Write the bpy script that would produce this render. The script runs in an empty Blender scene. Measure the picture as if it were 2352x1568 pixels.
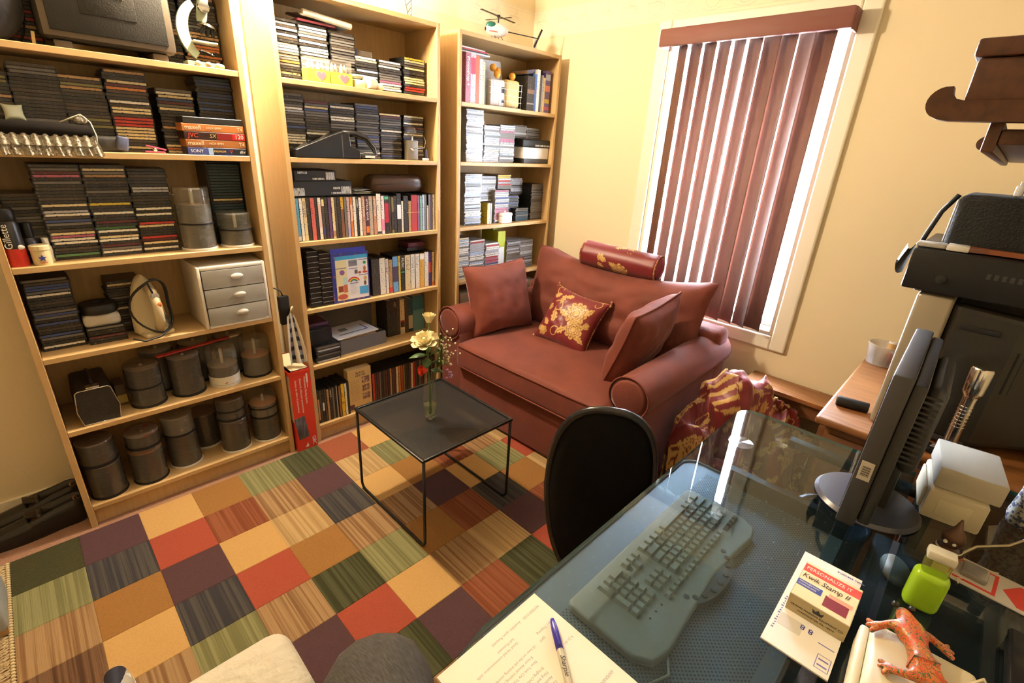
import bpy, bmesh, math, random
from math import sin, cos, pi, radians as rad
from mathutils import Vector, Matrix, noise as mnoise
random.seed(7)
SC = bpy.context.scene
COL = SC.collection

# ---------------------------------------------------------------- camera
cam_d = bpy.data.cameras.new('camera'); cam = bpy.data.objects.new('camera', cam_d); COL.objects.link(cam)
yaw, pitch, roll = 0.808, 0.384, 0.059
fw = Vector((sin(yaw)*cos(pitch), cos(yaw)*cos(pitch), -sin(pitch)))
rt = Vector((cos(yaw), -sin(yaw), 0)); up = rt.cross(fw)
r2 = cos(roll)*rt + sin(roll)*up; u2 = -sin(roll)*rt + cos(roll)*up
cam.matrix_world = Matrix(((r2.x, u2.x, -fw.x, 0.068), (r2.y, u2.y, -fw.y, -2.454), (r2.z, u2.z, -fw.z, 1.491), (0, 0, 0, 1)))
cam_d.sensor_width = 36.0; cam_d.lens = 1103.343/2352*36; cam_d.clip_start = 0.02
SC.camera = cam
# ---------------------------------------------------------------- world: bright overcast day outside the window
W = bpy.data.worlds.new('day'); SC.world = W; W.use_nodes = True
bg = W.node_tree.nodes['Background']; bg.inputs[0].default_value = (0.80, 0.88, 1.0, 1); bg.inputs[1].default_value = 150.0
LAMP_STRENGTH = 1560.0
FILL_STRENGTH = 3.5
# ---------------------------------------------------------------- exposure
vs = SC.view_settings; vs.view_transform = 'Standard'; vs.look = 'None'; vs.gamma = 1.0; vs.exposure = 0.0
vs.use_curve_mapping = False

# ---------------------------------------------------------------- helpers
def hx(s):
    s = s.lstrip('#'); v = [int(s[i:i+2], 16)/255 for i in (0, 2, 4)]
    return tuple(x/12.92 if x <= .04045 else ((x+.055)/1.055)**2.4 for x in v)
def C4(c):
    if isinstance(c, str): c = hx(c)
    return (c[0], c[1], c[2], 1)
MATS = {}
def mat(name, col, rough=.6, metal=0, spec=.5, var=None, bump=None, sheen=0, coat=0, emit=None, stretch=None):
    """var=(scale, colour2, lo, hi) blends a second colour by noise; bump=(scale, strength)"""
    if name in MATS: return MATS[name]
    m = bpy.data.materials.new(name); m.use_nodes = True; nt = m.node_tree; b = nt.nodes['Principled BSDF']
    b.inputs['Base Color'].default_value = C4(col); b.inputs['Roughness'].default_value = rough
    b.inputs['Metallic'].default_value = metal; b.inputs['Specular IOR Level'].default_value = spec
    if sheen: b.inputs['Sheen Weight'].default_value = sheen
    if coat: b.inputs['Coat Weight'].default_value = coat
    if emit: b.inputs['Emission Color'].default_value = C4(emit[0]); b.inputs['Emission Strength'].default_value = emit[1]
    if var or bump:
        tc = nt.nodes.new('ShaderNodeTexCoord'); mp = nt.nodes.new('ShaderNodeMapping')
        nt.links.new(tc.outputs['Object'], mp.inputs[0])
        if stretch: mp.inputs['Scale'].default_value = stretch
    if var:
        n = nt.nodes.new('ShaderNodeTexNoise'); n.inputs['Scale'].default_value = var[0]; n.inputs['Detail'].default_value = 5
        nt.links.new(mp.outputs[0], n.inputs[0])
        r = nt.nodes.new('ShaderNodeValToRGB'); r.color_ramp.elements[0].position = var[2]; r.color_ramp.elements[1].position = var[3]
        r.color_ramp.elements[0].color = C4(col); r.color_ramp.elements[1].color = C4(var[1])
        nt.links.new(n.outputs[0], r.inputs[0]); nt.links.new(r.outputs[0], b.inputs['Base Color'])
    if bump:
        n2 = nt.nodes.new('ShaderNodeTexNoise'); n2.inputs['Scale'].default_value = bump[0]; n2.inputs['Detail'].default_value = 6
        nt.links.new(mp.outputs[0], n2.inputs[0])
        bn = nt.nodes.new('ShaderNodeBump'); bn.inputs['Strength'].default_value = bump[1]; bn.inputs['Distance'].default_value = .01
        nt.links.new(n2.outputs[0], bn.inputs['Height']); nt.links.new(bn.outputs[0], b.inputs['Normal'])
    MATS[name] = m; return m
def clear(name, tint, body, fac, rough=.1, ior=1.45):
    """thin see-through plastic or glass: transparent, part body colour, fresnel gloss"""
    if name in MATS: return MATS[name]
    m = bpy.data.materials.new(name); m.use_nodes = True; nt = m.node_tree; nt.nodes.remove(nt.nodes['Principled BSDF'])
    out = nt.nodes['Material Output']
    t = nt.nodes.new('ShaderNodeBsdfTransparent'); t.inputs[0].default_value = C4(tint)
    d = nt.nodes.new('ShaderNodeBsdfDiffuse'); d.inputs[0].default_value = C4(body)
    mx = nt.nodes.new('ShaderNodeMixShader'); mx.inputs[0].default_value = fac
    nt.links.new(t.outputs[0], mx.inputs[1]); nt.links.new(d.outputs[0], mx.inputs[2])
    g = nt.nodes.new('ShaderNodeBsdfGlossy'); g.inputs['Roughness'].default_value = rough
    f = nt.nodes.new('ShaderNodeFresnel'); f.inputs[0].default_value = ior
    ge = nt.nodes.new('ShaderNodeNewGeometry'); mr = nt.nodes.new('ShaderNodeMapRange')     # same reflectance on both faces of the sheet
    mr.inputs[3].default_value = ior; mr.inputs[4].default_value = 1/ior; nt.links.new(ge.outputs['Backfacing'], mr.inputs[0]); nt.links.new(mr.outputs[0], f.inputs[0])
    m2 = nt.nodes.new('ShaderNodeMixShader'); nt.links.new(f.outputs[0], m2.inputs[0])
    nt.links.new(mx.outputs[0], m2.inputs[1]); nt.links.new(g.outputs[0], m2.inputs[2]); nt.links.new(m2.outputs[0], out.inputs[0])
    MATS[name] = m; return m
def attr_mat(name, cols, rough=.6, sheen=0, bump=None, spec=.5):
    """colour picked by a point attribute 'pat' 0..1 (a woven or printed pattern)"""
    if name in MATS: return MATS[name]
    m = bpy.data.materials.new(name); m.use_nodes = True; nt = m.node_tree; b = nt.nodes['Principled BSDF']
    b.inputs['Roughness'].default_value = rough; b.inputs['Sheen Weight'].default_value = sheen; b.inputs['Specular IOR Level'].default_value = spec
    a = nt.nodes.new('ShaderNodeAttribute'); a.attribute_name = 'pat'
    r = nt.nodes.new('ShaderNodeValToRGB'); e = r.color_ramp.elements
    while len(e) < len(cols): e.new(.5)
    for k, (p, c) in enumerate(cols): e[k].position = p; e[k].color = C4(c)
    nt.links.new(a.outputs['Fac'], r.inputs[0]); nt.links.new(r.outputs[0], b.inputs['Base Color'])
    if bump:
        n2 = nt.nodes.new('ShaderNodeTexNoise'); n2.inputs['Scale'].default_value = bump[0]
        tc = nt.nodes.new('ShaderNodeTexCoord'); nt.links.new(tc.outputs['Object'], n2.inputs[0])
        bn = nt.nodes.new('ShaderNodeBump'); bn.inputs['Strength'].default_value = bump[1]; bn.inputs['Distance'].default_value = .005
        nt.links.new(n2.outputs[0], bn.inputs['Height']); nt.links.new(bn.outputs[0], b.inputs['Normal'])
    MATS[name] = m; return m

class MB:
    """collects shapes; build() links them as ONE mesh object"""
    def __init__(s): s.v = []; s.f = []; s.mi = []; s.cur = 0
    def add(s, V, F):
        o = len(s.v); s.v += [tuple(p) for p in V]; s.f += [tuple(i+o for i in q) for q in F]; s.mi += [s.cur]*len(F); return s
    def mat(s, i): s.cur = i; return s
    def box(s, x0, x1, y0, y1, z0, z1, T=None):
        V = [Vector((x, y, z)) for z in (z0, z1) for y in (y0, y1) for x in (x0, x1)]
        if T: V = [T @ p for p in V]
        return s.add(V, [(0, 2, 3, 1), (4, 5, 7, 6), (0, 1, 5, 4), (2, 6, 7, 3), (0, 4, 6, 2), (1, 3, 7, 5)])
    def rbox(s, x0, x1, y0, y1, z0, z1, r=.005, seg=2, T=None):
        bm = bmesh.new(); bmesh.ops.create_cube(bm, size=1)
        for v in bm.verts: v.co = Vector(((x0+x1)/2+v.co.x*(x1-x0), (y0+y1)/2+v.co.y*(y1-y0), (z0+z1)/2+v.co.z*(z1-z0)))
        bmesh.ops.bevel(bm, geom=bm.edges[:], offset=min(r, .49*min(x1-x0, y1-y0, z1-z0)), segments=seg, profile=.5, affect='EDGES')
        return s.frombm(bm, T)
    def frombm(s, bm, T=None):
        bm.verts.index_update()
        V = [(T @ v.co) if T else v.co.copy() for v in bm.verts]; F = [[v.index for v in f.verts] for f in bm.faces]; bm.free()
        return s.add(V, F)
    def prism(s, pts, z0, z1, T=None):
        n = len(pts); V = [Vector((x, y, z0)) for x, y in pts]+[Vector((x, y, z1)) for x, y in pts]
        if T: V = [T @ p for p in V]
        return s.add(V, [tuple(range(n-1, -1, -1)), tuple(range(n, 2*n))]+[(i, (i+1) % n, n+(i+1) % n, n+i) for i in range(n)])
    def lathe(s, prof, n=24, T=None, cap=True):
        V = []; F = []; k = len(prof)
        for r, z in prof:
            for i in range(n): V.append(Vector((r*cos(2*pi*i/n), r*sin(2*pi*i/n), z)))
        for j in range(k-1):
            for i in range(n): F.append((j*n+i, j*n+(i+1) % n, (j+1)*n+(i+1) % n, (j+1)*n+i))
        if cap:
            if prof[0][0] > 1e-5: F.append(tuple(range(n-1, -1, -1)))
            if prof[-1][0] > 1e-5: F.append(tuple(range((k-1)*n, k*n)))
        if T: V = [T @ p for p in V]
        return s.add(V, F)
    def tube(s, path, r, n=8, closed=False, cap=True):
        P = [Vector(p) for p in path]; k = len(P); V = []; F = []; prev = None
        for j in range(k):
            if closed: d = P[(j+1) % k]-P[j-1]
            else: d = P[min(j+1, k-1)]-P[max(j-1, 0)]
            d.normalize()
            a = prev if prev else (Vector((0, 0, 1)) if abs(d.z) < .9 else Vector((1, 0, 0)))
            a = a-d*a.dot(d)
            if a.length < 1e-6: a = d.orthogonal()
            a.normalize(); prev = a; b = d.cross(a)
            rr = r[j] if isinstance(r, (list, tuple)) else r
            for i in range(n): V.append(P[j]+a*rr*cos(2*pi*i/n)+b*rr*sin(2*pi*i/n))
        for j in range(k if closed else k-1):
            for i in range(n): F.append((j*n+i, j*n+(i+1) % n, ((j+1) % k)*n+(i+1) % n, ((j+1) % k)*n+i))
        if cap and not closed: F += [tuple(range(n-1, -1, -1)), tuple(range((k-1)*n, k*n))]
        return s.add(V, F)
    def ball(s, c, r, n=12, m=8, T=None):
        if not isinstance(r, (tuple, list)): r = (r, r, r)
        V = [Vector((c[0], c[1], c[2]-r[2]))]; F = []
        for j in range(1, m):
            t = pi*j/m
            for i in range(n): V.append(Vector((c[0]+r[0]*sin(t)*cos(2*pi*i/n), c[1]+r[1]*sin(t)*sin(2*pi*i/n), c[2]-r[2]*cos(t))))
        V.append(Vector((c[0], c[1], c[2]+r[2]))); L = len(V)-1
        for i in range(n):
            F.append((0, 1+(i+1) % n, 1+i)); F.append((L, L-n+i, L-n+(i+1) % n))
            for j in range(m-2): F.append((1+j*n+i, 1+j*n+(i+1) % n, 1+(j+1)*n+(i+1) % n, 1+(j+1)*n+i))
        if T: V = [T @ p for p in V]
        return s.add(V, F)
    def grid(s, fn, nu, nv, wrapu=False):
        V = [fn(i/(nu if wrapu else nu-1), j/(nv-1)) for j in range(nv) for i in range(nu)]
        F = [(j*nu+i, j*nu+(i+1) % nu, (j+1)*nu+(i+1) % nu, (j+1)*nu+i) for j in range(nv-1) for i in range(nu if wrapu else nu-1)]
        return s.add(V, F)
    def mesh(s, name, mats, smooth=False, pat=None):
        me = bpy.data.meshes.new(name); me.from_pydata(s.v, [], s.f)
        for m in (mats if isinstance(mats, (list, tuple)) else [mats]): me.materials.append(m)
        if max(s.mi, default=0): me.polygons.foreach_set('material_index', s.mi)
        if smooth:
            me.polygons.foreach_set('use_smooth', [True]*len(me.polygons))
            if smooth is not True: me.set_sharp_from_angle(angle=rad(smooth))
        if pat is not None:
            a = me.attributes.new('pat', 'FLOAT', 'POINT'); a.data.foreach_set('value', pat)
        me.update(); return me
    def build(s, name, mats, parent=None, smooth=False, loc=(0, 0, 0), rot=(0, 0, 0), pat=None):
        return link(name, s.mesh(name, mats, smooth, pat), parent, loc, rot)
def link(name, me, parent=None, loc=(0, 0, 0), rot=(0, 0, 0)):
    o = bpy.data.objects.new(name, me); COL.objects.link(o); o.location = loc; o.rotation_euler = rot
    if parent: o.parent = parent
    return o
def tag(o, label=None, cat=None, group=None, kind=None):
    if label: o['label'] = label
    if cat: o['category'] = cat
    if group: o['group'] = group
    if kind: o['kind'] = kind
    return o
def thing(name, label, cat, loc=(0, 0, 0), rot=(0, 0, 0), group=None):
    return tag(link(name, None, None, loc, rot), label, cat, group)
def sub(o, name, mb, mats, smooth=False, loc=(0, 0, 0), rot=(0, 0, 0), label=None, pat=None):
    p = mb.build(name, mats, o, smooth, loc, rot, pat)
    if label: p['label'] = label
    return p
def TR(loc=(0, 0, 0), rx=0, ry=0, rz=0):
    return Matrix.Translation(loc) @ Matrix.Rotation(rz, 4, 'Z') @ Matrix.Rotation(ry, 4, 'Y') @ Matrix.Rotation(rx, 4, 'X')
def text(s, size, mat_, parent, loc, rot, name='lettering', align='LEFT', shear=0, depth=.0003, xs=1.0, label=None):
    cu = bpy.data.curves.new('txt', 'FONT'); cu.body = s; cu.size = size; cu.extrude = depth; cu.align_x = align; cu.align_y = 'CENTER'; cu.shear = shear
    cu.resolution_u = 2
    o = bpy.data.objects.new('txt', cu); COL.objects.link(o)
    me = bpy.data.meshes.new_from_object(o.evaluated_get(bpy.context.evaluated_depsgraph_get()))
    bpy.data.objects.remove(o); bpy.data.curves.remove(cu)
    if xs != 1:
        for v in me.vertices: v.co.x *= xs
    me.materials.clear(); me.materials.append(mat_)
    p = link(name, me, parent, loc, rot)
    if label: p['label'] = label
    return p
FRONT = (pi/2, 0, 0)            # text standing up, facing -y
def N3(x, y, z, s=1.0): return mnoise.noise(Vector((x*s, y*s, z*s)))
def lerp(a, b, t): return a+(b-a)*t

# ---------------------------------------------------------------- common materials
BIRCH = mat('birch', (.58, .39, .18), .42, var=(9, (.50, .325, .14), .3, .75), stretch=(1.2, 8, 1.0))
BIRCHV = mat('birch_upright', (.58, .39, .18), .42, var=(9, (.50, .325, .14), .3, .75), stretch=(8, 8, .8))
BLACK = mat('black_plastic', (.010, .010, .011), .4, spec=.3)
DARK = mat('dark_plastic', (.03, .03, .033), .45)
WHITE = mat('white_plastic', (.75, .74, .70), .4)
PAPER = mat('paper', (.80, .77, .68), .8)
CREAM = mat('cream_plastic', (.66, .60, .44), .45)
CHROME = mat('chrome', (.7, .7, .7), .15, metal=1)
STEELD = mat('dark_metal', (.015, .015, .016), .35, metal=.3)
INKD = mat('dark_ink', (.03, .03, .04), .7)
INKW = mat('white_ink', (.8, .8, .78), .6)
RED = mat('red_card', (.60, .035, .02), .4)
BLUEI = mat('blue_ink', (.03, .05, .30), .6)
# ================================================================ the room shell
YB, XR, YF, XL, ZC = .045, 2.715, -2.86, -1.7, 2.44
WALL = mat('cream_wall_paint', (.80, .70, .485), .8, bump=(60, .06))
CEILM = mat('ceiling_paint', (.80, .76, .66), .9)
TRIMM = mat('cream_trim_paint', (.86, .82, .70), .35)
CARPET = mat('pinkish_carpet', (.36, .20, .13), .95, var=(160, (.27, .14, .09), .35, .7), bump=(400, .5))
def struct(o): o['kind'] = 'structure'; return o
struct(MB().box(XL, XR, YF, YB, -.02, 0).build('floor', CARPET))
struct(MB().box(XL-.1, XR+.1, YF-.1, YB+.1, ZC, ZC+.05).build('ceiling', CEILM))
struct(MB().box(XL-.1, XR+.16, YB, YB+.1, -.02, ZC).build('wall_back', WALL))
struct(MB().box(XL-.1, XL, YF, YB, -.02, ZC).build('wall_left', WALL))
struct(MB().box(XL-.1, XR+.16, YF-.1, YF, -.02, ZC).build('wall_front', WALL))
WY0, WY1, WZ0, WZ1 = -1.80, -.955, .655, 2.07     # window opening
wr = MB().box(XR, XR+.14, YF, WY0, -.02, ZC).box(XR, XR+.14, WY1, YB, -.02, ZC)
wr.box(XR, XR+.14, WY0, WY1, -.02, WZ0).box(XR, XR+.14, WY0, WY1, WZ1, ZC)
struct(wr.build('wall_right', WALL))
struct(MB().box(XL, XR, YB-.014, YB, 0, .055).build('baseboard_back', TRIMM))
struct(MB().box(XR-.014, XR, YF, YB-.014, 0, .075).build('baseboard_right', TRIMM))
# --- window: casing, sashes, glass
w1 = struct(MB().rbox(XR-.012, XR+.13, WY0, WY0+.02, WZ0, WZ1, .004).rbox(XR-.012, XR+.13, WY1-.02, WY1, WZ0, WZ1, .004)
            .rbox(XR-.012, XR+.13, WY0+.02, WY1-.02, WZ0, WZ0+.02, .004).rbox(XR-.012, XR+.13, WY0+.02, WY1-.02, WZ1-.02, WZ1, .004).build('window_1', TRIMM))
cs = .075
cas = MB().rbox(XR-.022, XR, WY0-cs, WY0, WZ0-cs, WZ1+cs, .008).rbox(XR-.022, XR, WY1, WY1+cs, WZ0-cs, WZ1+cs, .008)
cas.rbox(XR-.022, XR, WY0, WY1, WZ0-cs, WZ0, .008).rbox(XR-.022, XR, WY0, WY1, WZ1, WZ1+cs, .008)
cas.build('window_casing', TRIMM, w1)
VINYL = mat('white_vinyl', (.8, .8, .8), .4)
for z0, z1, dx in ((WZ0+.02, WZ1-.02, .08),):
    s_ = MB(); x0, x1 = XR+dx, XR+dx+.025; a, b = WY0+.02, WY1-.02
    s_.rbox(x0, x1, a, a+.03, z0, z1, .003).rbox(x0, x1, b-.03, b, z0, z1, .003).rbox(x0, x1, a+.03, b-.03, z0, z0+.03, .003).rbox(x0, x1, a+.03, b-.03, z1-.03, z1, .003)
    fr = s_.build('window_sash', VINYL, w1)
    MB().box(x0+.01, x0+.014, a+.03, b-.03, z0+.03, z1-.03).build('window_pane', clear('window_glass', (.97, .98, .98), (.9, .9, .9), .02, .02), fr)
# --- wallpaper border with faint cups
BORD = mat('border_paper', (.84, .76, .58), .8); BORDL = mat('border_line', (.70, .63, .52), .8)
def border(name, horiz, a0, a1, loc, rz):
    o = struct(MB().box(a0, a1, -.0012, 0, 2.145, 2.295).build(name, BORD, None, False, loc, (0, 0, rz)))
    m = MB()
    def poly(pts, w=.0016):
        for (xa, za), (xb, zb) in zip(pts, pts[1:]):
            d = Vector((xb-xa, zb-za)); l = d.length or 1; n = Vector((-d.y, d.x))/l*w
            m.add([(xa-n.x, -.0016, za-n.y), (xb-n.x, -.0016, zb-n.y), (xb+n.x, -.0016, zb+n.y), (xa+n.x, -.0016, za+n.y)], [(0, 1, 2, 3)])
    for z in (2.149, 2.163, 2.279, 2.291): poly([(a0, z), (a1, z)], .001)
    x = a0+.07
    while x < a1-.06:
        poly([(x-.04, 2.235), (x-.034, 2.20), (x-.015, 2.18), (x+.015, 2.18), (x+.034, 2.20), (x+.04, 2.235), (x-.04, 2.235)])
        poly([(x-.04+.04*(1-cos(t*pi/8)), 2.235+.006*sin(t*pi/8*1)) for t in range(9)])
        poly([(x+.038, 2.228), (x+.056, 2.226), (x+.056, 2.208), (x+.036, 2.203)])
        poly([(x-.05, 2.178), (x-.02, 2.168), (x+.02, 2.168), (x+.05, 2.178)])
        poly([(x-.03, 2.222), (x+.03, 2.222)]); poly([(x+.012, 2.238), (x+.006, 2.25), (x+.018, 2.262), (x+.01, 2.276)]); poly([(x+.024, 2.238), (x+.019, 2.25), (x+.03, 2.262), (x+.023, 2.276)])
        x += .16
    m.build('border_print', BORDL, o)
border('trim_1', True, XL, XR-.001, (0, YB, 0), 0)
border('trim_2', False, 0, YB-YF, (XR, YB, 0), -pi/2)

# --- vertical blind
SLAT = mat('maroon_slat_fabric', (.150, .066, .044), .7, var=(14, (.12, .052, .035), .35, .7), bump=(120, .12), stretch=(3, 3, 1))
VAL = mat('maroon_valance', (.19, .075, .056), .6, var=(14, (.19, .055, .045), .35, .7), stretch=(3, .4, 3))
vb = thing('vertical_blind', 'maroon vertical blind with curved slats hanging over the bright window', 'blind', (2.655, -1.37, .68))
va = MB()
va.rbox(-.06, -.035, -.435, .42, 1.325, 1.405, .008).rbox(-.035, .05, -.435, -.427, 1.325, 1.405, .002).rbox(-.035, .05, .412, .42, 1.325, 1.405, .002).rbox(-.05, .05, -.427, .412, 1.397, 1.405, .002)
sub(vb, 'valance', va, VAL, 40)
sub(vb, 'head_rail', MB().box(-.02, .025, -.42, .41, 1.345, 1.385), WHITE)
def slat_mesh():
    m = MB(); w = .0462; n = 9
    V = []; F = []
    for i in range(n):
        t = -1+2*i/(n-1); xx = .010*(1-t*t)
        for off in (0, .0008):
            for z in (0, 1.345): V.append((xx+off, t*w, z))
    for i in range(n-1):
        a, b = i*4, (i+1)*4
        F += [(a, b, b+1, a+1), (a+2, a+3, b+3, b+2), (a, a+2, b+2, b), (a+1, b+1, b+3, a+3)]
    F += [(0, 1, 3, 2), ((n-1)*4, (n-1)*4+2, (n-1)*4+3, (n-1)*4+1)]
    return m.add(V, F).mesh('slat', SLAT, True)
SM = slat_mesh()
ang = [-36, -30, -29, -32, -36, -31, -22, -25, -32, -17]
for i in range(10):
    y = -1.062-.0715*i
    o = link('slat', SM, vb, (-.005, y+1.37, random.uniform(-.004, .004)), (0, 0, rad(ang[i])))

# ================================================================ bookcases
SZ = [1.697, 1.400, 1.044, .725, .432, .094]
def bookcase(x0, label, fy=-.28, back=True):
    t = thing('bookcase', label, 'bookcase', (x0+.4, fy, 0)); d = .28
    for s in (-1, 1):
        a = -.4 if s < 0 else .38
        sub(t, 'side_panel', MB().rbox(a, a+.02, 0, d, 0, 2.02, .0015, 1), BIRCHV)
    sub(t, 'top_board', MB().rbox(-.38, .38, .002, d, 2.0, 2.02, .0015, 1), BIRCH)
    sub(t, 'back_panel', MB().box(-.38, .38, d-.006, d-.001, .06, 2.0), BIRCHV)
    for z in SZ: sub(t, 'shelf', MB().rbox(-.3795, .3795, .001, d-.007, z-.02, z, .0015, 1), BIRCH)
    sub(t, 'toe_board', MB().box(-.38, .38, .025, .04, 0, SZ[-1]-.02), BIRCHV)
    return t
bookcase(0, 'light birch bookcase by the pair of dark shoes, holding disc spindles on its lowest shelves')
bookcase(.917, 'light birch bookcase with rows of video cases, behind the black side table')
bookcase(1.834, 'light birch bookcase in the corner beside the window, with a model helicopter on top')
FS = -.28   # front plane of the bookcases

# ================================================================ lamp standing in the gap between the bookcases
fl = thing('floor_lamp', 'slim dark floor lamp with a round frosted globe in the gap between bookcases', 'lamp', (.832, -.035, 0))
sub(fl, 'base', MB().lathe([(.0, 0), (.024, 0), (.024, .012), (.02, .022), (.0, .022)], 28), STEELD, 30)
sub(fl, 'pole', MB().tube([(0, 0, .02), (0, 0, 2.18), (.006, -.03, 2.22), (.03, -.15, 2.235), (.045, -.28, 2.235), (.048, -.32, 2.22)], .006, 10), STEELD, True)
sub(fl, 'socket', MB().lathe([(.018, 0), (.024, .03), (.012, .045)], 20), STEELD, 30, loc=(.048, -.32, 2.175))
GLOBE = bpy.data.materials.new('lamp_globe'); GLOBE.use_nodes = True
gn = GLOBE.node_tree; gn.nodes.remove(gn.nodes['Principled BSDF']); ge = gn.nodes.new('ShaderNodeEmission')
ge.inputs[0].default_value = (1, .82, .58, 1); ge.inputs[1].default_value = LAMP_STRENGTH; gn.links.new(ge.outputs[0], gn.nodes['Material Output'].inputs[0])
sub(fl, 'globe', MB().ball((.048, -.32, 2.13), .05, 20, 14), GLOBE, True)
# unseen lamp added at the ceiling as soft fill for the room
FILL_MAT = bpy.data.materials.new('fill_lamp_glow'); FILL_MAT.use_nodes = True
gn = FILL_MAT.node_tree; gn.nodes.remove(gn.nodes['Principled BSDF']); ge = gn.nodes.new('ShaderNodeEmission')
ge.inputs[0].default_value = (1, .84, .62, 1); ge.inputs[1].default_value = FILL_STRENGTH; gn.links.new(ge.outputs[0], gn.nodes['Material Output'].inputs[0])
cl_ = thing('fill_lamp', 'round opal fill lamp added at the ceiling, in a thin metal ring', 'lamp', (.4, -1.5, ZC))
sub(cl_, 'ring', MB().lathe([(.15, -.001), (.165, -.001), (.165, -.03), (.15, -.03)], 32), STEELD, 30)
sub(cl_, 'bowl', MB().lathe([(.15, -.02), (.14, -.05), (.10, -.085), (.05, -.1), (.001, -.103)], 32, cap=False), FILL_MAT, True)

# ================================================================ rug
CELLC = {'G': ('#4c4a2c', '#3f4026', 0), 'D': ('#555637', '#3f4127', 1), 'g': ('#93905c', '#777548', 1), 'P': ('#5e3f44', '#573a40', 0), 'Y': ('#d9a95a', '#d2a050', 0),
         'O': ('#a8742c', '#9f6c26', 0), 'N': ('#55504c', '#3c3a40', 1), 'R': ('#b34a2c', '#ab4427', 0), 'B': ('#9a5630', '#84421f', 1), 'T': ('#b08a5a', '#8a6238', 1),
         'S': ('#c9a56a', '#b08b52', 1), 'K': ('#7d5a3c', '#573a26', 1), 'U': ('#a2542f', '#9a4c29', 0)}
ROWS = ['GPYOgDUYTNO', 'gNRBTPSgNPY', 'TOPYSNYOBTS', 'KYNROTTPYgR', 'gTgTDgOBNOS', 'POgPRYTSPBY', 'YRNTDPBDRYN', 'OPYOTgYPSRD', 'NTRDYBOgPTY']
keys = list(CELLC); rmats = []
for k in keys:
    a, b, st = CELLC[k]
    dz = lambda c: tuple((.82*x+.18*sum(c)/3)*.80 for x in c)
    m = mat('rug_'+k, dz(hx(a)), .95, var=((70 if st else 150), dz(hx(b)), .42 if st else .35, .58 if st else .7), bump=(260, .35), stretch=((1.5, .014, 1) if st else None))
    m.node_tree.nodes['Principled BSDF'].inputs['Specular IOR Level'].default_value = .1
    rmats.append(m)
rug = thing('rug', 'wool rug of coloured plain and striped squares with a fringed end', 'rug', (.8, -1.15, 0))
rm = MB(); RX0, RY0, cw, ch, th = -.232-.8, -.307+1.15, .1888, .1945, .008
for j, row in enumerate(ROWS):
    for i, k in enumerate(row):
        rm.mat(keys.index(k)); x = RX0+i*cw; y = RY0-j*ch; e = .0015
        V = [(x, y-ch, .0), (x+cw, y-ch, .0), (x+cw, y, .0), (x, y, .0), (x, y-ch, th-.0015), (x+cw, y-ch, th-.0015), (x+cw, y, th-.0015), (x, y, th-.0015),
             (x+e, y-ch+e, th), (x+cw-e, y-ch+e, th), (x+cw-e, y-e, th), (x+e, y-e, th)]
        rm.add(V, [(8, 9, 10, 11), (4, 5, 9, 8), (5, 6, 10, 9), (6, 7, 11, 10), (7, 4, 8, 11), (0, 1, 5, 4), (1, 2, 6, 5), (2, 3, 7, 6), (3, 0, 4, 7), (3, 2, 1, 0)])
sub(rug, 'woven_field', rm, rmats)
FR = mat('fringe_cotton', (.62, .50, .30), .9)
for sx, x0 in ((-1, RX0), (1, RX0+11*cw)):
    fm = MB(); y = RY0-.006
    while y > RY0-9*ch:
        fm.ball((x0+sx*.006, y, .007), (.007, .0055, .0055), 6, 4)
        for k in range(5):
            L = random.uniform(.05, .085); a = random.uniform(-.5, .5); c = random.uniform(-.02, .02); zz = random.uniform(.003, .012)
            pts = [(x0+sx*(.010+L*t), y+L*t*a*.6+c*sin(t*3), .004+zz*sin(t*pi)*.7) for t in (0, .33, .66, 1)]
            fm.tube(pts, .0013, 3, cap=False)
        y -= .0125
    tag(sub(rug, 'fringe', fm, FR), kind='stuff')
# ================================================================ disc cases and video cases
def spine_mat(col, ink=None):
    key = 'spine_%02x%02x%02x' % tuple(int(min(1, x)*255) for x in col)
    if key in MATS: return MATS[key]
    lum = sum(col)/3; ink = ink or ((.02, .02, .03) if lum > .15 else (.15, .135, .11))
    return mat(key, col, .45, var=(60, ink, .60, .63), stretch=(1.6, 1, 5))
PAL = {'black': '#2b2724', 'dark brown': '#453a2e', 'grey': '#6b6762', 'white': '#e2ded2', 'cream': '#d9c79a', 'red': '#b1322a', 'orange': '#c8773a', 'yellow': '#cdb43c',
       'blue': '#3a4a80', 'green': '#4c7a4c', 'purple': '#5a3a66', 'pink': '#b0607c', 'pale blue': '#a9bede', 'maroon': '#5c2428', 'teal': '#1f3f4c', 'tan': '#b08a5c', 'olive': '#7a7444', 'silver': '#a9aab0'}
def pc(n): return hx(PAL[n])
TRAY = mat('case_tray', (.016, .016, .016), .3, spec=.3); TRAYL = mat('clear_case_tray', (.30, .31, .33), .2)
_cm = {}
def case_mesh(w, h, d, colname, light=False):
    k = (round(w, 3), round(h, 4), round(d, 3), colname, light)
    if k not in _cm:
        m = MB().box(-w/2, w/2, 0, d, .0003, h-.0003).mat(1).box(-w/2+.004, w/2-.004, -.0004, 0, .0014, h-.0014)
        _cm[k] = m.mesh('disc_case', [TRAYL if light else TRAY, spine_mat(pc(colname))])
    return _cm[k]
def ORD(i):
    if 30 <= i < 49: return ('thirty-' if i < 39 else ('fortieth' if i == 39 else 'forty-'))+('' if i == 39 else ORD((i-30) % 10))
    a = 'first second third fourth fifth sixth seventh eighth ninth tenth eleventh twelfth thirteenth fourteenth fifteenth sixteenth seventeenth eighteenth nineteenth twentieth'.split()
    return a[i] if i < 20 else ('thirtieth' if i == 29 else ('twenty-' if i < 29 else 'thirty-')+a[i-20 if i < 29 else i-30])
N_CASE = 0; STUFF = MB(); STUFF_M = []
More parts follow.
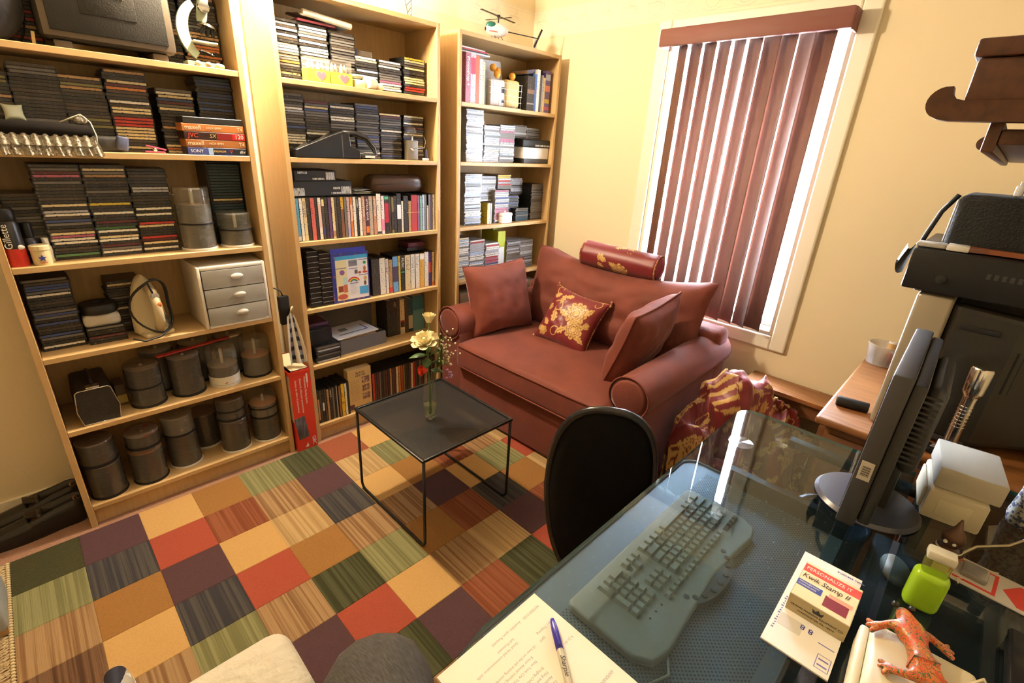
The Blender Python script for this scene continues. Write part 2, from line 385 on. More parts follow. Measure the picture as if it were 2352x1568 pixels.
def smi(m):
    if m not in STUFF_M: STUFF_M.append(m)
    return STUFF_M.index(m)
def disc_stack(x0, x1, z0, z1, yf, cols, where, light=False, h=.0104, d=.125, lean=0, indiv=True):
    """cases lying flat, one on the other; cols = weighted names from the bottom up"""
    global N_CASE
    w = min(x1-x0, .1245) if d < .13 else (x1-x0); cx = (x0+x1)/2; n = int(round((z1-z0)/h)); z = z0
    for i in range(n):
        cn = cols[i % len(cols)] if isinstance(cols, list) else random.choice(cols[1])
        jx, jy, ja = random.gauss(0, .0018)+lean*i/n, random.gauss(0, .0018), random.gauss(0, .012)
        hh = h*random.choice((.96, 1, 1, 1.02))
        if indiv and N_CASE < 296:
            o = link('disc_case', case_mesh(w, h, d, cn, light), None, (cx+jx, yf+jy, z), (0, 0, ja))
            tag(o, '%s disc case %s up in %s' % (cn, ORD(i), where), 'disc case', 'disc cases in '+where); N_CASE += 1
        else:
            T = TR((cx+jx, yf+jy, z), rz=ja)
            STUFF.mat(smi(TRAYL if light else TRAY)).box(-w/2, w/2, 0, d, .0003, h-.0003, T)
            STUFF.mat(smi(spine_mat(pc(cn)))).box(-w/2+.004, w/2-.004, -.0004, 0, .0014, h-.0014, T)
        z += h
    return z
def pick(**kw):
    L = []
    for k, v in kw.items(): L += [k.replace('_', ' ')]*v
    return ('r', L)
DKMIX = pick(black=10, dark_brown=8, grey=4, cream=2, white=1, maroon=1, orange=1)
MIX = pick(black=7, dark_brown=4, grey=4, white=4, cream=3, maroon=2, blue=1, orange=1, red=1)
# ---------------------------------------------------------------- first bookcase, second shelf: six stacks
z = SZ[1]; yf = -.185
disc_stack(.03, .148, z, 1.62, yf, pick(black=5, dark_brown=6, olive=2, tan=1), 'the partly hidden stack behind the lace roll')
disc_stack(.150, .268, z, 1.648, yf, pick(black=12, dark_brown=6, grey=2, tan=1), 'the black stack behind the lace roll')
disc_stack(.268, .381, z, 1.630, yf, pick(black=8, dark_brown=8, olive=3, tan=2), 'the brownish stack beside the red-cream stack', lean=-.004)
disc_stack(.383, .502, z, 1.657, yf, ['dark brown', 'cream', 'black', 'dark brown', 'cream', 'cream', 'cream', 'cream', 'red', 'red', 'red', 'dark brown', 'cream', 'cream', 'dark brown', 'white', 'black', 'dark brown', 'dark brown', 'orange', 'maroon', 'cream', 'black', 'black', 'tan'],
           'the red and cream stack')
disc_stack(.524, .640, z, 1.620, yf, ['cream', 'orange', 'cream', 'black', 'black', 'grey', 'black', 'black', 'tan', 'black', 'dark brown', 'black', 'black', 'black', 'cream', 'grey', 'maroon', 'blue', 'cream', 'white', 'grey'], 'the shorter stack behind the videotapes')
disc_stack(.654, .776, z, 1.668, yf, pick(black=8, teal=2, blue=4, dark_brown=3, grey=2), 'the bluish-black stack against the right panel')
# third shelf
z = SZ[2]
disc_stack(.045, .150, z, 1.262, -.17, pick(black=7, dark_brown=4, grey=3, white=1), 'the low stack behind the shaving foam can')
disc_stack(.132, .256, z, 1.352, -.21, ['black', 'green', 'black', 'dark brown', 'black', 'white', 'white', 'pink', 'cream', 'dark brown', 'black', 'grey', 'blue', 'dark brown', 'white', 'silver', 'black', 'cream', 'black', 'dark brown', 'black', 'black', 'dark brown', 'black', 'grey', 'black', 'pink', 'maroon', 'grey'], 'the tall stack behind the cream jar')
disc_stack(.258, .380, z, 1.357, -.21, ['black', 'white', 'grey', 'maroon', 'black', 'white', 'cream', 'black', 'white', 'green', 'black', 'maroon', 'black', 'black', 'white', 'black', 'black', 'yellow', 'black', 'black', 'black', 'grey', 'black', 'black', 'dark brown', 'black', 'tan', 'grey', 'cream'], 'the stack showing a yellow spine')
disc_stack(.382, .499, z, 1.342, -.21, ['black', 'white', 'black', 'cream', 'maroon', 'red', 'black', 'black', 'black', 'cream', 'red', 'black', 'black', 'white', 'black', 'white', 'black', 'black', 'dark brown', 'black', 'black', 'silver', 'silver', 'black', 'black', 'black', 'dark brown', 'black'], 'the stack beside the tall clear disc spindle')
# slotted rack of teal cases
rk = thing('disc_rack', 'upright black rack of dark teal disc cases behind the small clear spindle', 'rack', (.715, -.148, z))
sub(rk, 'frame', MB().box(-.066, -.061, 0, .14, 0, .325).box(.061, .066, 0, .14, 0, .325).box(-.061, .061, .135, .14, 0, .325).box(-.061, .061, 0, .135, 0, .004).box(-.061, .061, 0, .135, .321, .325), BLACK)
zz = z+.0045
for i in range(28):
    cn = ['teal', 'teal', 'black', 'cream', 'teal', 'teal'][i % 6] if i < 17 and i > 9 else 'teal'
    STUFF_T = case_mesh(.118, .0104, .125, cn)
    if N_CASE < 299:
        o = link('disc_case', STUFF_T, None, (.715, -.144, zz)); tag(o, '%s disc case %s up in the upright black rack' % (cn, ORD(i)), 'disc case', 'disc cases in the black rack'); N_CASE += 1
    else:
        STUFF.mat(smi(TRAY)).box(.715-.059, .715+.059, -.144, -.02, zz, zz+.0098); STUFF.mat(smi(spine_mat(pc(cn)))).box(.715-.055, .715+.055, -.1444, -.144, zz+.0014, zz+.0088)
    zz += .0112
# fourth shelf
z = SZ[3]
disc_stack(.03, .150, z, .985, -.20, pick(black=8, grey=3, blue=2, dark_brown=3, white=1, teal=1), 'the stack on the shelf of the iron')
disc_stack(.250, .356, z, .935, -.13, pick(black=6, grey=2, cream=2, dark_brown=2), 'the stack behind the iron')
z4 = disc_stack(.155, .268, z, .785, -.215, pick(black=4, maroon=1, grey=1), 'the low stack beside the iron')
# top shelf
z = SZ[0]
disc_stack(.15, .262, z, 1.93, -.14, pick(black=5, dark_brown=4, red=1, tan=2), 'the stack behind the soft dark bag')
disc_stack(.53, .648, z, 1.93, -.13, pick(black=6, dark_brown=4, tan=2), 'the stack between hard case and microscope')
disc_stack(.652, .774, z, 1.94, -.14, pick(black=5, dark_brown=5, orange=2, tan=3, grey=2), 'the stack behind the microscope')

# ---------------------------------------------------------------- second bookcase stacks
z = SZ[0]; yf = -.20
MIXB = pick(black=6, dark_brown=3, grey=6, white=7, cream=3, maroon=1, blue=1, orange=1, red=1, pink=1, pale_blue=1)
disc_stack(.94, 1.054, z, 1.912, yf, MIXB, ''); disc_stack(1.056, 1.180, z, 1.918, yf, MIXB, ''); disc_stack(1.184, 1.303, z, 1.785, yf, MIXB, '')
disc_stack(1.19, 1.305, 1.785, 1.910, yf, pick(grey=8, black=4, dark_brown=3), '')
disc_stack(1.302, 1.414, z, 1.832, yf, MIXB, ''); disc_stack(1.420, 1.542, z, 1.832, yf, MIXB, ''); disc_stack(1.558, 1.680, z, 1.868, yf, pick(black=4, cream=5, yellow=2, red=2, dark_brown=3, grey=2), '')
z = SZ[1]
for a, b, t in ((.94, 1.050, 1.650), (1.050, 1.160, 1.627), (1.163, 1.283, 1.632), (1.288, 1.410, 1.640), (1.414, 1.534, 1.612), (1.546, 1.668, 1.612)): disc_stack(a, b, z, t, yf, pick(black=8, dark_brown=2, grey=8, white=4, cream=1, maroon=1, blue=2, silver=3), '')
# third bookcase stacks
LMIX = pick(white=10, silver=5, pale_blue=5, cream=2, pink=1, grey=2)
z = SZ[1]; yf = -.235
disc_stack(1.925, 2.055, z, 1.672, yf, LMIX, '', True); disc_stack(2.062, 2.185, z, 1.60, yf, LMIX, '', True); disc_stack(2.186, 2.308, z, 1.605, yf, pick(white=6, silver=4, pale_blue=3, grey=3, pink=1), '', True)
disc_stack(2.34, 2.455, 1.545, 1.615, -.19, pick(grey=5, black=3, silver=1), '', True); disc_stack(2.46, 2.575, 1.545, 1.61, -.19, pick(grey=3, black=4), '', True)
z = SZ[2]
disc_stack(1.925, 2.05, z, 1.332, yf, pick(white=6, grey=4, pale_blue=4, black=2, silver=3), '', True); disc_stack(2.075, 2.20, 1.175, 1.322, -.2, pick(white=4, green=1, grey=5, silver=3), '', True)
disc_stack(2.165, 2.285, z, 1.245, yf, pick(white=4, pink=4, silver=4, blue=2, green=1), '', True); disc_stack(2.215, 2.33, 1.245, 1.325, -.2, pick(white=3, red=2, yellow=1, silver=3, grey=2), '', True)
disc_stack(2.31, 2.42, z, 1.20, -.19, pick(blue=4, black=3, teal=3), '', True); disc_stack(2.39, 2.50, 1.20, 1.30, -.14, pick(grey=3, silver=3, black=2), '', True)
disc_stack(2.50, 2.615, z, 1.27, -.225, pick(grey=10, dark_brown=4), '', False); disc_stack(2.35, 2.47, z, 1.125, -.235, pick(blue=1, grey=6, teal=2), '', False)
z = SZ[3]
disc_stack(1.86, 1.965, z, .97, yf, LMIX, '', True); disc_stack(1.97, 2.09, z, .955, yf, pick(white=5, pale_blue=4, purple=1, red=1, silver=3, grey=2), '', True); disc_stack(2.10, 2.215, z, .925, yf, pick(white=4, red=1, blue=2, silver=4, pink=1), '', True)
disc_stack(2.29, 2.41, z, .92, yf, pick(grey=6, silver=2, black=3), '', True); disc_stack(2.42, 2.545, z, .915, -.23, pick(black=5, grey=5, silver=1), '', True)
STUFF_OBJ = STUFF.build('stacked_disc_cases', STUFF_M)
tag(STUFF_OBJ, 'further stacks of flat disc cases with mixed spines filling the bookcase shelves', 'disc cases', kind='stuff')

# ---------------------------------------------------------------- standing video cases and books
def upright(name, label, cat, x, w, h, d, col, yf, zb, group=None, kind='case', band=None, spot=None, lean=0, txt=None, tcol=None):
    t = thing(name, label, cat, (x+w/2, yf, zb), (0, lean, 0), group); cm = spine_mat(col) if not isinstance(col, str) else mat('plain_'+col, hx(col), .5)
    if kind == 'book':
        sub(t, 'cover', MB().box(-w/2, w/2, 0, .0015, 0, h).box(-w/2, -w/2+.0015, .0015, d, 0, h).box(w/2-.0015, w/2, .0015, d, 0, h), cm)
        sub(t, 'page_block', MB().box(-w/2+.0015, w/2-.0015, .0015, d-.004, .003, h-.003), PAPER)
    else:
        sub(t, 'shell', MB().rbox(-w/2+.0003, w/2-.0003, .0008, d, 0, h, .001, 1), TRAY)
        sub(t, 'spine_sleeve', MB().box(-w/2+.001, w/2-.001, 0, .0008, .002, h-.002), cm)
    if band:
        for (z0, z1, c) in band: sub(t, 'spine_panel', MB().box(-w/2+.0014, w/2-.0014, -.0004, 0, z0*h, z1*h), mat('panel_'+c, hx(c), .5))
    if txt: text(txt, min(w*.75, h/len(txt)*1.35), mat('ink_'+(tcol or '#e8e4da'), hx(tcol or '#e8e4da'), .6), t, (0, -.0006, h*.93), (pi/2, pi/2, 0), align='LEFT')
    return t
def row(name, cat, items, x, yf, zb, place, group, hdef=.19, d=.14, kind='case', right=None, anchor='the start of its row'):
    n = len(items); names = [(i[2].get('cn', i[1]) if len(i) > 2 else i[1]) for i in items]; qi = -1
    if right: k = (right-x)/sum(i[0] for i in items)
    else: k = .001
    for it in items:
        qi += 1; w = it[0]*k; cn = it[1]; o = it[2] if len(it) > 2 else {}
        col = pc(cn) if cn in PAL else hx(cn)
        lab = o.get('lab') or '%s-spined %s %s' % (o.get('cn', cn), cat, place)
        if not o.get('lab') and names.count(o.get('cn', cn)) > 1:
            q = qi
            lab = '%s %s, %s counting from %s, %s' % (o.get('cn', cn), cat, ORD(q), anchor, place)
            if len(lab.split()) > 16: lab = ' '.join(lab.split()[:16])
        upright(name, lab, cat, x+.0004, w-.0008, hdef*o.get('h', 1)*random.uniform(.995, 1.0), d, col, yf+o.get('dy', random.uniform(0, .003)), zb, group, o.get('kind', kind), o.get('band'), lean=0, txt=o.get('txt'), tcol=o.get('tc'))
        x += w
z = SZ[2]
row('video_case', 'video case', [
 (15, '#5a9cc4', {'cn': 'sky blue', 'band': [(.02, .12, '#c9c4b8')]}), (14, 'white'), (15, 'cream', {'txt': 'WRITE STUFF', 'tc': '#604040', 'cn': 'lettered cream'}), (16, 'black'), (19, '#c06058', {'cn': 'salmon red'}), (12, 'black'), (15, 'white', {'band': [(.3, .85, '#d9b8b0')], 'cn': 'white and rose'}),
 (13, 'dark brown', {'band': [(.1, .3, '#3a3a70'), (.8, .95, '#e0d090')], 'cn': 'patchy brown'}), (16, 'black'), (14, 'purple', {'h': .99}), (14, 'cream', {'band': [(.05, .2, '#a08060')], 'cn': 'tan-footed cream'}), (12, 'dark brown'), (15, 'black'), (15, '#c9a03a', {'cn': 'mustard', 'band': [(0, .7, '#7a5038')]}), (13, 'grey'),
 (15, '#c0a8a8', {'cn': 'dusty mauve', 'band': [(.0, .25, '#a098c0')]}), (13, 'orange', {'band': [(.4, .8, '#e0b898')], 'cn': 'peach'}), (15, 'white'), (12, 'black', {'txt': 'COMEDY', 'cn': 'lettered black'}), (15, 'white', {'h': .98}), (17, '#b88a70', {'cn': 'copper', 'txt': 'WHITE NOISE', 'tc': '#e8dccc'}),
 (18, '#4a2038', {'cn': 'plum', 'txt': 'ATTACK REVUE', 'tc': '#f0e0e0', 'band': [(.08, .24, '#e87a30')]}), (20, '#b0a490', {'cn': 'stone'}), (17, '#b88468', {'cn': 'copper brown', 'txt': 'WHITE NOISE', 'tc': '#e8dccc'}), (23, 'white', {'h': 1.06, 'cn': 'tall white', 'band': [(.02, .08, '#30343c')]}), (17, '#e8d8dc', {'cn': 'pink-flamed white', 'band': [(.1, .4, '#e080a0')]}),
 (23, 'black', {'cn': 'black and red', 'band': [(.3, .8, '#b02030'), (.9, .97, '#50b080')]}), (13, 'dark brown', {'h': .97}), (14, 'olive', {'h': .96, 'band': [(.1, .6, '#302820')], 'cn': 'olive-topped'}), (16, 'black', {'h': .98}), (24, 'black', {'h': 1.04, 'cn': 'dark blue', 'band': [(.36, .72, '#e8ecf0')]}), (12, 'white', {'h': .85}), (26, 'black', {'h': .97}), (17, 'tan', {'h': .84}),
 (36, '#a83038', {'cn': 'thick crimson and white', 'band': [(.02, .98, '#a83038')]}), (13, '#8a5a80', {'cn': 'mauve', 'h': .98}), (13, '#70a890', {'cn': 'mint', 'h': .98}), (14, 'pale blue'), (14, 'grey'), (10, 'cream', {'h': .7}), (12, 'grey', {'cn': 'slate grey'}), (12, 'purple'), (14, 'white', {'cn': 'end white', 'lab': 'white video case at the end of its row, touching the right panel'})],
 .942, -.262, z, 'standing below the black boxes', 'video cases standing in one row', .19, .135, right=1.693, anchor='the panel by the red carton')
# rubber band round four cases
tag(MB().tube([(1.513, -.264, z+.10), (1.592, -.264, z+.10), (1.592, -.127, z+.1), (1.513, -.127, z+.1)], .0012, 4, True).build('rubber_band', mat('rubber_band', (.55, .38, .15), .6)), 'thin tan rubber band stretched around the crimson and white cases', 'rubber band')
z = SZ[3]
row('tape_case', 'tape case', [
 (44, '#3c3834', {'cn': 'dark', 'lab': 'thick dark tape case standing beside the colourful software box', 'h': .99}), (34, 'white', {'cn': 'wide white'}), (18, 'white', {'txt': 'Voice Basics', 'tc': '#40404c', 'cn': 'lettered white', 'h': .97}), (22, 'tan', {'h': .93, 'band': [(.02, .18, '#c03a28')]}), (34, '#6aa0d4', {'cn': 'sky blue', 'band': [(.3, .72, '#4c405c')]}), (14, 'yellow', {'txt': 'TAXI', 'tc': '#303040', 'cn': 'lettered yellow'}),
 (26, 'black', {'txt': 'MUSIC', 'cn': 'black with green stripe', 'band': [(.52, .55, '#30b070')]}), (36, 'cream', {'cn': 'broad cream', 'txt': 'LIVE 2', 'tc': '#8a8480'}), (28, 'white', {'txt': 'SHOW 17', 'tc': '#9a94a0', 'cn': 'handwritten white'}), (28, 'white', {'txt': 'GIG 6', 'tc': '#9a94a0', 'cn': 'handwritten white'}), (30, '#d8a848', {'cn': 'amber', 'band': [(.82, .97, '#f0ece4')]}), (28, 'white', {'h': 1.02, 'cn': 'plain white'}), (20, '#4a3880', {'cn': 'violet', 'band': [(.4, .7, '#c05048')]}), (18, '#d0b890', {'cn': 'beige', 'band': [(.02, .12, '#d05a28')]})],
 1.297, -.255, z, 'in the row below the maroon box', 'tape cases beside the software box', .198, .12, right=1.692)
z = SZ[5]
row('video_case', 'video case', [
 (12, 'black', {'band': [(.1, .75, '#b89078')], 'cn': 'black and rose'}), (13, 'dark brown'), (13, 'black', {'band': [(.35, .6, '#d8d8dc')], 'cn': 'black with pale mark'}), (12, 'dark brown', {'cn': 'chestnut'}), (14, 'tan', {'h': .98}), (15, 'black', {'txt': 'WALK IT', 'cn': 'lettered black'}), (13, 'grey', {'h': .98}), (10, 'black'), (9, 'silver'), (13, '#8a5a3a', {'cn': 'rust', 'dy': -.008}), (20, '#d8b428', {'cn': 'bright yellow', 'dy': -.008, 'h': 1.03, 'band': [(.42, .44, '#40381c')]}), (14, 'white', {'dy': -.008, 'h': 1.02}), (15, 'black', {'cn': 'freckled black', 'dy': -.006, 'h': 1.04})],
 .945, -.262, z, 'in the row beside the boxed tape', 'video cases on the bottom shelf', .19, .135, right=1.118, anchor='the panel by the red carton')
row('video_case', 'video case', [
 (14, '#b03428', {'cn': 'bright red', 'h': 1.0}), (11, 'dark brown'), (12, 'maroon'), (10, 'grey'), (12, 'black'), (12, 'dark brown', {'cn': 'chestnut'}), (11, 'maroon', {'cn': 'wine'}), (13, 'black'), (11, 'tan'), (12, 'maroon'), (11, 'dark brown'), (14, 'cream'), (12, 'orange', {'cn': 'burnt orange'}), (13, '#a84a28', {'cn': 'rusty'}), (11, 'olive'), (12, 'dark brown'), (12, 'black'), (11, 'maroon'), (12, 'cream', {'h': .98}), (12, 'red'), (13, 'dark brown'), (12, 'black'), (12, 'grey'), (12, 'maroon'), (12, 'black'), (12, 'tan'), (12, 'dark brown'), (12, 'black'), (12, 'maroon'), (12, 'black')],
 1.262, -.255, z, 'in the row behind the table', 'video cases on the bottom shelf', .19, .135, right=1.69, anchor='the boxed tape')
# books on the second bookcase, fifth shelf
row('book', 'book', [(34, '#26221e', {'cn': 'dark'}), (22, 'black', {'txt': 'KEY', 'tc': '#c0b088', 'cn': 'black with gold motif'}), (18, 'dark brown'), (26, 'cream', {'h': .96, 'band': [(.02, .14, '#c0b8a0'), (.2, .36, '#40282c'), (.36, .4, '#b03028')], 'cn': 'cream-labelled'}), (22, '#4a3424', {'cn': 'brown', 'h': .94}), (28, 'teal', {'h': .94, 'band': [(.1, .5, '#b8b098')]}), (70, '#2f6674', {'lab': 'wide teal and sand boxed book against the right panel', 'h': .97, 'band': [(.0, .6, '#5c8a8c')]})],
 1.43, -.16, SZ[4], 'standing at the back beside the open grey tray', 'books at the back of the fifth shelf', .22, .12, 'book', right=1.685)
# third bookcase, top shelf
z = SZ[0]
row('book', 'book', [(36, '#b07088', {'cn': 'wide mauve', 'txt': 'Photoshop 4', 'tc': '#f8f4f4'}), (36, '#d8c0d0', {'cn': 'white and pink', 'band': [(.6, .92, '#c8405c')], 'h': 1.0}), (26, '#d8582c', {'cn': 'orange', 'h': .98}), (22, 'white', {'h': .93}), (18, 'cream', {'h': .88})],
 1.905, -.25, z, 'standing left of the wire basket', 'books on the top corner shelf', .236, .19, 'book')
row('book', 'book', [(64, '#302c2a', {'cn': 'broad black', 'band': [(.5, .62, '#806048'), (.2, .24, '#8a8680')], 'h': .92}), (18, '#4a70b0', {'cn': 'blue'}), (26, 'white', {'h': 1.12}), (18, '#4a4440', {'cn': 'charcoal', 'h': .96}), (14, 'silver'), (18, 'cream', {'h': .95}), (46, '#6a5a90', {'h': 1.14, 'lab': 'violet book with coloured planets on its wide spine', 'band': [(.52, .66, '#d08070'), (.24, .34, '#c8b050'), (.78, .92, '#a8b4d8'), (.08, .16, '#b06078')]})],
 2.385, -.245, z, 'standing right of the wire basket', 'books on the top corner shelf', .205, .18, 'book')
row('book', 'book', [(16, 'tan', {'h': .9}), (14, 'dark brown', {'h': .88})], 2.045, -.225, z, 'standing behind the basket edge', 'books on the top corner shelf', .2, .17, 'book')
row('book', 'book', [(8, 'yellow', {'cn': 'thin yellow'}), (9, 'white', {'cn': 'thin white'}), (9, 'silver', {'cn': 'thin silver'}), (9, 'white', {'cn': 'thin white'})], 2.098, -.245, SZ[2], 'between two stacks of disc cases', 'thin booklets on the corner shelf', .125, .13, 'book')
# ================================================================ first bookcase: the other things
SOFTB = mat('dark_nylon', (.022, .021, .02), .6, sheen=.08, bump=(30, .5))
HARDC = mat('grained_black_vinyl', (.028, .025, .020), .55, spec=.25, bump=(220, .15))
CASEED = mat('case_edge', (.12, .09, .06), .4)
# hard case with script lettering
t = thing('hard_case', 'black grained hard case with embossed script lettering, standing beside the microscope', 'case', (.425, -.272, SZ[0]))
sub(t, 'shell', MB().rbox(-.18, .172, .0, .09, .022, .30, .02, 3), HARDC, 40)
sub(t, 'lid_rim', MB().rbox(-.172, .164, -.004, .0, .03, .292, .004, 2), CASEED, 40)
sub(t, 'lid_panel', MB().rbox(-.155, .147, -.009, -.004, .045, .285, .006, 2), HARDC, 40)
ip = sub(t, 'badge_panel', MB().rbox(-.075, .068, -.0115, -.009, .10, .25, .004, 2), HARDC, 40)
text('Plonch', .036, CASEED, ip, (-.055, -.0125, .165), FRONT, shear=.35, depth=.0012, label='embossed script lettering')
for fx in (-.13, .12): sub(t, 'foot', MB().rbox(fx-.022, fx+.022, .01, .06, 0, .022, .004), CASEED, 40)
sub(t, 'handle', MB().tube([(-.05, .045, .3), (-.05, .045, .32), (.05, .045, .32), (.05, .045, .3)], .006, 8), BLACK, True)
# soft bag
t = thing('zipped_bag', 'soft dark nylon bag with a zip pull, leaning beside the hard case', 'bag', (.135, -.212, SZ[0]))
sub(t, 'body', MB().ball((0, 0, .115), (.095, .062, .115), 20, 14), SOFTB, True)
sub(t, 'zip', MB().tube([(.055+.036*sin(a), -.012-.05*cos(a)*.9, .115+.112*cos(a*1.0)) for a in [k*pi/9 for k in range(10)]], .003, 6), BLACK, True)
sub(t, 'zip_pull', MB().box(.088, .096, -.036, -.033, .002, .045, TR((0, 0, 0), ry=.1)), mat('zip_brass', (.5, .36, .16), .35, metal=.8))
# microscope
MSG = mat('pale_green_enamel', (.33, .37, .27), .3)
t = thing('microscope', 'small pale green microscope with a curved arm on its shelf', 'microscope', (.675, -.225, SZ[0]))
sub(t, 'base', MB().prism([(-.05, -.035), (.035, -.035), (.05, -.02), (.05, .03), (-.05, .035)], 0, .016), MSG)
arc = [(-.048-.012*0+.062*(1-sin(pi*k/10))*.0-.03*sin(pi*k/10), 0, .016+.19*k/10) for k in range(11)]
am = MB()
V = []; F = []; nA = 14
for k in range(nA+1):
    a = -.62*pi/2+1.30*pi/2*k/nA
    wv = .012+.006*cos(a*1.6)
    ox, oz = .045-.105*cos(a), .115+.105*sin(a)*1.02; ix, iz = .045-(.105-2*wv)*cos(a), .115+(.105-2*wv)*sin(a)*1.02
    for (x, zv) in ((ox, oz), (ix, iz)):
        for yy in (-.008, .008): V.append((x, yy, zv))
for k in range(nA):
    a, b = k*4, k*4+4
    F += [(a, b, b+1, a+1), (a+2, a+3, b+3, b+2), (a, a+2, b+2, b), (a+1, b+1, b+3, a+3)]
F += [(0, 1, 3, 2), (nA*4, nA*4+2, nA*4+3, nA*4+1)]
sub(t, 'arm', am.add(V, F), MSG)
tb = TR((.028, 0, .175), ry=.22)
sub(t, 'tube', MB().lathe([(.013, -.03), (.017, -.02), (.017, .05), (.012, .055), (.012, .08), (.015, .082), (.015, .09), (.0, .09)], 18, tb), MSG, 40)
sub(t, 'focus_knob', MB().lathe([(.018, 0), (.018, .012), (.008, .014)], 18, TR((.03, -.016, .19), rx=pi/2)), CHROME, 40)
sub(t, 'nosepiece', MB().lathe([(.0, 0), (.03, .004), (.022, .014), (.0, .016)], 20, TR((.036, 0, .128), ry=.25)), CHROME, 40)
for k in range(3): sub(t, 'objective', MB().lathe([(.005, -.024), (.008, -.012), (.008, 0)], 12, TR((.026+.014*k, .006*(k-1), .128), ry=.25-.3*(k-1))), STEELD, 40)
sub(t, 'stage', MB().rbox(-.02, .058, -.03, .03, .078, .084, .002), mat('pale_stage', (.55, .56, .40), .4))
sub(t, 'mirror', MB().lathe([(.0, -.003), (.024, -.002), (.024, .002), (.0, .003)], 18, TR((.022, -.01, .048), ry=.3)), CHROME, 40)
for k, (px, py) in enumerate(((-.02, -.048), (.012, -.05), (.045, -.046), (.06, -.03))):
    tag(MB().ball((0, 0, .009), (.011, .009, .009), 10, 6).build('pebble', mat('pebble_%d' % (k % 2), ((.55, .50, .36), (.42, .38, .28))[k % 2], .5), None, True, (.675+px, -.222+py*.95, SZ[0])), '%s pebble lying in front of the microscope base' % ('cream', 'grey-brown', 'pale', 'small brown')[k], 'pebble')
# videotapes lying in front of the stacks
def tape(name, label, z0, h, d, main, x0=.565, x1=.772, bands=(), texts=()):
    t = thing(name, label, 'videotape', (x0, -.272, z0))
    sub(t, 'sleeve', MB().rbox(0, x1-x0, 0, d, 0, h, .0015, 1), mat('sleeve_'+main, hx(main), .35))
    for a, b, c in bands: sub(t, 'sleeve_band', MB().box(a*(x1-x0), b*(x1-x0), -.0004, 0, .0015, h-.0015), mat('sleeve_'+c, hx(c), .35))
    for (s, px, sz, c, sh) in texts: text(s, sz, mat('ink_'+c, hx(c), .5), t, (px*(x1-x0), -.0008, h*.5), FRONT, shear=sh)
z = SZ[1]
tape('videotape', 'dark blue videotape lowest in the pile of four boxed tapes', z, .0265, .085, '#1c2348', .572, .770, [(.0, .34, '#3a4280'), (.34, .42, '#8fb0d8'), (.75, 1, '#141620')], [('SONY', .04, .016, '#e6e6ee', 0), ('PREMIUM', .43, .010, '#c8a63c', 0), ('V', .70, .018, '#c03028', .2), ('6hr', .88, .015, '#d8d8d8', .3)])
tape('videotape', 'tan videotape between the dark blue tape and the red one', z+.0268, .0265, .085, '#9a6030', .570, .772, [], [('maxell', .03, .02, '#e8d8c0', 0), ('HGX 8MM', .37, .011, '#dcc8a8', 0), ('T4', .88, .018, '#dcc8a8', 0)])
tape('videotape', 'black and red videotape lying between two tan ones', z+.0536, .0265, .085, '#2a0e0c', .568, .773, [(.52, .78, '#7a1410'), (.78, 1, '#b01c14')], [('JVC', .06, .021, '#d83a20', .1), ('SX', .40, .019, '#b8a860', .15), ('120', .82, .021, '#f0dcd0', 0)])
tape('videotape', 'tan videotape lying on the black and red tape', z+.0804, .0265, .085, '#b06c34', .565, .772, [], [('maxell', .04, .02, '#ecdcc4', 0), ('HGX 8MM', .38, .011, '#e0ccac', 0), ('T4', .88, .018, '#e0ccac', 0)])
tape('videotape', 'plain black videotape box on top of the pile', z+.1072, .022, .085, '#1d1b1a', .572, .770)
# lace trimmed roll with small cushion
VELV = mat('black_velvet', (.010, .008, .007), .9, spec=.1, var=(45, (.30, .30, .32), .74, .76))
LACE = mat('white_lace', (.46, .42, .35), .9, spec=.1, bump=(150, .9), var=(140, (.24, .22, .18), .48, .60))
t = thing('lace_roll', 'black embroidered velvet roll with a white lace ruffle hanging over the shelf edge', 'cushion', (.205, -.262, SZ[1]))
sub(t, 'roll', MB().lathe([(.0, -.165), (.016, -.163), (.022, -.155), (.023, 0), (.022, .1), (.016, .107), (.0, .108)], 18, TR((0, .0, .062), ry=pi/2)), VELV, True)
lm = MB()
def lacef(u, v):
    x = -.165+.275*u; f = sin(u*74+2.5*N3(u*9, 1, 2))+.5*sin(u*151+1)
    return (x+.012*v*u, -.012-.010*v-(.003+.006*v)*f*.6, .045-.055*v-.004*v*abs(sin(u*47)))
for off in (0, -.0012): lm.grid(lambda u, v, o=off: (lacef(u, v)[0], lacef(u, v)[1]+o, lacef(u, v)[2]), 150, 7)
sub(t, 'lace_ruffle', lm, LACE, True)
lm = MB(); lm.grid(lambda u, v: (-.165+.27*u, -.016-.008*v-.004*sin(u*70), .05-.034*v), 110, 5)
sub(t, 'upper_ruffle', lm, LACE, True)
sub(t, 'cord', MB().tube([(.03, 0, .085), (.06, -.006, .10), (.085, -.008, .112), (.105, -.012, .09), (.112, -.016, .05), (.108, -.02, .02)], .002, 6), mat('pale_cord', (.6, .6, .5), .7), True)
sub(t, 'rosette', MB().ball((.083, 0, .096), (.018, .012, .014), 12, 8), LACE, True)
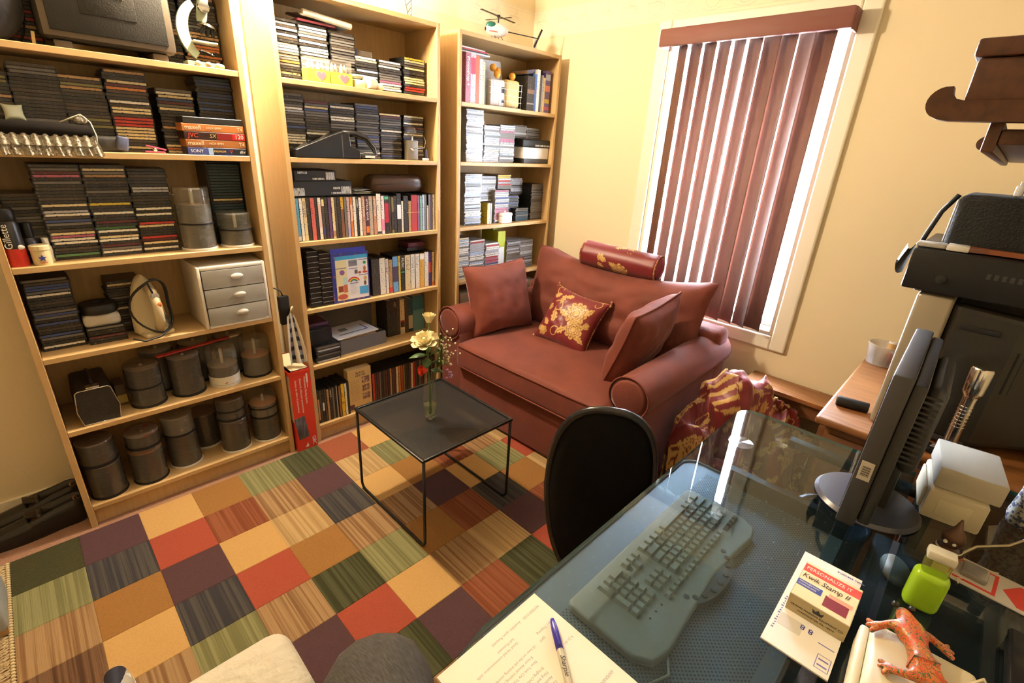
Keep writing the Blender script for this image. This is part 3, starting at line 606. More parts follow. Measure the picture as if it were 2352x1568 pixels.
def pillow_mesh(w, h, th, nu=24, nv=24, k=.10, wr=.0, seed=0, ex=.5, patfn=None):
    m = MB(); pat = []
    for s in (1, -1):
        def f(u, v):
            a, b = 2*u-1, 2*v-1
            x = a*w/2*(1-k*(1-b*b)*abs(a)); y = b*h/2*(1-k*(1-a*a)*abs(b))
            zz = th/2*((1-abs(a)**2.6)*(1-abs(b)**2.6))**ex
            if wr: zz += wr*zz/(th/2)*(N3(a*2.2+seed, b*2.2, seed)+.5*N3(a*5+seed, b*5, 3.3))+wr*.6*N3(a*7+seed, b*7, seed+9)*(max(abs(a), abs(b))**6)*.5
            return (x, y, s*zz)
        if s > 0: m.grid(f, nu, nv)
        else: m.grid(lambda u, v: f(1-u, v), nu, nv)
        if patfn:
            for j in range(nv):
                for i in range(nu):
                    u = i/(nu-1); u = u if s > 0 else 1-u
                    pat.append(patfn(u, j/(nv-1), s))
    return (m, pat) if patfn else m
tag(pillow_mesh(.05, .05, .026, k=.14, ex=.4).build('pin_cushion', mat('pale_green_satin', (.40, .44, .35), .5, sheen=.3), None, True, (.138, -.225, SZ[1]+.105), (pi/2-.25, 0, .1)), 'tiny pale green satin cushion propped above the black velvet roll', 'cushion')
# small dark pouch and pink clip by the stacks
t = thing('pouch', 'small black pouch with a blue flap beside the red and cream stack', 'pouch', (.352, -.245, SZ[1]))
sub(t, 'body', MB().rbox(-.045, .035, 0, .045, 0, .05, .012, 3), SOFTB, True); sub(t, 'flap', MB().rbox(.012, .045, -.006, .03, .012, .058, .006, 2, TR(ry=.2)), mat('slate_blue', (.07, .085, .17), .6), True)
t = thing('hair_clip', 'pink plastic clip lying at the foot of the red and cream stack', 'clip', (.475, -.25, SZ[1]))
PINK = mat('magenta_plastic', (.38, .06, .13), .35)
sub(t, 'jaw', MB().rbox(-.03, .03, -.008, .008, .002, .008, .003, 2), PINK, 40); sub(t, 'jaw', MB().rbox(-.03, .03, -.008, .008, .016, .022, .003, 2, TR(ry=.22)), PINK, 40); sub(t, 'spring', MB().lathe([(.006, -.008), (.006, .008)], 10, TR((.0, 0, .012), rx=pi/2)), CHROME, True)

# ---------------------------------------------------------------- disc spindles
COVER = clear('clear_spindle_cover', (.93, .93, .92), (.75, .73, .68), .10, .08)
COVERM = clear('milky_spindle_cover', (.93, .93, .90), (.72, .70, .64), .10, .12)
COVERD = clear('smoky_spindle_cover', (.84, .83, .82), (.35, .33, .31), .07, .06)
DISCS = mat('disc_edges', (.055, .053, .051), .25, var=(70, (.12, .116, .11), .35, .7), stretch=(.5, .5, 20))
DISCT = mat('disc_top', (.34, .27, .20), .25, metal=.3); DISCP = mat('pale_disc_top', (.45, .42, .38), .25, metal=.4); DISCO = mat('orange_disc_top', (.48, .22, .10), .3)
HUBM = mat('hub', (.5, .47, .40), .5)
def spindle(x, y, z, label, H, fill, r=.0605, cov=COVER, base=BLACK, top=DISCT, band=None, ring=None, ledge=None, hub=HUBM):
    t = thing('disc_spindle', label, 'disc spindle', (x, y, z), (0, 0, random.uniform(0, 6)), 'disc spindles on the bookcase')
    bb = sub(t, 'base', MB().lathe([(.0, 0), (r+.002, 0), (r+.003, .004), (r+.001, .010), (.0, .010)], 36), base, 40)
    h0 = .010
    sub(t, 'discs', MB().lathe([(.0, h0), (.0595, h0), (.0595, h0+fill), (.008, h0+fill)], 40, cap=False), [DISCS], 30)
    sub(t, 'top_disc', MB().lathe([(.007, h0+fill), (.0588, h0+fill), (.0588, h0+fill+.0012), (.007, h0+fill+.0012)], 40), top, 30)
    sub(t, 'post', MB().lathe([(.0065, h0), (.0065, H-.012), (.004, H-.006), (.0, H-.006)], 14), hub, 40)
    if ring: sub(t, 'rubber_ring', MB().lathe([(r+.0004, ring), (r+.0022, ring), (r+.0022, ring+.006), (r+.0004, ring+.006)], 36), BLACK, 30)
    if band: sub(t, 'paper_band', MB().lathe([(r+.0006, band[0]), (r+.0008, band[0]), (r+.0008, band[1]), (r+.0006, band[1])], 36), mat('band_paper', (.70, .68, .60), .7, var=(38, (.45, .15, .10), .66, .68)), 30)
    sub(t, 'cover', MB().lathe([(r, .009), (r, H-.006), (r-.004, H), (.014, H), (.011, H-.004), (.0, H-.004)], 40, cap=False), cov, 30)
    return t
WB = mat('white_spindle_base', (.66, .64, .58), .4)
zz = SZ[2]
spindle(.567, -.212, zz, 'tall clear disc spindle on white base with a black band at mid-height', .238, .165, cov=COVERM, base=WB, ring=.10)
spindle(.706, -.2135, zz, 'short clear spindle of dark discs on white base beside the tall spindle', .138, .055, cov=COVERM, base=WB, ring=.068)
zz = SZ[4]
spindle(.287, -.19, zz, 'full spindle of dark discs beside the black slide projector box', .180, .155, cov=COVERD, base=BLACK, ring=.082)
spindle(.432, -.185, zz, 'full disc spindle beneath the red strip, on wide black base', .186, .160, r=.0615, cov=COVERD, base=BLACK, top=DISCP)
spindle(.572, -.190, zz, 'half-full clear spindle with a white paper band at its foot', .172, .085, band=(.012, .048), base=WB)
spindle(.714, -.175, zz, 'half-full clear spindle with orange-tinted top disc beside the right panel', .182, .088, top=DISCO)
zz = SZ[5]
spindle(.087, -.205, zz, 'big full disc spindle on the lowest shelf at the left panel', .150, .135, cov=COVERD, base=BLACK)
spindle(.083, -.203, zz+.151, 'squat disc spindle stacked on the big one at the left panel', .100, .085, cov=COVERD, base=BLACK)
spindle(.229, -.205, zz, 'full disc spindle with orange top disc under a flat dark spindle', .165, .135, cov=COVERD, top=DISCO)
spindle(.232, -.203, zz+.166, 'flat dark spindle with red-marked top stacked on the orange-topped spindle', .070, .048, cov=COVERD, top=mat('red_marked_disc', (.36, .27, .21), .3, var=(24, (.45, .08, .05), .56, .6)), ring=.004)
spindle(.365, -.180, zz, 'tall full disc spindle standing between the orange-topped one and empty shelf', .160, .148, cov=COVERD, base=WB)
spindle(.362, -.182, zz+.161, 'silver-topped disc spindle stacked on the tall full one', .090, .075, cov=COVER, top=DISCP)
spindle(.475, -.078, zz, 'disc spindle at the back of the lowest shelf', .175, .16, cov=COVERD, base=WB)
spindle(.568, -.20, zz, 'dark disc spindle on chipped white base, lower of two stacked', .165, .150, base=WB, cov=COVERD)
spindle(.568, -.197, zz+.166, 'ringed grey spindle stacked on the chipped white-based one', .105, .090, cov=COVERD, ring=.045, top=DISCT)
spindle(.708, -.20, zz, 'dark disc spindle on a white base beside the lowest right panel', .125, .115, base=WB, cov=COVERD)
spindle(.708, -.198, zz+.126, 'shiny ribbed clear spindle stacked beside the lowest right panel', .115, .06, cov=COVER, ring=.05, top=DISCO)
for k, (px, py) in enumerate(((.36, -.07), (.50, -.07), (.64, -.07))): spindle(px, py, SZ[4], 'pale spindle at the back, behind the %s spindle' % ('red-stripped', 'paper-banded', 'orange-tinted')[k], .20, .17, cov=COVERM, top=DISCP)
# red strip lying across the spindles
t = thing('wrapping_tube', 'long flat red strip lying across the disc spindles', 'strip', (.36, -.20, SZ[4]+.1866), (0, -.008, .20))
sub(t, 'strip', MB().rbox(-.02, .27, -.012, .012, .0015, .008, .002), mat('red_strip', (.42, .03, .025), .4), 40); sub(t, 'tip', MB().rbox(.27, .31, -.011, .011, .0015, .008, .002), mat('strip_tip', (.62, .50, .38), .5), 40)
# black projector case
t = thing('projector_box', 'black leatherette box with chrome-edged end and carry strap', 'box', (.125, -.262, SZ[4]))
endp = [(-.052, .004), (.056, .0), (.064, .06), (.050, .135), (.042, .142), (-.045, .142), (-.054, .135), (-.062, .06)]
BT = mat('black_leatherette', (.016, .014, .013), .4, bump=(200, .4))
sub(t, 'body', MB().prism(endp, 0, -.21, TR(rx=pi/2)), BT); 
sub(t, 'end_rim', MB().tube([(x, -.001, z_) for x, z_ in endp], .0022, 6, True), CHROME, True)
sub(t, 'strap', MB().rbox(-.012, .012, .02, .2, .142, .146, .001).tube([(0, .04, .146), (0, .06, .165), (0, .15, .165), (0, .17, .146)], .006, 6), BT, 40)
sub(t, 'clasp', MB().rbox(-.02, .02, .002, .03, .1425, .150, .002), CHROME, 40)
t = thing('tin_box', 'small brown and yellow carton tucked between black box and spindle', 'carton', (.2065, -.16, SZ[4]))
sub(t, 'carton', MB().box(-.0155, .0155, 0, .08, 0, .09), mat('brown_carton', (.12, .08, .05), .6)); sub(t, 'label_panel', MB().box(-.014, .016, -.0005, 0, .01, .045), mat('yellow_print', (.5, .38, .10), .6))
# ---------------------------------------------------------------- shaving can, jar, bottles
t = thing('shaving_foam_can', 'black and red shaving foam can with white foam picture', 'can', (.043, -.235, SZ[2]))
sub(t, 'can', MB().lathe([(.0, 0), (.026, 0), (.027, .004), (.027, .058)], 28, cap=False), mat('can_red', (.50, .03, .02), .3), 40)
sub(t, 'upper_can', MB().lathe([(.027, .058), (.027, .135), (.024, .143)], 28, cap=False), mat('can_black', (.012, .012, .014), .3), 40)
sub(t, 'cap', MB().lathe([(.024, .143), (.025, .146), (.025, .176), (.021, .182), (.0, .183)], 28), BLACK, 40)
text('Gillette', .026, INKW, t, (-.010, -.0275, .058), (pi/2, -pi/2, 0), align='LEFT')
sub(t, 'foam_print', MB().ball((.014, -.0232, .062), (.011, .003, .008), 10, 6), INKW, True)
t = thing('cream_jar', 'squat cream-coloured jar with a blue star label and ribbed lid', 'jar', (.100, -.245, SZ[2]))
JAR = mat('cream_jar', (.70, .60, .36), .4)
sub(t, 'body', MB().lathe([(.0, 0), (.023, 0), (.0245, .004), (.0245, .048), (.022, .05)], 28), JAR, 40); sub(t, 'lid', MB().lathe([(.026, .049), (.026, .062), (.024, .064), (.0, .064)], 28), JAR, 40)
st = MB()
sp = [((.011 if k % 2 == 0 else .005)*sin(k*pi/5), (.011 if k % 2 == 0 else .005)*cos(k*pi/5)) for k in range(10)]
sub(t, 'star_print', st.prism(sp, 0, .0006, TR((.0, -.0249, .024), rx=pi/2)), BLUEI); text('CREME', .007, mat('ink_red', (.5, .08, .05), .6), t, (.0, -.0252, .009), FRONT, align='CENTER')
t = thing('white_bottle', 'small white bottle with a tall cap behind the cream jar', 'bottle', (.121, -.200, SZ[2])); 
sub(t, 'body', MB().lathe([(.0, 0), (.014, 0), (.014, .048), (.009, .054)], 20), WHITE, 40); sub(t, 'cap', MB().lathe([(.0095, .054), (.010, .078), (.0, .08)], 20), WHITE, 40)
t = thing('dark_bottle', 'dark bottle with a black pump top beside the shaving foam can', 'bottle', (.083, -.195, SZ[2]))
sub(t, 'body', MB().lathe([(.0, 0), (.02, 0), (.02, .07), (.012, .082)], 20), mat('dark_blue_plastic', (.03, .03, .05), .3), 40); sub(t, 'cap', MB().lathe([(.013, .082), (.015, .084), (.015, .13), (.0, .132)], 20), BLACK, 40)
# ---------------------------------------------------------------- fourth shelf: roll, iron, drawers
t = thing('tape_spool', 'black ring-shaped spool on folded white cloth atop the low stack', 'spool', (.210, -.15, SZ[3]+.0605))
sub(t, 'cloth', MB().rbox(-.055, .055, -.055, .055, .0, .045, .014, 3), mat('white_cloth', (.56, .53, .48), .9, bump=(60, .4)), True)
sub(t, 'ring', MB().lathe([(.022, .046), (.056, .046), (.060, .055), (.060, .074), (.055, .080), (.026, .080), (.022, .074)], 32), mat('black_rubber', (.012, .012, .012), .5), 40)
IRON = mat('cream_iron_body', (.62, .53, .34), .3); CORD = mat('black_cord', (.01, .01, .01), .5)
t = thing('clothes_iron', 'cream clothes iron standing on its heel, wrapped in its black cord', 'iron', (.358, -.205, SZ[3]), (0, 0, .25))
def soleout(n=24):
    pts = []
    for k in range(n+1):
        a = k/n; zv = .012+.225*a; w = .058*(1-a**2.3)**.62
        pts.append((w, zv))
    return pts
so = soleout(); ring_ = [(w, zv) for w, zv in so]+[(-w, zv) for w, zv in reversed(so[:-1])]
sub(t, 'soleplate', MB().prism(ring_, 0, .006, TR((0, .035, 0), rx=pi/2)), CHROME)
bm_ = MB(); L0 = [(w*1.0, zv, .029) for w, zv in so]; 
def bodyf(u, v):
    k = v; a = k; zv = .012+.225*a; w = .058*(1-a**2.3)**.62*(1-.0); th = -pi/2+pi*u
    return (w*sin(th), .029-.052*(1-.55*a)*max(0, cos(th))**.6, zv)
bm_.grid(bodyf, 20, 24); bm_.prism([(w, zv) for w, zv in ring_], 0, .001, TR((0, .0295, 0), rx=pi/2))
sub(t, 'body', bm_, IRON, True)
sub(t, 'handle', MB().tube([(0, -.012, .19), (0, -.05, .18), (0, -.066, .13), (0, -.064, .07), (0, -.045, .03)], [.013, .015, .016, .017, .016], 12), IRON, True)
sub(t, 'dial', MB().lathe([(.014, 0), (.014, .008), (.0, .009)], 18, TR((0, -.062, .165), rx=pi/2)), mat('grey_dial', (.30, .27, .22), .4), 40)
sub(t, 'indicator', MB().lathe([(.008, 0), (.008, .006), (.0, .008)], 14, TR((.004, -.075, .135), rx=pi/2)), mat('orange_button', (.75, .20, .05), .4), 40)
sub(t, 'heel', MB().rbox(-.05, .05, -.05, .03, 0, .018, .006, 2), IRON, 40)
cw_ = [(.064*sin(a)*(1+.1*sin(a*3)), -.030-.018*cos(a*2), .12+.105*cos(a)) for a in [2*pi*k/28 for k in range(56)]]
sub(t, 'cord', MB().tube([(x*(1+.0015*k), y-.0003*k, zv+.004*sin(k*.9)) for k, (x, y, zv) in enumerate(cw_)]+[(.03, -.07, .03), (-.02, -.085, .012), (-.07, -.08, .006), (-.10, -.06, .02)], .0035, 6), CORD, True)
FROST = clear('frosted_drawer', (.86, .86, .86), (.62, .61, .60), .42, .35)
DWH = mat('drawer_white', (.80, .77, .72), .4)
t = thing('drawer_unit', 'white plastic unit of three frosted drawers beside the iron', 'drawer unit', (.648, -.285, SZ[3]))
w2 = .128; H = .258
sub(t, 'housing', MB().rbox(-w2, -w2+.012, .0, .25, 0, H, .004).rbox(w2-.012, w2, .0, .25, 0, H, .004).rbox(-w2+.012, w2-.012, .0, .25, H-.016, H, .004).rbox(-w2+.012, w2-.012, 0, .25, 0, .010, .003).box(-w2+.012, w2-.012, .245, .25, .01, H-.016), DWH, 40)
CONT = [('#d8cfc0', '#cfc8b8'), ('#8a9098', '#a8a49c'), ('#6d7680', '#86644c')]
for k in range(3):
    z0 = .012+k*.0775; zi = 2-k
    d = sub(t, 'drawer', MB().rbox(-w2+.014, w2-.014, -.006, -.002, z0, z0+.0745, .003).box(-w2+.016, -w2+.018, -.002, .22, z0, z0+.06).box(w2-.018, w2-.016, -.002, .22, z0, z0+.06).box(-w2+.018, w2-.018, 0, .22, z0, z0+.002), FROST, 40)
    sub(d, 'pull', MB().ball((.012, -.008, z0+.042), (.024, .009, .013), 16, 10), mat('drawer_pull', (.50, .49, .48), .4), True)
    for q in range(2): sub(d, 'contents', MB().rbox(-.09+q*.1, -.01+q*.09, .02, .12, z0+.003, z0+.03+.012*((k+q) % 2), .006), mat('contents_'+CONT[zi][q], hx(CONT[zi][q]), .8), 40)
tag(MB().box(-.04, .03, -.03, .03, 0, .0006).build('note_slip', PAPER, None, False, (.655, -.20, SZ[3]+H), (0, 0, .3)), 'small paper slip lying on top of the white drawer unit', 'paper')
# hanging adapter and checked bag in the gap, red box on the floor
t = thing('power_adapter', 'black power adapter hanging on its cord in the gap between bookcases', 'adapter', (.8405, -.262, .675))
sub(t, 'body', MB().rbox(-.0225, .0225, -.013, .013, 0, .135, .004), BLACK, 40); sub(t, 'cord', MB().tube([(.0, 0, .135), (-.003, .002, .152), (-.014, .006, .165), (-.03, .02, .172)], .003, 6), CORD, True)
CHK = attr_mat('navy_white_check', [(0, (.60, .54, .42)), (.49, (.60, .54, .42)), (.5, (.20, .21, .25)), (.74, (.20, .21, .25)), (.75, (.014, .016, .045))], .9)
m = MB(); pat = []; nu, nv = 40, 60
def bagf(u, v):
    w = lerp(.016, .040, min(1, v*1.35)**.8); x = (2*u-1)*w
    return (x+.012*v-.004, -.014-.010*sin(u*7+v*3)*v-.006*cos(u*13)*v, -.26*v-.02*abs(2*u-1)*(1-v))
m.grid(bagf, nu, nv); m.grid(lambda u, v: (bagf(1-u, v)[0], bagf(1-u, v)[1]+.018*(1-abs(2*u-1)**4)+.002, bagf(1-u, v)[2]), nu, nv)
for s in range(2):
    for j in range(nv):
        for i in range(nu):
            a = int((i/nu)*5.0) % 2; b = int((j/nv)*11) % 2
            pat.append(.9 if a and b else (.6 if (a or (b and False)) else .1))
t = thing('checked_bag', 'navy and white checked cloth bag hanging between the bookcases above the red box', 'bag', (.862, -.270, .735))
sub(t, 'cloth', m, CHK, True, pat=pat)
sub(t, 'loop', MB().tube([(-.004, -.012, -.005), (.004, -.012, .018), (.010, -.008, .022), (.012, -.004, .01), (.006, -.006, -.005)], .0035, 6), mat('bag_loop', (.6, .5, .34), .8), True)
t = thing('red_carton', 'tall red and white presentation binding carton standing between the bookcases', 'carton', (.8585, -.300, 0))
sub(t, 'carton', MB().box(-.05, .05, 0, .24, .002, .445), RED); sub(t, 'lid_flap', MB().box(-.052, .052, -.002, .242, .43, .445), RED)
sub(t, 'top_label', MB().box(-.035, .045, .01, .23, .445, .4456), mat('carton_top', (.70, .58, .38), .7))
sub(t, 'left_print', MB().box(-.0503, -.05, .003, .23, .17, .42), mat('carton_side', (.62, .45, .32), .7))
for k, s in enumerate(('Presentation Binding System', 'Sistema de enlace para presentaciones', 'Système de reliure de présentations')):
    text(s, .0135, INKW, t, (.020-.022*k, -.0008, .405-.004*k), (pi/2, pi/2, 0), xs=.95 if k == 0 else .9)
sub(t, 'white_tab', MB().box(.028, .036, -.0006, 0, .37, .42).box(.030, .033, -.0006, 0, .345, .368), INKW)
sub(t, 'binder_print', MB().rbox(-.030, .022, -.0015, 0, .06, .185, .006, 2, TR((.0, 0, .01), ry=-.12)), mat('binder_picture', (.055, .05, .065), .5, var=(30, (.12, .12, .15), .45, .6), stretch=(3, 1, .5)), 40)
text('GBC', .026, INKW, t, (.034, -.0008, .065), (pi/2, pi/2, 0)); sub(t, 'triangle_print', MB().prism([(-.012, .014), (.006, .014), (.002, .038)], 0, .0006, TR(rx=pi/2)), INKW)
# shoes by the wall
SHOE = mat('black_leather', (.012, .010, .009), .35, bump=(60, .2)); INS = mat('tan_insole', (.42, .22, .09), .7)
def shoe(x, y, rz, label):
    t = thing('leather_shoe', label, 'shoe', (x, y, 0), (0, 0, rz), 'pair of dark leather shoes')
    def outl(u, s=1.0):       # u 0 heel .. 1 toe ; half widths
        return s*(.036+.012*sin(pi*min(1, max(0, (u-.25)/.75)))**1)*(1-max(0, (u-.86)/.14)**2.2*.75)*(1-.35*max(0, (.10-u)/.10)**2)
    L = .29
    so_ = [(L*u-L/2, outl(u)) for u in [k/24 for k in range(25)]]; pl = so_+[(x_, -w_) for x_, w_ in reversed(so_)]
    sub(t, 'sole', MB().prism(pl, 0, .022), SHOE)
    m = MB()
    def up_(u, v):
        hh = lerp(.082, .040, min(1, max(0, (u-.1)/.75))) ; hh = hh*(1-max(0, (u-.85)/.15)**2*.5)
        a = v*pi; w = outl(u, .97); k = 1 if u > .52 else .0
        if u > .52:
            return (L*u-L/2, w*cos(a), .022+hh*sin(a)**.55)
        tt = abs(2*v-1); return (L*u-L/2, w*cos(a), .022+hh*min(1, (1-tt)*6)*(1 if tt > .42 else .12+.88*max(0, (tt-.30)/.12)))
    m.grid(up_, 40, 25); sub(t, 'upper', m, SHOE, True)
    sub(t, 'insole', MB().prism([(x_*.93-.008, w_*.72) for x_, w_ in so_[:15]]+[(x_*.93-.008, -w_*.72) for x_, w_ in reversed(so_[:15])], .05, .056), INS)
    sub(t, 'strap', MB().tube([(-.02, .040, .06), (-.02, .018, .084), (-.02, -.018, .084), (-.02, -.040, .06)], .009, 8), SHOE, True)
    sub(t, 'tongue', MB().rbox(.0, .05, -.025, .025, .075, .082, .003, 2, TR((0, 0, .006), ry=-.35)), SHOE, 40)
    sub(t, 'heel_loop', MB().tube([(-.135, -.012, .085), (-.128, -.008, .10), (-.122, .0, .10), (-.128, .012, .085)], .002, 6), INS, True)
    return t
shoe(-.150, -.175, pi+.02, 'dark leather shoe in front of its pair, beside the birch bookcase')
shoe(-.150, -.068, pi+.05, 'dark leather shoe standing against the wall behind its pair')
t = thing('storage_bin', 'pale blue-grey plastic bin with wooden runner standing on the rug fringe', 'bin', (-.35, -.56, .0))
sub(t, 'bin', MB().rbox(-.13, .115, -.12, .075, .03, .14, .012, 3), mat('blue_grey_plastic', (.36, .40, .44), .4), 40); sub(t, 'runner', MB().box(-.12, .11, -.11, .07, .0125, .03), mat('pale_wood', (.5, .3, .12), .5))
# ================================================================ second bookcase: the other things
z = SZ[0]
SIL = .0
t = thing('paper_bundle', 'rolled white papers with a dark red folder lying on the tallest disc stacks', 'papers', (1.165, -.20, 1.9185))
sub(t, 'folder', MB().box(-.11, .05, -.01, .13, .0, .008), mat('dark_red_folder', (.14, .02, .03), .5))
m = MB(); m.grid(lambda u, v: (-.10+.22*u, -.02+.15*v, .012+.028*(1-u)*sin(pi*.5*v+.3)+.003*sin(v*9)), 10, 12); m.grid(lambda u, v: (-.10+.22*(1-u), -.02+.15*v, .0095+.028*u*sin(pi*.5*v+.3)+.003*sin(v*9)), 10, 12)
sub(t, 'sheets', m, mat('white_sheets', (.70, .64, .52), .8), True)
sub(t, 'roll', MB().lathe([(.012, -.11), (.0125, .1)], 16, TR((.02, -.012, .024), ry=pi/2+.08), cap=True), mat('white_sheets', (.70, .64, .52), .8), 40)
LIME = mat('lime_card', (.42, .46, .05), .5); HEARTP = mat('pink_print', (.80, .16, .20), .5); HEARTO = mat('orange_print', (.80, .36, .12), .5)
for k, x in enumerate((1.097, 1.199)):
    t = thing('candle_box', ('lime box of candles with a pink heart, touching the tall white-spined stack', 'lime box of candles with a pink heart, next to the cream ribbon roll')[k], 'gift box', (x, -.268, z), (0, 0, 0), 'lime candle boxes')
    sub(t, 'carton', MB().box(-.049, .049, 0, .05, 0, .048), LIME)
    sub(t, 'clear_lid', MB().box(-.048, .048, .001, .049, .048, .092), clear('clear_box', (.95, .95, .94), (.8, .75, .7), .08, .05))
    for q in range(4): sub(t, 'candle', MB().lathe([(.008, .048), (.008, .07), (.002, .082), (.0, .084)], 12, TR((-.032+.021*q, .02+.012*(q % 2), 0))), mat('candle_wax', (.62, .30, .22), .5), 40)
    hp = [(.020*16*sin(a)**3/16, .020*(13*cos(a)-5*cos(2*a)-2*cos(3*a)-cos(4*a))/16) for a in [2*pi*i/24 for i in range(24)]]
    sub(t, 'heart_print', MB().prism([(px*1.25+.006, pz*1.25) for px, pz in hp], 0, .0005, TR((0, 0, .026), rx=pi/2)), HEARTO)
    sub(t, 'heart_print', MB().prism([(px+.012, pz) for px, pz in hp], 0, .001, TR((0, 0, .026), rx=pi/2)), HEARTP)
CRM = mat('cream_ribbon', (.72, .62, .40), .5)
t = thing('ribbon_roll', 'cream ribbon roll with loose coils in front of the disc stacks', 'ribbon', (1.335, -.245, z))
sub(t, 'coil', MB().lathe([(.008, -.03), (.024, -.03), (.026, 0), (.024, .03), (.008, .03)], 20, TR((.012, 0, .0265), ry=pi/2, rz=.5)), CRM, 40)
sub(t, 'folded_cloth', MB().rbox(-.075, -.02, -.02, .03, .0, .034, .008, 2), CRM, 40)
sub(t, 'ribbon_tail', MB().ball((.058, -.002, .016), (.020, .016, .016), 12, 8), CRM, True); sub(t, 'leaf', MB().ball((-.05, .012, .047), (.035, .018, .010), 12, 8), mat('grey_green_satin', (.28, .30, .22), .6), True)
t = thing('plastic_case', 'small clear plastic case with a dark blue end on the disc stack', 'case', (1.355, -.185, 1.8338))
sub(t, 'box', MB().rbox(-.028, .045, 0, .06, 0, .024, .003), clear('clear_box', (.95, .95, .94), (.8, .75, .7), .08, .05), 40); sub(t, 'end_cap', MB().rbox(-.052, -.028, -.002, .062, 0, .027, .003), mat('navy_plastic', (.015, .018, .05), .4), 40)
# hand vacuum
z = SZ[1]; HV = mat('glossy_black', (.014, .014, .016), .18)
t = thing('hand_vacuum', 'glossy black handheld vacuum lying in front of the disc stacks', 'vacuum', (1.16, -.245, z))
body = [(-.19, .0), (.19, .0), (.198, .012), (.185, .03), (.13, .045), (.075, .06), (.075, .098), (.03, .112), (-.015, .10), (-.19, .022)]
pts = [(-.195, .004), (-.19, .0), (.10, .0), (.10, .035), (.055, .055), (.05, .105), (.02, .112), (-.03, .095), (-.195, .03)]
mb = MB(); mb.prism(pts, -.035, .035, TR((0, 0, .002), rx=pi/2)); bo = sub(t, 'body', mb, HV)
bv = bo.modifiers.new('b', 'BEVEL'); bv.width = .008; bv.segments = 3
sub(t, 'handle', MB().tube([(.03, 0, .105), (.09, 0, .108), (.15, 0, .09), (.188, 0, .05), (.196, 0, .02), (.16, 0, .012), (.10, 0, .016)], [.016, .014, .013, .013, .013, .013, .016], 12), HV, True)
sub(t, 'label_strip', MB().box(.135, .185, -.0145, -.013, .006, .016), mat('silver_label', (.5, .5, .5), .4)); sub(t, 'nozzle_slot', MB().box(-.196, -.185, -.028, .028, .004, .02), BLACK)
sub(t, 'seam', MB().box(.012, .016, -.0356, -.035, .004, .10), mat('grey_seam', (.06, .06, .065), .3))
t = thing('glass_ornament', 'clear glass bulb ornament on a wire stand before the last disc stack', 'ornament', (1.585, -.222, z))
sub(t, 'block', MB().rbox(-.045, .02, -.02, .012, 0, .095, .004), mat('olive_metal', (.16, .14, .10), .4), 40)
sub(t, 'bulb', MB().ball((-.012, -.01, .135), .026, 18, 12), clear('clear_glass', (.96, .97, .97), (.8, .8, .8), .05, .02), True); sub(t, 'stem', MB().lathe([(.008, .095), (.006, .11), (.010, .118)], 12, TR((-.012, -.01, 0))), CHROME, 40)
sub(t, 'wire', MB().tube([(-.03, -.024, .055), (.0, -.028, .058), (.055, -.02, .062), (.07, -.015, .09), (.06, -.01, .12)], .0013, 6), CHROME, True)
sub(t, 'joint', MB().ball((-.02, -.025, .05), .007, 10, 8), CHROME, True)
t = thing('ink_bottle', 'little dark bottle with a pointed cap on a white foot', 'bottle', (1.652, -.245, z))
sub(t, 'foot', MB().rbox(-.02, .012, -.01, .012, 0, .012, .003), mat('pale_foot', (.6, .62, .66), .4), 40); sub(t, 'cap', MB().lathe([(.009, .012), (.008, .035), (.003, .055), (.0, .056)], 14), mat('navy_plastic', (.015, .018, .05), .4), 40)
# black boxes and leather case on the video cases
z = SZ[2]+.1915
def blackbox(x, w, d, h, zb, label, prints):
    t = thing('equipment_box', label, 'box', (x, -.235, zb))
    sub(t, 'carton', MB().rbox(-w/2, w/2, 0, d, 0, h, .002, 1), mat('black_carton', (.018, .018, .021), .4))
    for (a, b, c, e) in prints: sub(t, 'printed_label', MB().box(a*w-w/2, b*w-w/2, -.0005, 0, c*h, e*h), mat('label_white', (.60, .60, .58), .6, var=(130, (.08, .08, .08), .52, .58), stretch=(2.5, 1, .3)))
    return t
blackbox(1.092, .275, .19, .066, z, 'larger black equipment box with barcode labels lying on the video cases', [(.0, .17, .05, .55), (.80, .98, .12, .62), (.66, .78, .45, .6), (.62, .82, .12, .25)])
blackbox(1.058, .19, .17, .044, z+.0662, 'smaller black box lying on the larger barcode-labelled one', [(.75, .96, .12, .85), (.08, .30, .7, .9), (.42, .72, .12, .3)])
t = thing('leaning_papers', 'loose booklets and papers lying on the video cases beside the black box', 'papers', (1.285, -.21, z))
for k in range(4): sub(t, 'booklet', MB().box(-.05, .06, 0, .13, .003+.006*k, .0055+.006*k, TR((.006*k, 0, 0), ry=.05*(k % 3), rz=.12*(k-1))), mat('booklet_%d' % k, ((.5, .48, .52), (.42, .46, .34), (.55, .53, .46), (.35, .36, .40))[k], .6))
t = thing('glasses_case', 'brown glossy leather case lying on the video cases', 'case', (1.50, -.175, z))
sub(t, 'case', MB().rbox(-.16, .16, -.05, .06, 0.001, .092, .034, 4), mat('brown_leather', (.075, .040, .026), .22, bump=(20, .15)), True); sub(t, 'seam', MB().tube([(-.158, -.0505, .046), (0, -.0512, .05), (.158, -.0505, .046)], .0012, 5), BLACK, True)
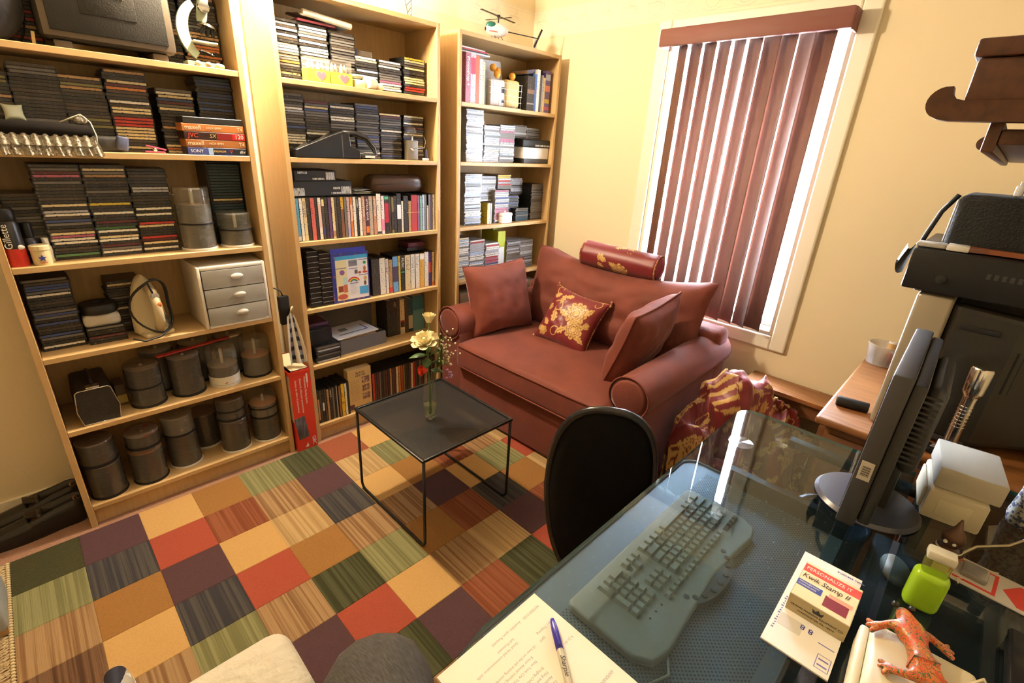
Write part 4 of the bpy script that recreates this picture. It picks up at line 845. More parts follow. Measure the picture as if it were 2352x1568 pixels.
# mini cassette columns
z = SZ[3]; CASC = clear('smoky_cassette_case', (.55, .54, .58), (.06, .055, .06), .45, .08)
cas_me = None; ci = 0
for c_, (x, n, hh) in enumerate(((.994, 11, .0245), (1.052, 11, .0235))):
    zc = z
    for i in range(n):
        if cas_me is None:
            cas_me = [MB().rbox(-.027, .027, 0, .085, 0, 1, .001, 1).mesh('case', CASC), MB().box(-.023, .023, .004, .08, .12, .86).mesh('tape', mat('tape_inside', (.020, .018, .02), .4)), MB().box(-.026, .026, -.0006, 0, .9, .98).mesh('edge', mat('case_edge_light', (.30, .29, .30), .3))]
        h = hh*(.93 if (i+c_) % 3 else 1.14)
        t = thing('cassette_case', 'clear mini cassette case %s up in the %s column' % (ORD(i), ('left-panel', 'box-side')[c_]), 'cassette', (x+random.uniform(-.001, .001), -.262, zc), (0, 0, random.uniform(-.02, .02)), 'mini cassette cases in two columns')
        for me, nm in zip(cas_me, ('case', 'tape', 'edge')): o = link(nm, me, t); o.scale = (1, 1, h-.0006)
        zc += h
# software box
t = thing('software_box', 'colourful blue software box with a printed back panel and hang tab', 'box', (1.180, -.262, z), (0, 0, 0))
BB = mat('box_blue_print', (.035, .045, .26), .35, var=(55, (.35, .12, .10), .58, .66)); BW = mat('box_white_print', (.78, .78, .80), .4); BY = mat('box_cream_print', (.74, .70, .42), .4)
sub(t, 'carton', MB().box(-.099, .097, 0, .055, 0, .245), BB); sub(t, 'hang_tab', MB().box(-.095, .088, .012, .0135, .245, .268, TR(rx=0)), mat('box_tab_blue', (.05, .06, .42), .4)); 
pn = sub(t, 'print_panel', MB().box(-.080, .090, -.0005, 0, .012, .232), BW); sub(t, 'print_panel', MB().box(-.080, -.022, -.001, -.0005, .012, .212), BY); sub(t, 'print_panel', MB().box(-.080, .090, -.001, -.0005, .214, .232), mat('box_cyan', (.05, .36, .62), .4))
def pr(nm, c, x0, x1, z0, z1): sub(pn, nm, MB().box(x0, x1, -.0014, -.001, z0, z1), mat('pr_'+c, hx(c), .5))
pr('photo', '#7d7c88', -.012, .034, .178, .208); pr('photo', '#5c5a60', .018, .034, .138, .158); pr('photo', '#4aa0d8', .040, .088, .03, .07); pr('photo', '#8a4028', -.072, -.046, .055, .085); pr('photo', '#c06848', -.044, -.024, .05, .09); pr('photo', '#b8d8d8', -.044, -.022, .09, .125)
pr('rule', '#50407a', -.080, -.026, .172, .175); pr('rule', '#50407a', -.012, .034, .165, .168); pr('rule', '#50407a', .040, .088, .205, .208); pr('rule', '#50407a', -.012, .034, .09, .093); pr('rule', '#50407a', .040, .088, .127, .13)
def disc_(x, zv, rx_, rz_, c): sub(pn, 'picture', MB().prism([(x+rx_*cos(a), zv+rz_*sin(a)) for a in [2*pi*k/18 for k in range(18)]], .001, .0016, TR(rx=pi/2)), mat('pr_'+c, hx(c), .5))
disc_(-.048, .152, .013, .013, '#8a5a9a'); disc_(-.052, .03, .026, .014, '#b85848'); disc_(.073, .19, .008, .008, '#2a8a5a'); disc_(.073, .16, .006, .012, '#a86838'); disc_(.045, .142, .009, .006, '#9a5838'); disc_(.074, .142, .014, .005, '#b84028'); disc_(.074, .11, .009, .011, '#c8a860'); disc_(.072, .085, .007, .012, '#6a5030')
for k, c in enumerate(('#b02050', '#e07030', '#e8d040', '#40a050', '#3060b0')):
    a0 = .034-.004*k
    sub(pn, 'rainbow_band', MB().prism([(.011+(a0)*cos(a), .088+.045+(a0)*.9*sin(a)-.04) for a in [.35+2.45*i/10 for i in range(11)]]+[(.011+(a0-.004)*cos(a), .093+(a0-.004)*.9*sin(a)) for a in [2.8-2.45*i/10 for i in range(11)]], .001, .0016+.0001*k, TR(rx=pi/2)), mat('pr_'+c, hx(c), .5))
for k in range(9): pr('text_line', '#b8b4bc', -.01, .030-.006*(k % 3), .085-.006*k, .0865-.006*k)
text('SOLAR', .012, mat('pr_#50506a', hx('#50506a'), .5), pn, (-.010, -.0016, .196), FRONT)
t = thing('maroon_box', 'small maroon and black box lying on the tape cases', 'box', (1.60, -.21, z+.202))
sub(t, 'lid', MB().rbox(-.05, .065, 0, .1, .02, .046, .003), mat('maroon_card', (.10, .02, .035), .4), 40); sub(t, 'tray', MB().rbox(-.055, .06, .004, .1, 0, .02, .003), DARK, 40)
# fifth shelf: dvd pile, grey tray of papers
z = SZ[4]; GLB = mat('black_shiny_case', (.02, .02, .025), .12)
for i in range(6):
    t = thing('video_case', 'glossy black video case lying %s up in the pile beside the grey tray' % ORD(i), 'video case', (1.03+random.uniform(-.004, .004), -.262+random.uniform(0, .006), z+.0145*i), (0, 0, random.uniform(-.03, .03)), 'video cases lying in a pile')
    sub(t, 'shell', MB().rbox(-.066, .066, 0, .19, 0, .0142, .002, 1), GLB); sub(t, 'sleeve_edge', MB().box(-.058, .06, -.0004, 0, .003, .011), spine_mat(pc(('silver', 'black', 'grey', 'black', 'silver', 'grey')[i])))
t = thing('cable_box', 'black gadget box with a purple lid stacked on the glossy video cases', 'box', (1.015, -.235, z+.0875)); sub(t, 'body', MB().rbox(-.06, .055, 0, .17, 0, .085, .008, 2), GLB, 40); sub(t, 'lid', MB().rbox(-.05, .05, .03, .16, .085, .105, .005), mat('purple_lid', (.08, .03, .07), .4), 40)
t = thing('file_tray', 'open grey cardboard tray holding papers on its shelf', 'tray', (1.245, -.225, z), (0, 0, .05)); GC = mat('grey_card', (.12, .115, .115), .7)
sub(t, 'side_wall', MB().box(-.135, .135, 0, .003, 0, .075), GC); sub(t, 'side_wall', MB().box(-.135, .135, .197, .2, 0, .075), GC); sub(t, 'end_wall', MB().box(-.138, -.135, 0, .2, 0, .075).box(.135, .138, 0, .2, 0, .07), GC); sub(t, 'bottom', MB().box(-.135, .135, .003, .197, 0, .003), GC)
t = thing('paper_pile', 'pile of papers topped by a white card with a blue border in the grey tray', 'papers', (1.225, -.212, z+.0035), (0, 0, .05))
sub(t, 'pile', MB().box(-.105, .105, .005, .165, 0, .082), mat('tan_envelopes', (.42, .28, .14), .7)); sub(t, 'card', MB().box(-.125, .115, -.012, .17, .083, .0875, TR(ry=-.02)), BW)
sub(t, 'blue_line', MB().box(-.09, .075, .0285, .0335, .0905, .0912, TR(ry=-.02)).box(.07, .075, .03, .11, .0905, .0912, TR(ry=-.02)), BLUEI); sub(t, 'emblem', MB().box(-.06, -.02, .075, .11, .0905, .0912, TR(ry=-.02)), mat('emblem', (.18, .2, .16), .6))
t = thing('grey_sleeve', 'upright grey soft sleeve standing behind the tray of papers', 'sleeve', (1.22, -.02, z)); sub(t, 'sleeve', MB().rbox(-.14, .19, -.008, .008, 0, .2, .007, 2), mat('grey_sleeve', (.13, .12, .12), .8), 40)
# boxed tape on the lowest shelf
t = thing('boxed_tape', 'tan yellow boxed tape with small brown photographs on its face', 'box', (1.1885, -.255, SZ[5])); TY = mat('tan_yellow_card', (.60, .40, .15), .6)
sub(t, 'carton', MB().box(-.068, .068, 0, .045, 0, .245), TY); 
for k, s in enumerate(('BLACK', 'LIKE ME')): text(s, .017, INKD, t, (.004, -.0006, .222-.016*k), FRONT, align='CENTER')
for k in range(3): sub(t, 'photo_print', MB().box(.012, .056, -.0006, 0, .055+.05*k, .092+.05*k), mat('brown_photo', (.20, .09, .07), .6, var=(70, (.50, .36, .20), .5, .58)))
for k in range(11): sub(t, 'text_line', MB().box(-.055, .0-.004*(k % 3), -.0005, 0, .06+.0115*k, .063+.0115*k), mat('pale_print', (.42, .27, .10), .6))
sub(t, 'emblem', MB().box(-.066, -.04, -.0006, 0, .01, .04), mat('maroon_print', (.10, .03, .04), .6))
# lattice stand on top of the bookcase
t = thing('lattice_stand', 'small black lattice-legged model standing on top of the bookcase', 'model', (1.60, -.2, 2.02)); lt = MB()
for s in (-1, 1): lt.tube([(.006*s, 0, .0), (.03*s-.02, 0, .16)], .0022, 6)
for k in range(6):
    a, b = k/6, (k+1)/6
    lt.tube([(lerp(-.006, -.05, a), 0, .16*a), (lerp(.006, .01, b), 0, .16*b)], .0015, 5)
sub(t, 'lattice', lt, STEELD); sub(t, 'foot', MB().lathe([(.016, 0), (.016, .004), (.0, .005)], 16), STEELD, 40); sub(t, 'cabin', MB().rbox(-.06, .04, -.02, .02, .16, .19, .008), mat('red_model', (.35, .05, .03), .4), 40)

# ================================================================ third bookcase: the other things
z = SZ[0]
t = thing('magazine_pile', 'few magazines and a red folder lying flat on the standing books', 'magazines', (1.965, -.235, z+.2375))
for k, c in enumerate(('#d8d8dc', '#28324a', '#c04048', '#d0d4dc')): sub(t, 'magazine', MB().box(-.09, .12-.012*k, 0, .17, .007*k, .007*k+.006, TR((.004*k, .003*k, 0), rz=.05*(k % 2))), mat('mag_'+c, hx(c), .5))
t = thing('wire_basket', 'white wire basket with cartons standing on the corner bookcase shelf', 'basket', (2.21, -.245, z)); WR = mat('white_wire', (.62, .62, .60), .4); wb = MB()
for k in range(5): zv = .004+.031*k; s_ = 1+.05*k/4; wb.tube([(-.125*s_, 0, zv), (.125*s_, 0, zv), (.125*s_, .15, zv), (-.125*s_, .15, zv)], .0014, 5, True)
for k in range(12): x = -.12+.0218*k; wb.tube([(x, .15, .004), (x, 0, .004), (x*1.05, 0, .13)], .0012, 4)
sub(t, 'wires', wb, WR)
t = thing('white_package', 'white crumpled package with dark print in the wire basket', 'package', (2.155, -.235, z+.006)); sub(t, 'package', MB().rbox(-.055, .055, .0, .1, 0, .135, .012, 2), BW, 40); sub(t, 'dark_print', MB().box(.025, .054, -.0006, 0, .07, .10), INKD); sub(t, 'dark_print', MB().box(.028, .052, -.0006, 0, .02, .035), INKD)
t = thing('yellow_package', 'yellow-footed white bag with a rounded top in the wire basket', 'package', (2.275, -.240, z+.006)); sub(t, 'bag', MB().rbox(-.058, .058, .0, .09, 0, .145, .022, 3), mat('yellow_bag', (.80, .62, .26), .6), 40)
for k, (x, zv, wh) in enumerate(((2.143, .199, 'highest'), (2.188, .186, 'middle'), (2.150, .165, 'lowest'), (2.297, .173, 'lone'))):
    tag(MB().ball((0, 0, 0), .0195, 18, 12).build('orange_ball', mat('orange_ball', (.85, .40, .05), .4), None, True, (x, -.2+(.0, .012, -.028, .0)[k], z+zv)), '%s orange ball %s in the wire basket' % (wh, 'on the yellow-footed bag' if k == 3 else 'of three on the crumpled package'), 'ball', 'orange balls in the basket')
t = thing('tilted_sheaf', 'tilted sheaf of pale papers leaning above the basket', 'papers', (2.22, -.10, z)); 
for k in range(4): sub(t, 'sheet', MB().box(-.13, .13, -.002, .0, .002, .262, TR((0, .006*k, .0), rx=-.20, ry=.03*(k-1.5))), BW)
t = thing('lying_book', 'brown and blue book lying tilted on the standing books', 'book', (2.44, -.225, z+.206), (0, -.18, .1)); sub(t, 'cover', MB().box(-.05, .07, 0, .12, 0, .002).box(-.05, .07, 0, .12, .018, .02).box(-.05, .07, 0, .002, .002, .018), mat('slate_cover', (.10, .10, .16), .5)); sub(t, 'page_block', MB().box(-.049, .068, .002, .118, .002, .018), mat('brown_pages', (.4, .26, .12), .7))
z = SZ[1]
t = thing('white_device', 'flat white device box with a black tray on the corner shelf', 'device', (2.49, -.25, z)); sub(t, 'body', MB().rbox(-.115, .12, .0, .2, .028, .095, .004), BW, 40); sub(t, 'black_tray', MB().rbox(-.105, .12, .0, .2, 0, .028, .003), DARK, 40)
t = thing('label_printer', 'black gadget with a row of pale keys on the white device', 'gadget', (2.505, -.255, z+.0955)); sub(t, 'body', MB().rbox(-.14, .13, .0, .16, 0, .046, .01, 2), BLACK, 40); sub(t, 'key_row', MB().box(-.03, .12, -.001, 0, .006, .016), mat('key_pale', (.55, .55, .58), .5, var=(90, (.1, .1, .1), .5, .54), stretch=(2, 1, .1)))
t = thing('soap_box', 'small white rounded box before the disc stacks of the corner bookcase', 'box', (2.245, -.262, SZ[2])); sub(t, 'base', MB().rbox(-.045, .045, -.008, .04, 0, .045, .008, 2), BW, 40); sub(t, 'lid', MB().rbox(-.047, .047, -.01, .042, .042, .064, .008, 2), BW, 40); sub(t, 'knob', MB().ball((0, .016, .068), .006, 10, 8), BW, True)
t = thing('green_carton', 'lime green hanging carton between the disc stacks', 'carton', (2.2545, -.22, SZ[3])); sub(t, 'carton', MB().box(-.034, .031, 0, .16, 0, .262), mat('lime_carton', (.48, .52, .04), .5)); sub(t, 'hang_tab', MB().box(-.034, .025, .05, .052, .262, .295), mat('lime_dark', (.30, .30, .03), .5)); sub(t, 'product_window', MB().box(-.026, .024, -.0006, 0, .02, .16), BW)
for k, zz in enumerate((SZ[4], SZ[5])):
    for q in range(3):
        t = thing('archive_box', '%s archive box %s on the corner bookcase behind the sofa' % (('white', 'grey')[k], ('by the left panel', 'in the middle', 'by the window')[q]), 'box', (1.99+.235*q, -.25, zz), (0, 0, 0), 'archive boxes behind the sofa')
        sub(t, 'carton', MB().box(-.1, .1, 0, .22, 0, .2), mat('archive_%d' % k, ((.5, .48, .44), (.25, .24, .23))[k], .7)); sub(t, 'lid', MB().box(-.103, .103, -.003, .223, .17, .205), mat('archive_%d' % k, (.5, .48, .44), .7))
# model helicopter on top
t = thing('model_helicopter', 'white model helicopter with green canopy and black rotor on top of the bookcase', 'helicopter', (2.18, -.19, 2.02), (0, 0, -.12)); HW = mat('heli_white', (.72, .70, .66), .3)
m = MB()
def hf(u, v):
    a = 2*pi*u; x = -.085+.15*v; r = .034*sin(pi*min(1, v*.92+.04))**.6
    return (x, r*.8*cos(a), .055+r*1.05*sin(a)+.010*v)
m.grid(hf, 20, 18, True); sub(t, 'fuselage', m, HW, True)
sub(t, 'canopy', MB().ball((-.045, 0, .074), (.036, .022, .022), 16, 10), mat('green_canopy', (.02, .12, .10), .12), True)
sub(t, 'red_stripe', MB().ball((-.03, 0, .047), (.05, .0268, .006), 16, 8), mat('red_stripe', (.6, .06, .04), .4), True)
sub(t, 'mast', MB().lathe([(.004, .09), (.004, .12), (.010, .122), (.010, .132), (.0, .133)], 12), STEELD, 40)
for a in (.3, .3+pi): sub(t, 'rotor_blade', MB().rbox(.01, .155, -.007, .009, .125, .1275, .001, 1, TR(rz=a)), STEELD)
for a in (1.9, 1.9+pi): sub(t, 'fly_bar', MB().tube([(.0, 0, .115), (.07*cos(a), .07*sin(a), .115)], .0015, 6).rbox(.05, .085, -.008, .008, .114, .116, .0005, 1, TR(rz=a)), STEELD)
sub(t, 'tail_boom', MB().tube([(.05, 0, .064), (.285, 0, .066)], .0028, 8), STEELD, True); sub(t, 'tail_fin', MB().prism([(.255, .015), (.285, .015), (.275, .066), (.262, .066)], -.001, .001, TR((0, 0, 0), rx=pi/2)), HW)
sub(t, 'tail_rotor', MB().rbox(-.006, .006, -.0015, .0015, -.055, .055, .0005, 1, TR((.287, -.006, .066), ry=.5)), STEELD)
for s in (-1, 1):
    sub(t, 'skid', MB().tube([(-.07, s*.03, .004), (-.06, s*.03, .002), (.05, s*.03, .002), (.06, s*.03, .004)], .002, 6), STEELD, True); sub(t, 'strut', MB().tube([(-.035, s*.03, .002), (-.03, s*.012, .03)], .0018, 6).tube([(.02, s*.03, .002), (.015, s*.012, .03)], .0018, 6), STEELD, True)
# ================================================================ damask pattern (woven gold on red)
def damask(x, y, s=1.0):
    """0 red ground .. 1 gold, from real-space cloth coordinates in metres"""
    x /= s; y /= s
    def flower(cx, cy, R, rot=0, n=9):
        dx, dy = x-cx, y-cy; r = math.hypot(dx, dy); th = math.atan2(dy, dx)+rot
        if r > R*1.25: return 0
        v = 0
        e = R*(.72+.28*abs(cos(n*th/2))**.6)
        if r < e: v = 1
        for k, rr in enumerate((.30, .52, .76)):
            e2 = R*rr*(.82+.18*abs(cos(n*th/2+k*1.2)))
            if abs(r-e2) < R*.028: v = .15
        if r > R*.3 and abs(sin(n*th/2)) < .10 and r < R*.95: v = .15
        return v
    def leaf(cx, cy, L, w, a):
        dx, dy = x-cx, y-cy; u = dx*cos(a)+dy*sin(a); q = -dx*sin(a)+dy*cos(a)+.22*u*u/L
        if 0 < u < L:
            e = w*sin(pi*(u/L)**.75)*(1+.25*sin(u/L*22))
            if abs(q) < e: return .15 if abs(q) < w*.07 else 1
        return 0
    def scroll(cx, cy, R, a0, s_):
        dx, dy = x-cx, y-cy; r = math.hypot(dx, dy); th = (s_*(math.atan2(dy, dx)-a0)) % (2*pi)
        e = R*(1-.72*th/(2*pi)); return 1 if abs(r-e) < R*.085*(1-.5*th/(2*pi)) and th < 5.6 else 0
    v = 0
    v = max(v, flower(-.055, .045, .075, .3, 11), flower(-.085, -.045, .062, .9, 9))
    for a, cx, cy, L, w in ((.5, -.005, .01, .07, .020), (-.5, -.03, -.06, .075, .020), (2.5, -.11, .06, .06, .018), (-2.4, -.12, -.07, .06, .017), (1.5, .075, -.05, .085, .022), (.9, .105, -.08, .06, .016), (-1.2, .07, .13, .07, .018), (2.9, .16, .1, .06, .016), (-.3, .02, .14, .06, .015), (3.6, .17, -.1, .06, .016)): v = max(v, leaf(cx, cy, L, w, a))
    v = max(v, scroll(.085, .045, .042, .5, 1), scroll(.035, -.105, .038, 2.2, -1), scroll(.135, .15, .035, 4, 1), flower(.12, -.12, .030, 0, 6), flower(.15, .03, .022, 0, 6), scroll(-.14, .14, .03, 1, 1), flower(-.15, .0, .02, 0, 5))
    return v
def damask_tile(x, y, s=1.0):
    P = .36*s; j = math.floor(y/P+.5); xx = x+(.5*P if int(j) % 2 else 0)
    return damask(((xx+P/2) % P)-P/2, ((y+P/2) % P)-P/2, s)
RG = [(0, (.155, .010, .014)), (.12, (.155, .010, .014)), (.18, (.12, .012, .010)), (.75, (.50, .30, .085)), (1, (.54, .34, .11))]
DAM = attr_mat('red_gold_damask', RG, .42, .15)
STR = attr_mat('red_gold_stripe', [(0, (.13, .010, .014)), (.45, (.13, .010, .014)), (.55, (.56, .38, .15)), (1, (.60, .42, .18))], .45, .15)
SUEDE = mat('rust_suede', (.165, .034, .018), .75, sheen=.30, var=(7, (.115, .023, .013), .35, .72), bump=(220, .12))
SUEDE.node_tree.nodes['Principled BSDF'].inputs['Sheen Tint'].default_value = (.9, .55, .6, 1)
SUEDE.node_tree.nodes['Principled BSDF'].inputs['Sheen Roughness'].default_value = .4
PIPE = mat('suede_piping', (.15, .030, .016), .8)
# ================================================================ sofa
SO = thing('loveseat', 'rust suede loveseat with rolled arms, its back to the window', 'sofa', (1.705, -.985, 0), (0, 0, rad(-88.6)))
HWID, AR = .682, .094
sub(SO, 'base', MB().rbox(-.50, .50, .0, .88, .025, .30, .012, 2), SUEDE, 40)
for sx in (-.62, .62):
    for sy in (.06, .82): sub(SO, 'foot', MB().lathe([(.022, .0085 if sy < .5 else 0), (.028, .03)], 14, TR((sx, sy, 0))), mat('dark_wood_foot', (.03, .018, .012), .4), 40)
for s in (-1, 1):
    cx = s*(HWID-AR)
    prof = [(cx-s*.088, .03), (cx+s*.070, .03), (cx+s*.070, .47)]
    a0 = -.75
    prof += [(cx+s*AR*cos(a), .535+AR*sin(a)) for a in [a0+(pi-a0+.55)*k/22 for k in range(23)]]
    prof += [(cx-s*.088, .45)]
    if s < 0: prof = prof[::-1]
    ar = sub(SO, 'armrest', MB().prism(prof, -.90, -.005, TR(rx=pi/2) @ Matrix.Scale(1, 4)), SUEDE, 35)
    b_ = ar.modifiers.new('b', 'BEVEL'); b_.width = .008; b_.segments = 2; b_.limit_method = 'ANGLE'; b_.angle_limit = rad(50)
    sub(ar, 'arm_front', MB().lathe([(.0, .006), (.07, .004), (AR-.004, -.004)], 32, TR((cx, -.0, .535), rx=pi/2)), SUEDE, True)
    sub(ar, 'piping', MB().tube([(cx+AR*cos(a), .0, .535+AR*sin(a)) for a in [2*pi*k/40 for k in range(40)]], .0045, 6, True), PIPE, True)
# seat cushion
def boxcush(x0, x1, y0, y1, z0, z1, r, crown=.015, wr=.004, seed=0):
    m = MB().rbox(x0, x1, y0, y1, z0, z1, r, 4); bm = bmesh.new(); me = bpy.data.meshes.new('t'); me.from_pydata(m.v, [], m.f); bm.from_mesh(me); bpy.data.meshes.remove(me)
    bmesh.ops.subdivide_edges(bm, edges=[e for e in bm.edges if e.calc_length() > .08], cuts=14, use_grid_fill=True)
    for v in bm.verts:
        u = (v.co.x-(x0+x1)/2)/((x1-x0)/2); w = (v.co.y-(y0+y1)/2)/((y1-y0)/2); t_ = (v.co.z-(z0+z1)/2)/((z1-z0)/2)
        v.co.z += crown*max(0, 1-u*u)*max(0, 1-w*w)*(1 if t_ > 0 else 0)
        n = N3(v.co.x*7+seed, v.co.y*7, v.co.z*7)*wr; v.co.z += n*(t_ > .3); v.co.y -= n*(w < -.9)
    mb = MB(); mb.frombm(bm); return mb
sub(SO, 'seat_cushion', boxcush(-.495, .495, -.035, .66, .305, .452, .03, .022), SUEDE, True)
for zv in (.318, .438): sub(SO, 'piping', MB().tube([(-.47, -.032, zv), (-.3, -.036, zv), (.3, -.036, zv), (.47, -.032, zv)], .0045, 6), PIPE, True)
sub(SO, 'back_frame', MB().rbox(-.66, .66, .745, .90, .03, .672, .04, 4), SUEDE, 40)
bc, = (pillow_mesh(1.18, .50, .27, 60, 30, .05, .022, 4, .42),)
bc.v = [(x, y-(.055*max(0, 1-((x-.05)/.5)**2)*(y/.25) if y > 0 else 0), zz) for x, y, zz in bc.v]
sub(SO, 'back_cushion', bc, SUEDE, True, loc=(.0, .715, .668), rot=(rad(76), 0, 0))
bcp = [(-.58*(1-.05*0)+0, 0, 0)]
# loose pillows
def TP(o, px, py, pz): return o
def place(me_or_mb, name, mats, label, loc, X, Yv, pat=None, cat='pillow'):
    """X = right axis, Yv = up axis of the pillow in world space"""
    X = Vector(X).normalized(); Yv = Vector(Yv); Yv = (Yv-X*Yv.dot(X)).normalized(); Zv = X.cross(Yv)
    o = thing(name, label, cat, loc); o.rotation_euler = Matrix((X, Yv, Zv)).transposed().to_euler()
    sub(o, 'cover', me_or_mb, mats, True, pat=pat); return o
def seam(o, w, h, k, r=.004, m=PIPE, name='piping'):
    P = []
    for s_, n in enumerate(range(4)):
        for i in range(12):
            t_ = -1+2*i/12
            a, b = ((t_, -1), (1, t_), (-t_, 1), (-1, -t_))[n]
            P.append((a*w/2*(1-k*(1-b*b)*abs(a)), b*h/2*(1-k*(1-a*a)*abs(b)), 0))
    sub(o, name, MB().tube(P, r, 6, True), m, True); return P
o = place(pillow_mesh(.43, .42, .19, 30, 30, .09, .012, 1, .45), 'suede_pillow', SUEDE, 'rust suede pillow standing against the sofa arm nearest the bookcases', (2.005, -.475, .655), (.97, -.18, .05), (.18, .22, .95)); seam(o, .43, .42, .09, .003)
o = place(pillow_mesh(.42, .43, .18, 30, 30, .09, .012, 8, .45), 'suede_pillow', SUEDE, 'rust suede pillow leaning on the sofa arm beside the crumpled bedspread', (2.10, -1.385, .655), (.97, .02, .10), (.36, -.30, .86)); seam(o, .42, .43, .09, .005)
mb, pat = pillow_mesh(.36, .34, .15, 150, 150, .11, .006, 3, .45, lambda u, v, s: damask(-(2*u-1)*.19+.0, (2*v-1)*.17, 1.0))
o = place(mb, 'damask_pillow', DAM, 'red and gold damask pillow with twisted cord edge, centred on the sofa', (2.175, -.895, .588), (.05, -1, -.10), (.50, .05, .86), pat)
P = seam(o, .36, .34, .11, .0035, mat('gold_cord', (.45, .25, .09), .5, var=(90, (.16, .02, .02), .45, .55)), 'cord_trim')
for sx in (-1, 1):
    for sy in (-1, 1): sub(o, 'tassel', MB().lathe([(.0, .02), (.007, .012), (.006, 0), (.011, -.015), (.0, -.016)], 10, TR((sx*.182, sy*.172, 0), rx=pi/2)), mat('gold_cord', (.45, .25, .09), .5), True)
# bolster
m = MB(); pat = []; nu, nv = 90, 130; BL = .47
def bf(u, v):
    a = 2*pi*u; x = -BL/2+BL*v; e = min(v, 1-v)/.04; r = .073*(1 if e >= 1 else math.sqrt(max(0, 1-(1-e)**2))*.15+.85)*(1+.02*sin(9*a)*(abs(v-.5)*2)**3)
    return (x, r*cos(a), r*sin(a))
m.grid(bf, nu, nv, True)
for j in range(nv):
    for i in range(nu):
        v = j/(nv-1); x = -BL/2+BL*v; pat.append(damask_tile(x*1.0+.05, .073*2*pi*(i/nu)-.03, .8) if .25 < v < .66 else 0)
bo = thing('bolster', 'maroon satin bolster with a gold flowered middle lying on the sofa back', 'bolster', (2.470, -.985, .922)); bo.rotation_euler = (0, .035, rad(-83))
sub(bo, 'cover', m, DAM, True, pat=pat)
SATIN = mat('maroon_satin', (.20, .012, .03), .3, sheen=.2)
for s in (-1, 1):
    sub(bo, 'end_cap', MB().lathe([(.0, .022), (.03, .018), (.058, .007), (.066, 0), (.0, 0)], 28, TR((s*BL/2*.995, 0, 0), ry=s*pi/2)), SATIN, True)
    sub(bo, 'cord_trim', MB().tube([(s*BL/2*.985, .069*cos(a), .069*sin(a)) for a in [2*pi*k/36 for k in range(36)]], .005, 6, True), MATS['gold_cord'], True)
# ================================================================ bunched bedspread on the floor beside the sofa
def blanket(name, label, loc, rz, fn, nu, nv, patf, mats):
    t = thing(name, label, 'bedspread', loc, (0, 0, rz)); return t
t = thing('bedspread', 'red and gold damask bedspread with striped lining, bunched on the floor by the sofa', 'bedspread', (2.12, -1.86, 0))
BCX, BCY = 2.12, -1.86
def mound(x, y):
    h = 0
    for cx, cy, rx, ry, hh, an in ((-.10, .12, .17, .13, .36, .3), (.10, .06, .20, .12, .50, -.5), (.24, .0, .15, .13, .47, 0), (.40, -.12, .14, .13, .33, .2), (.50, -.22, .09, .09, .24, 0), (.24, -.18, .16, .09, .22, .4), (-.02, -.04, .22, .16, .16, 0)):
        dx, dy = x-cx, y-cy; u = (dx*cos(an)+dy*sin(an))/rx; v = (-dx*sin(an)+dy*cos(an))/ry; q = u*u+v*v
        if q < 1.5: h = max(h, hh*max(0, 1-q**1.6)**.5 if q < 1 else 0)
    return h
def cloth(u, v):
    x, y = -.30+.90*u, -.36+.66*v
    wx = x+.05*N3(x*5, y*5, 1.7); wy = y+.05*N3(x*5+4, y*5, 8.1)
    h = 0
    for k in range(5): h += mound(wx+.018*cos(k*1.257), wy+.018*sin(k*1.257))/5
    f = 1-abs(N3(wx*7+2*wy, wy*9-1*wx, 3.3))*2; f2 = 1-abs(N3(wx*16, wy*16, 7.3))*2; f3 = N3(wx*3, wy*14, 4.4)
    e = min(1, h/.10)
    h = h+e*(.055*f+.022*f2+.030*f3)*min(1, .35+h*2)
    p = Vector((x+e*.035*N3(x*9, y*9, 2.2), y+e*.035*N3(x*9, y*9, 12.2), .014+max(0, h)))
    p.y = min(p.y, .170+.012*N3(x*12, y*12, p.z*8)); p.x = min(p.x, .385)
    return p
NU, NV = 360, 280; m = MB(); m.grid(cloth, NU, NV); pat = []; mi = []
def lining(x, y): return ((x-.085)/.085)**2+((y-.045)/.125)**2 < 1 or ((x-.33)/.07)**2+((y+.17)/.06)**2 < 1
for j in range(NV):
    for i in range(NU):
        x, y = -.30+.90*i/(NU-1), -.36+.66*j/(NV-1); zz = m.v[j*NU+i][2]
        if lining(x+.03*N3(x*9, y*9, 5), y+.03*N3(x*9, y*9, 6)):
            s_ = sin((.55*x+.85*y+.6*zz+.03*N3(x*8, y*8, 1))*2*pi/.052); pat.append(.85 if s_ > .15 else .03)
        else: pat.append(damask_tile(x*1.1+.02, (y+zz*.9)*1.1, .95))
# keep only the cloth outline (an irregular edge) and give the sheet a hem
keep = [f for f in m.f if ((m.v[f[0]][0]-.13)/.43)**2+((m.v[f[0]][1]+.03)/.32)**2 < 1+.18*N3(m.v[f[0]][0]*6, m.v[f[0]][1]*6, 0)]
used = sorted({i for f in keep for i in f}); re_ = {o_: k for k, o_ in enumerate(used)}
mm = MB(); mm.add([m.v[i] for i in used], [tuple(re_[i] for i in f) for f in keep])
cl = sub(t, 'cloth', mm, DAM, True, pat=[pat[i] for i in used])
so_ = cl.modifiers.new('s', 'SOLIDIFY'); so_.thickness = .008; so_.offset = -1
pth = []
for k in range(60):
    q = k/59; x = lerp(.17, -.10, q)+.05*sin(q*5); y = lerp(.10, -.10, q)+.04*sin(q*7+1)
    p = cloth((x+.30)/.90, (y+.36)/.66); pth.append((p.x, p.y, p.z+.012))
mh = MB(); ph = []
